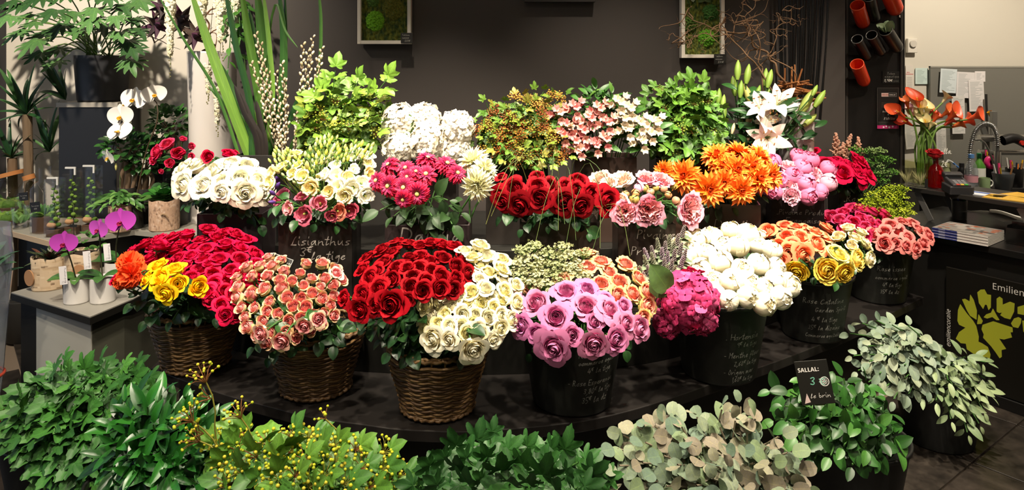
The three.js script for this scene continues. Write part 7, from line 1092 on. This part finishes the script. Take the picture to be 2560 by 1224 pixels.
// ---------- the wall behind the counter ----------
{ const a = P(2326, 165, 4.95), t = thing('wall_panel', 'grey metal panel on the wall behind the counter', 'panel', V((a.x + 3.68) / 2, a.y / 2, -4.96)); mesh('sheet', box(3.68 - a.x, a.y, 0.02, 0.002), M('#74736c', 0.42), t); mesh('edge', xf(box(3.68 - a.x, 0.012, 0.026), V(0, a.y / 2 - 0.006, 0)), M('#9a988f', 0.35), t); }
const PAPER = (tone) => (x, w, h) => { x.fillStyle = tone; x.fillRect(0, 0, w, h); x.fillStyle = 'rgba(70,90,90,.5)'; for (let y = 10; y < h - 8; y += 6) { const n = 0.4 + 0.5 * R(); x.fillRect(8, y, (w - 16) * n, 1.6); if (R() < 0.3) x.fillRect(w * 0.72, y, w * 0.18, 1.6); } };
[[2288, 170, 2320, 210, '#c9dcd6', 'small bluish printed list taped left of the grey panel'], [2321, 174, 2366, 240, '#c4d2d0', 'pale printed sheet at the panel edge'], [2350, 172, 2391, 232, '#cfd9dc', 'pale blue printed sheet with a green stamp'], [2391, 180, 2436, 245, '#dbd8d8', 'white sheet high on the grey panel'], [2437, 178, 2463, 204, '#e0dcdc', 'small white note at the top right of the sheets'], [2380, 240, 2412, 334, '#d2d0cc', 'long white sheet behind the orange callas'], [2422, 200, 2460, 278, '#dcd9d8', 'white sheet below the small note'], [2262, 300, 2292, 372, '#c9c6bc', 'creased white sheet by the pier'], [2322, 222, 2378, 290, '#bfcfd0', 'sheet hidden behind the callas'], [2340, 300, 2365, 380, '#cac8c2', 'lowest long sheet behind the vase']].forEach(([a, b, c, d, col, l], i) => card('paper_sheet', l, a, b, c, d, a < 2326 ? 4.99 - 0.002 * i : 4.93 - 0.002 * i, PAPER(col), { cat: 'paper', color: col, rough: 0.8, px: 2, tilt: [0, 0.02, -0.06, -0.05, 0, 0.02, 0.04, 0.1, 0, 0.03][i] }));
card('paper_sheet', 'red and white notice beside the pier', 2264, 163, 2283, 238, 4.992, (x, w, h) => { x.fillStyle = '#d6d0c6'; x.fillRect(0, 0, w, h); x.fillStyle = '#b03030'; x.font = 'bold 11px sans-serif'; x.fillText('IREU', 6, 58); x.fillRect(0, 65, w, 4); x.fillStyle = '#8a8680'; for (let y = 90; y < 190; y += 8) x.fillRect(8, y, w - 18, 2); x.fillStyle = '#b02828'; x.fillRect(0, 196, w, h - 196); }, { cat: 'paper', color: '#d6d0c6' });
{ const c = P(2279, 114, 4.98), t = thing('wall_switch', 'white wall thermostat beside the pier', 'switch', c); mesh('housing', box(S(24, 4.98), S(36, 4.98), 0.03, 0.004), M('#d3cec3', 0.5), t); mesh('dial', cyl(0.022, 0.024, 0.015, 24), M('#c2bdb2', 0.5), t, V(0, 0.012, 0.02), aim(V(0, 0, 1))); }
// back worktop with the tap
const BW = 0.76;
{ const x0 = P(2300, 0, 4.15).x, t = thing('back_worktop', 'dark worktop by the wall behind the counter', 'worktop', V((x0 + 3.66) / 2, 0, -4.52)), w = 3.66 - x0; mesh('top', xf(box(w, 0.03, 0.76), V(0, BW - 0.015, 0)), M('#252423', 0.35), t); mesh('body', xf(box(w - 0.04, BW - 0.03, 0.7), V(0, (BW - 0.03) / 2, -0.02)), blackSatin, t); }
const onBack = (px, d) => V(P(px, 0, d).x, BW, -d);
{
  const d = 4.3, f = onBack(2425, d), t = thing('kitchen_tap', 'tall chrome spring spray tap', 'tap', f), rel = (x, y) => P(x, y, d).sub(f), ctr = [[2425, 440], [2424, 400], [2428, 360], [2440, 325], [2460, 310], [2480, 315], [2492, 340], [2494, 380]].map(([x, y]) => rel(x, y)), c = new THREE.CatmullRomCurve3([V(0, 0, 0), ...ctr]);
  mesh('hose', new THREE.TubeGeometry(c, 50, 0.009, 8), M('#6f6f6d', 0.4, { metalness: 0.8 }), t);
  const sp = []; for (let i = 0; i <= 640; i++) { const v = 0.12 + 0.83 * i / 640, p = c.getPoint(v), tg = c.getTangent(v), n = new THREE.Vector3().crossVectors(tg, V(0, 0, 1)).normalize(), b = new THREE.Vector3().crossVectors(tg, n), a = i / 640 * 54 * 2 * PI; sp.push(p.addScaledVector(n, Math.cos(a) * 0.0125).addScaledVector(b, Math.sin(a) * 0.0125)); }
  mesh('spring', tube(sp, 0.0026, 1300, 5), steel, t); mesh('spray_head', tube([rel(2494, 378), rel(2492, 430), rel(2488, 470)], 0.018, 6, 12), steel, t); mesh('holder_arm', tube([V(0, 0.25, 0), V(0.07, 0.25, 0), rel(2490, 420)], 0.006, 8, 8), steel, t); mesh('tap_base', xf(cyl(0.026, 0.03, 0.05, 24), V(0, 0.025, 0)), steel, t);
}
// tools and rolls at the right edge
{ const t = thing('paper_roll_stand', 'steel wrapping paper rack with a black cutter handle and red button', 'rack', P(2540, 400, 4.55)), rel = (x, y) => P(x, y, 4.55).sub(t.position); [[345, 0.022], [380, 0.018], [425, 0.024], [452, 0.016]].forEach(([y, r]) => mesh('bar', xf(cyl(r, r, 0.75, 18), rel(2600, y), [0, 0, PI / 2]), steel, t)); mesh('upright', xf(box(0.03, 0.6, 0.03), rel(2484, 400)), M('#8a8a86', 0.4, { metalness: 0.7 }), t); mesh('cutter_handle', tube([rel(2488, 348), rel(2515, 342), rel(2540, 352), rel(2558, 362)], 0.03, 12, 10), M('#151515', 0.4), t, V(0, 0, 0.07)); mesh('button', xf(cyl(0.014, 0.014, 0.02, 16), rel(2527, 352).add(V(0, 0, 0.1)), [PI / 2, 0, 0]), M('#c0281c', 0.4), t); }
one('hanging_rod', 'dark steel rod hanging on the grey panel', 'rod', xf(cyl(0.008, 0.008, 0.5, 10), V(0, 0, 0), [0, 0, 0.03]), M('#3a3a38', 0.4, { metalness: 0.6 }), P(2468, 330, 4.88));
one('scissor_handle', 'yellow tool handle hanging above the tap', 'tool', merge([tube([V(-0.01, 0.09, 0), V(0.015, 0.05, 0), V(0.012, -0.05, 0), V(0, -0.1, 0)], 0.016, 10, 8)]), M('#d39a1c', 0.5), P(2477, 315, 4.6));
one('hanging_clamp', 'grey steel clamp hanging beside the yellow handle', 'tool', box(0.03, 0.16, 0.02), M('#6a6a66', 0.4, { metalness: 0.5 }), P(2466, 345, 4.6)).rotation.z = 0.35;
// ---------- things on the ledge ----------
const onLedge = (px, py) => { const p = G(px, py, LT); return p; };
const clearG = M('#ffffff', 0.02, { transmission: 1, ior: 1.45 });
const vp = onLedge(2322, 468).add(V(0.03, 0, -0.085)), vd = -vp.z;
{
  const t = thing('glass_vase', 'square glass vase of calla lilies lettered Callas', 'vase', vp, null, 0.3), w = S(84, vd), h = S(125, vd), th = 0.005;
  for (const s of [-1, 1]) { mesh('glass_pane', xf(box(w, h, th, 0), V(0, h / 2, s * (w / 2 - th / 2))), clearG, t); mesh('glass_pane', xf(box(th, h, w - 2 * th, 0), V(s * (w / 2 - th / 2), h / 2, 0)), clearG, t); }
  mesh('glass_base', xf(box(w - 2 * th, 0.012, w - 2 * th, 0), V(0, 0.006, 0)), clearG, t); mesh('water', xf(box(w - 2.4 * th, h * 0.42, w - 2.4 * th, 0), V(0, h * 0.21 + 0.013, 0)), M('#e6e8c8', 0.03, { transmission: 1, ior: 1.33 }), t);
  const map = canvasTex(256, 256, (x) => { x.clearRect(0, 0, 256, 256); chalk(x, 'Callas', 90, 110, 40, { color: '#f0f0ea', bold: 1.3 }); chalk(x, '2€', 140, 200, 40, { color: '#f0f0ea', bold: 1.3 }); });
  mesh('lettering', xf(new THREE.PlaneGeometry(w * 0.9, h * 0.7), V(0, h * 0.6, w / 2 + 0.001)), M('#ffffff', 0.6, { map, transparent: true, alphaTest: 0.2 }), t);
}
// a calla: rolled spathe with a flaring lip, spadix inside
const calla = memo('calla', () => ({ sp: patch(16, 12, (u, v) => { const a = lerp(-3.3, 3.3, u), c = 0.5 + 0.5 * Math.cos(a * 0.95), open = smooth(0.45, 1, v), tip = Math.pow(c, 4), r = 0.06 + 0.17 * v + open * open * (0.16 + 0.12 * c) + (u > 0.5 ? 0.03 : 0) * v, y = v * (0.72 + 0.3 * c + 0.3 * tip * open) - 0.06 * open * open * (1 - c), back = tip * open * open * 0.34; return [Math.sin(a) * r * (1 - 0.25 * tip * open), y, -Math.cos(a) * r - back]; }), dx: xf(new THREE.CapsuleGeometry(0.05, 0.45, 4, 8), V(0, 0.5, 0)) }));
const CAL = { o: '#e0562a', r: '#c83a1c', y: '#eee2a8', p: '#d9a0b0', d: '#d8682e' };
[[2292, 238, 2300, 300, 'o', 46, 0.3], [2240, 270, 2275, 330, 'o', 44, -0.8], [2258, 295, 2282, 340, 'r', 42, -0.5], [2272, 262, 2290, 320, 'p', 40, -0.4], [2300, 255, 2305, 320, 'y', 46, 0], [2318, 260, 2315, 325, 'y', 46, 0.2], [2290, 280, 2300, 330, 'y', 42, -0.3], [2332, 275, 2322, 330, 'r', 42, 0.6], [2312, 292, 2312, 335, 'y', 40, 0.1], [2330, 300, 2320, 340, 'y', 34, 0.5], [2342, 280, 2328, 335, 'o', 44, 0.7], [2368, 232, 2345, 300, 'y', 40, 0.4], [2390, 275, 2352, 335, 'o', 50, 0.6], [2378, 290, 2348, 340, 'r', 44, 0.5], [2405, 300, 2355, 345, 'd', 46, 0.9], [2425, 292, 2362, 340, 'o', 50, 1.0], [2448, 280, 2370, 338, 'o', 48, 1.1], [2372, 270, 2350, 330, 'd', 40, 0.3], [2265, 245, 2290, 310, 'd', 36, -0.5]].forEach(([x, y, bx, by, c, s, lean], i, a) => {
  const d = vd - 0.05 + 0.03 * (i % 4), foot = vp.clone().add(V(rr(-0.045, 0.045), 0.02, rr(-0.04, 0.04))), tip = P(x, y + 6, d).sub(foot), b = P(bx, by, d + 0.02).sub(foot), neck = V(rr(-0.03, 0.03), S(120, vd) * 0.95, rr(-0.03, 0.03)), t = thing('calla_lily', `${{ o: 'orange', r: 'dark red orange', y: 'cream yellow', p: 'pinkish', d: 'copper orange' }[c]} calla lily, ${placePhrases(a)[i]}`, 'flower', foot, 'calla lilies'), dir = tip.clone().sub(neck).add(V(0, 0.02, 0)).normalize(), L = S(s * 0.82, d), base = tip.clone().addScaledVector(dir, -L * 0.75);
  mesh('stem', tube([V(0, 0, 0), neck.clone().multiplyScalar(0.75), neck.clone().lerp(base, 0.5).add(V(0, 0.015, 0)), base], 0.0048, 14, 7), M('#6f9440', 0.45), t);
  const q = frame(dir, V(lean * 0.5, 0.25, 1)); mesh('spathe', calla.sp, M(CAL[c], 0.4), t, base, q, L); mesh('spadix', calla.dx, M('#d9a93a', 0.6), t, base, q, L);
});
function tumbler(label, px, py, w, h, o = {}) { const p = onLedge(px, py), d = -p.z, t = thing('glass_tumbler', label, 'glass', p), r = S(w / 2, d), hh = S(h, d); mesh('glass_body', lathe([[0.001, 0.001], [r * 0.86, 0.001], [r, hh], [r * 0.95, hh], [r * 0.82, 0.012], [0.001, 0.012]], 32), clearG, t); for (let i = 0; i < 16; i++) { const a = i * 2.4; mesh('leaf', memo('air', () => blade(0.08, 0.0022, { droop: 0.5 })), M('#8f8c5c', 0.7), t, V(0, 0.014, 0), frame(V(Math.cos(a) * 0.5, 1, Math.sin(a) * 0.5), V(0, 0.3, 1)), rr(0.7, 1.1)); } if (o.card) mesh('card', box(0.014, 0.045, 0.002, 0), M('#1a1a1a', 0.5), t, V(0.01, 0.03, r + 0.004)); }
tumbler('small glass with a spiky air plant left of the calla vase', 2266, 466, 34, 50); tumbler('small glass with a black card in front of the calla vase', 2300, 470, 34, 48, { card: 1 });
{ const p = onLedge(2340, 470), d = -p.z, t = thing('glass_bottle', 'red glass bottle holding a single red rose', 'bottle', p), r = S(18, d), h = S(84, d), red = M('#c21418', 0.05, { transmission: 0.85, ior: 1.45 });
  mesh('glass_body', lathe([[0.001, 0.001], [r, 0.002], [r * 1.02, 0.01], [r, h * 0.5], [r * 0.8, h * 0.62], [r * 0.33, h * 0.72], [r * 0.33, h * 0.96], [r * 0.42, h], [r * 0.3, h]], 36), red, t); mesh('tag_label', box(0.01, 0.018, 0.002, 0), M('#b31418', 0.4), t, V(0, h * 0.5, r));
  flower('rose', 'single red rose in the red bottle', 'flower', null, roseProto('sg', { ...HALF, n: 20, open: 0.5, split: 6 }, M('#b0121c', 0.6)), P(2336, 396, d).add(V(0, 0, 0)), V(0, 1, 0.25), S(19, d), p.clone().add(V(0, 0.02, 0)), { leaves: 3, leafS: 0.5 }); }
{ const p = onLedge(2394, 482), t = thing('card_terminal', 'dark grey card payment terminal in its cradle', 'payment terminal', p, null, DTURN + 0.9), k = S(1, -p.z); mesh('cradle', xf(box(58 * k, 22 * k, 46 * k, 0.006), V(0, 11 * k, 0), [0.12, 0, 0]), M('#2e2e30', 0.45), t); mesh('terminal', xf(box(44 * k, 13 * k, 52 * k, 0.006), V(0, 26 * k, -2 * k), [0.3, 0, 0]), M('#3c3c3f', 0.4), t); mesh('screen', xf(box(34 * k, 1.2 * k, 18 * k, 0), V(0, 36 * k, -14 * k), [0.3, 0, 0]), M('#181a1c', 0.15), t); for (let i = 0; i < 12; i++) mesh('key', box(8 * k, 2 * k, 5 * k, 0.001), M(i === 11 ? '#3aa03a' : i === 10 ? '#d8b030' : i === 9 ? '#c03a2a' : '#77777a', 0.5), t, V((i % 3 - 1) * 10 * k, (31 - Math.floor(i / 3) * 2.1) * k, (3 + Math.floor(i / 3) * 6.5) * k), new THREE.Quaternion().setFromEuler(new THREE.Euler(0.3, 0, 0))); mesh('paper_cover', xf(box(46 * k, 14 * k, 18 * k, 0.006), V(0, 40 * k, -26 * k), [0.3, 0, 0]), M('#2a2a2c', 0.4), t); }
function bottle(label, px, d, prof, m, o = {}) { const f = onBack(px, d), k = S(1, d), t = thing(o.name ?? 'bottle', label, 'bottle', f); mesh('bottle_body', lathe(prof.map(([r, y]) => [r * k, y * k]), 28), m, t); if (o.cap) mesh('cap', xf(cyl(o.cap[0] * k, o.cap[0] * k, o.cap[1] * k, 20), V(0, o.cap[2] * k, 0)), M(o.cap[3], 0.4), t); if (o.label) mesh('paper_label', xf(cyl(o.label[0] * k, o.label[0] * k, o.label[1] * k, 28, true), V(0, o.label[2] * k, 0)), M(o.label[3], 0.6), t); if (o.extra) o.extra(t, k); }
bottle('clear water bottle with blue cap and pink label', 2428, 4.2, [[0.1, 1], [14, 1], [15, 6], [15, 40], [12, 54], [6, 66], [6, 74]], M('#eef2f6', 0.05, { transmission: 0.9, ior: 1.33 }), { cap: [7, 9, 76, '#4f7fb8'], label: [15.3, 16, 20, '#d99aa6'] });
bottle('white squeeze bottle with a bent blue straw nozzle', 2366, 4.22, [[0.1, 1], [13, 1], [14, 4], [14, 26], [9, 36], [6, 44], [6, 50]], M('#c6cbcc', 0.4, { transmission: 0.3 }), { cap: [6.5, 8, 52, '#e2e2e0'], extra: (t, k) => { mesh('nozzle', tube([V(0, 55 * k, 0), V(4 * k, 64 * k, 0), V(16 * k, 58 * k, 0), V(24 * k, 50 * k, 0)], 2 * k, 10, 6), M('#d9dcdc', 0.5), t); mesh('nozzle_tip', tube([V(16 * k, 58 * k, 0), V(30 * k, 46 * k, 0)], 2.2 * k, 4, 6), M('#3a6fb0', 0.5), t); } });
bottle('green soap bottle with a white front label behind the water bottle', 2448, 4.35, [[0.1, 1], [13, 1], [14, 40], [8, 52], [5, 62]], M('#4f8a34', 0.3), { cap: [6, 12, 66, '#2f7f4a'], label: [14.3, 24, 24, '#dfe2d8'] });
bottle('small black pump bottle behind the card terminal', 2404, 4.3, [[0.1, 1], [9, 1], [10, 34], [5, 42]], M('#141416', 0.3), { cap: [6, 10, 46, '#1a1a1c'] });
{ const f = onBack(2462, 4.1), k = S(1, 4.1), t = thing('mug', 'white and green mug lying beside the bottles', 'mug', f); mesh('mug_body', lathe([[0.1, 1], [11, 1], [12, 3], [12, 30], [10.5, 30], [10.5, 3], [0.1, 3]].map(([r, y]) => [r * k, y * k]), 28), M('#8fa87a', 0.35), t); mesh('handle', xf(new THREE.TorusGeometry(8 * k, 1.8 * k, 8, 20, PI), V(12 * k, 16 * k, 0), [0, 0, -PI / 2]), M('#dfe2da', 0.35), t); }
function cupOf(label, px, d, r0, r1, h, m, n, name = 'pen_cup') { const f = onBack(px, d), k = S(1, d), t = thing(name, label, 'cup', f); mesh('cup_body', lathe([[0.1, 1], [r0, 1], [r1, h], [r1 - 1.5, h], [r0 - 1.5, 3], [0.1, 3]].map(([r, y]) => [r * k, y * k]), 28), m, t); for (let i = 0; i < n; i++) { const a = i * 2.4, q = V(Math.cos(a) * r0 * 0.5 * k, 4 * k, Math.sin(a) * r0 * 0.5 * k), e = V(Math.cos(a) * r1 * 0.9 * k, (h + rr(8, 26)) * k, Math.sin(a) * r1 * 0.8 * k), pn = one('pen', `${['black pen', 'yellow pencil', 'pink scissor handle', 'wooden pencil', 'white pen', 'orange cutter', 'dark marker'][i % 7]} standing in the ${label.split(' ').slice(0, 3).join(' ')}${i > 6 ? ', at its back' : ''}`, 'pen', tube([V(0, 0, 0), e.clone().sub(q)], i % 7 === 2 ? 0.007 : 0.0045, 2, 7), M(['#1b1b1d', '#e0b020', '#c8306a', '#a97a4a', '#d9d6d0', '#e07a1c', '#25304a'][i % 7], 0.5), f.clone().add(q)); } }
cupOf('grey plastic cup holding pens beside the tap head', 2508, 4.1, 18, 25, 42, M('#5f6468', 0.3), 5);
cupOf('black desk pot of pencils at the right', 2536, 4.2, 18, 20, 46, M('#161616', 0.4), 9);
cupOf('black round holder of tape and scissors behind bottles', 2475, 4.42, 24, 24, 62, M('#131314', 0.4), 3);
{ const t = thing('tape_roll', 'magenta ribbon roll behind the tap head', 'ribbon roll', P(2478, 405, 4.36)); mesh('roll', new THREE.TorusGeometry(0.026, 0.016, 10, 24), M('#c81f6a', 0.4), t); mesh('core', xf(cyl(0.012, 0.012, 0.034, 16), V(0, 0, 0), [PI / 2, 0, 0]), M('#2a2a2a', 0.5), t); }
// papers on the ledge, magazines and things on the counter
const flat = (name, label, px, py, w, h, y, turn, draw, col) => { const p = G(px, py, y), t = thing(name, label, 'paper', p.add(V(0, 0.0012, 0)), null, turn); mesh('sheet', box(w, 0.002, h, 0), M(col, 0.6), t); mesh('print', xf(new THREE.PlaneGeometry(w * 0.99, h * 0.99), V(0, 0.0016, 0), [-PI / 2, 0, 0]), M('#ffffff', 0.5, { map: canvasTex(320, 220, draw) }), t); };
flat('leaflet', 'blue and white leaflet on the raised ledge', 2462, 486, 0.17, 0.1, LT, DTURN + 0.1, (x, w, h) => { x.fillStyle = '#cfd3da'; x.fillRect(0, 0, w, h); x.fillStyle = '#3457a0'; x.fillRect(10, 20, w - 60, 70); x.fillStyle = '#eef0f2'; x.fillRect(20, 110, w - 40, 20); x.fillRect(20, 150, w - 90, 20); x.fillStyle = '#20242c'; x.fillRect(w - 70, 120, 60, 70); }, '#cfd3da');
const yel = (x, w, h) => { x.fillStyle = '#e2b23a'; x.fillRect(0, 0, w, h); x.strokeStyle = '#a8762a'; x.lineWidth = 8; x.strokeRect(4, 4, w - 8, h - 8); chalk(x, 'Menu du jour', 60, 90, 24, { color: 'rgba(90,50,20,.7)' }); chalk(x, 'fleurs', 90, 150, 24, { color: 'rgba(90,50,20,.7)' }); };
flat('menu_sheet', 'yellow printed sheet lying on the raised ledge, left one', 2518, 495, 0.17, 0.13, LT, DTURN + 0.15, yel, '#e2b23a'); flat('menu_sheet', 'yellow printed sheet at the right edge of the ledge', 2562, 490, 0.16, 0.13, LT, DTURN - 0.2, yel, '#e0ae34');
const magT = memo('magt', () => canvasTex(256, 180, (x, w, h) => { x.fillStyle = '#8f8a84'; x.fillRect(0, 0, w, h); for (let i = 0; i < 60; i++) { x.fillStyle = ['rgba(50,50,52,.5)', 'rgba(170,80,50,.55)', 'rgba(190,186,178,.5)'][i % 3]; x.fillRect(R() * w, R() * h, 10 + 50 * R(), 6 + 30 * R()); } })), spineT = memo('spine', () => canvasTex(256, 16, (x, w, h) => { x.fillStyle = '#d8d2cc'; x.fillRect(0, 0, w, h); x.fillStyle = '#2c347a'; x.fillRect(0, 0, w * 0.46, h); x.fillStyle = '#c9ccdc'; x.fillRect(w * 0.12, 5, w * 0.12, 5); }));
for (let i = 0; i < 7; i++) { const a = G(2330, 592, CT), b = G(2470, 617, CT), L = a.distanceTo(b), u = b.clone().sub(a).normalize(), n = V(-u.z, 0, u.x).multiplyScalar(-1), w = 0.19, c = a.clone().lerp(b, 0.5).addScaledVector(V(u.z, 0, -u.x), w / 2 + 0.002 * (i % 2)), t = thing('magazine', `florist magazine with dark blue spine, ${i === 0 ? 'lowest' : i === 6 ? 'topmost' : ORD[i] + ' from the bottom'} of the stack`, 'magazine', c.setY(CT + 0.001 + i * 0.0062), 'stack of magazines', Math.atan2(-u.z, u.x)); mesh('pages', box(L, 0.0052, w, 0.0008), M('#cfc9c0', 0.6), t, V(0, 0.003, 0)); mesh('spine', xf(new THREE.PlaneGeometry(L, 0.005), V(0, 0.003, w / 2 + 0.0006)), M('#ffffff', 0.5, { map: spineT }), t); if (i === 6) mesh('cover', xf(new THREE.PlaneGeometry(L, w), V(0, 0.0062, 0), [-PI / 2, 0, 0]), M('#ffffff', 0.3, { map: magT }), t); }
[[2450, 545, 0.2, 'loose white papers under the ledge, left pile'], [2505, 548, 0.16, 'loose white papers under the ledge, right pile']].forEach(([x, y, w, l], i) => { const p = G(x, 575, CT).add(V(0.1, 0.045, -0.1)); one('paper_pile', l, 'papers', patch(6, 4, (u, v) => [(u - 0.5) * w, 0.012 * Math.sin(u * 4 + i) + 0.01 * v, (v - 0.5) * 0.15]), M('#dcdad4', 0.7), p).rotation.y = DTURN + 0.4 * i; });
{ const p = G(2547, 610, CT), t = thing('card_holder', 'black acrylic box at the right edge of the counter', 'holder', p, null, DTURN), k = S(1, -p.z); mesh('holder_back', xf(box(44 * k, 52 * k, 3 * k, 0.001), V(0, 26 * k, -16 * k)), blackGloss, t); mesh('holder_front', xf(box(44 * k, 40 * k, 3 * k, 0.001), V(0, 20 * k, 16 * k)), blackGloss, t); for (const s of [-1, 1]) mesh('holder_side', xf(box(3 * k, 46 * k, 32 * k, 0.001), V(s * 21 * k, 23 * k, 0)), blackGloss, t); mesh('base', xf(box(52 * k, 4 * k, 40 * k, 0.001), V(0, 2 * k, 0)), clearG, t); }
{ const p = G(2378, 560, CT).add(V(0.1, 0, -0.1)), t = thing('pen_cup', 'dark pen cup standing under the ledge', 'cup', p), k = S(1, 3.5); mesh('cup_body', lathe([[0.1, 1], [17, 1], [19, 52], [17.5, 52], [15.5, 3], [0.1, 3]].map(([r, y]) => [r * k, y * k]), 24), M('#4a4a48', 0.4), t); one('pen', 'green pen in the dark cup under the ledge', 'pen', tube([V(0, 0, 0), V(0.03, 0.13, 0.01)], 0.004, 2, 6), M('#2f8a4a', 0.5), p.clone().add(V(0, 0.01, 0))); one('pen', 'blue pen slanting in the dark cup under the ledge', 'pen', tube([V(0, 0, 0), V(-0.02, 0.13, 0.02)], 0.004, 2, 6), M('#3a5aa8', 0.5), p.clone().add(V(0, 0.01, 0))); }
renderer.render(scene, camera);
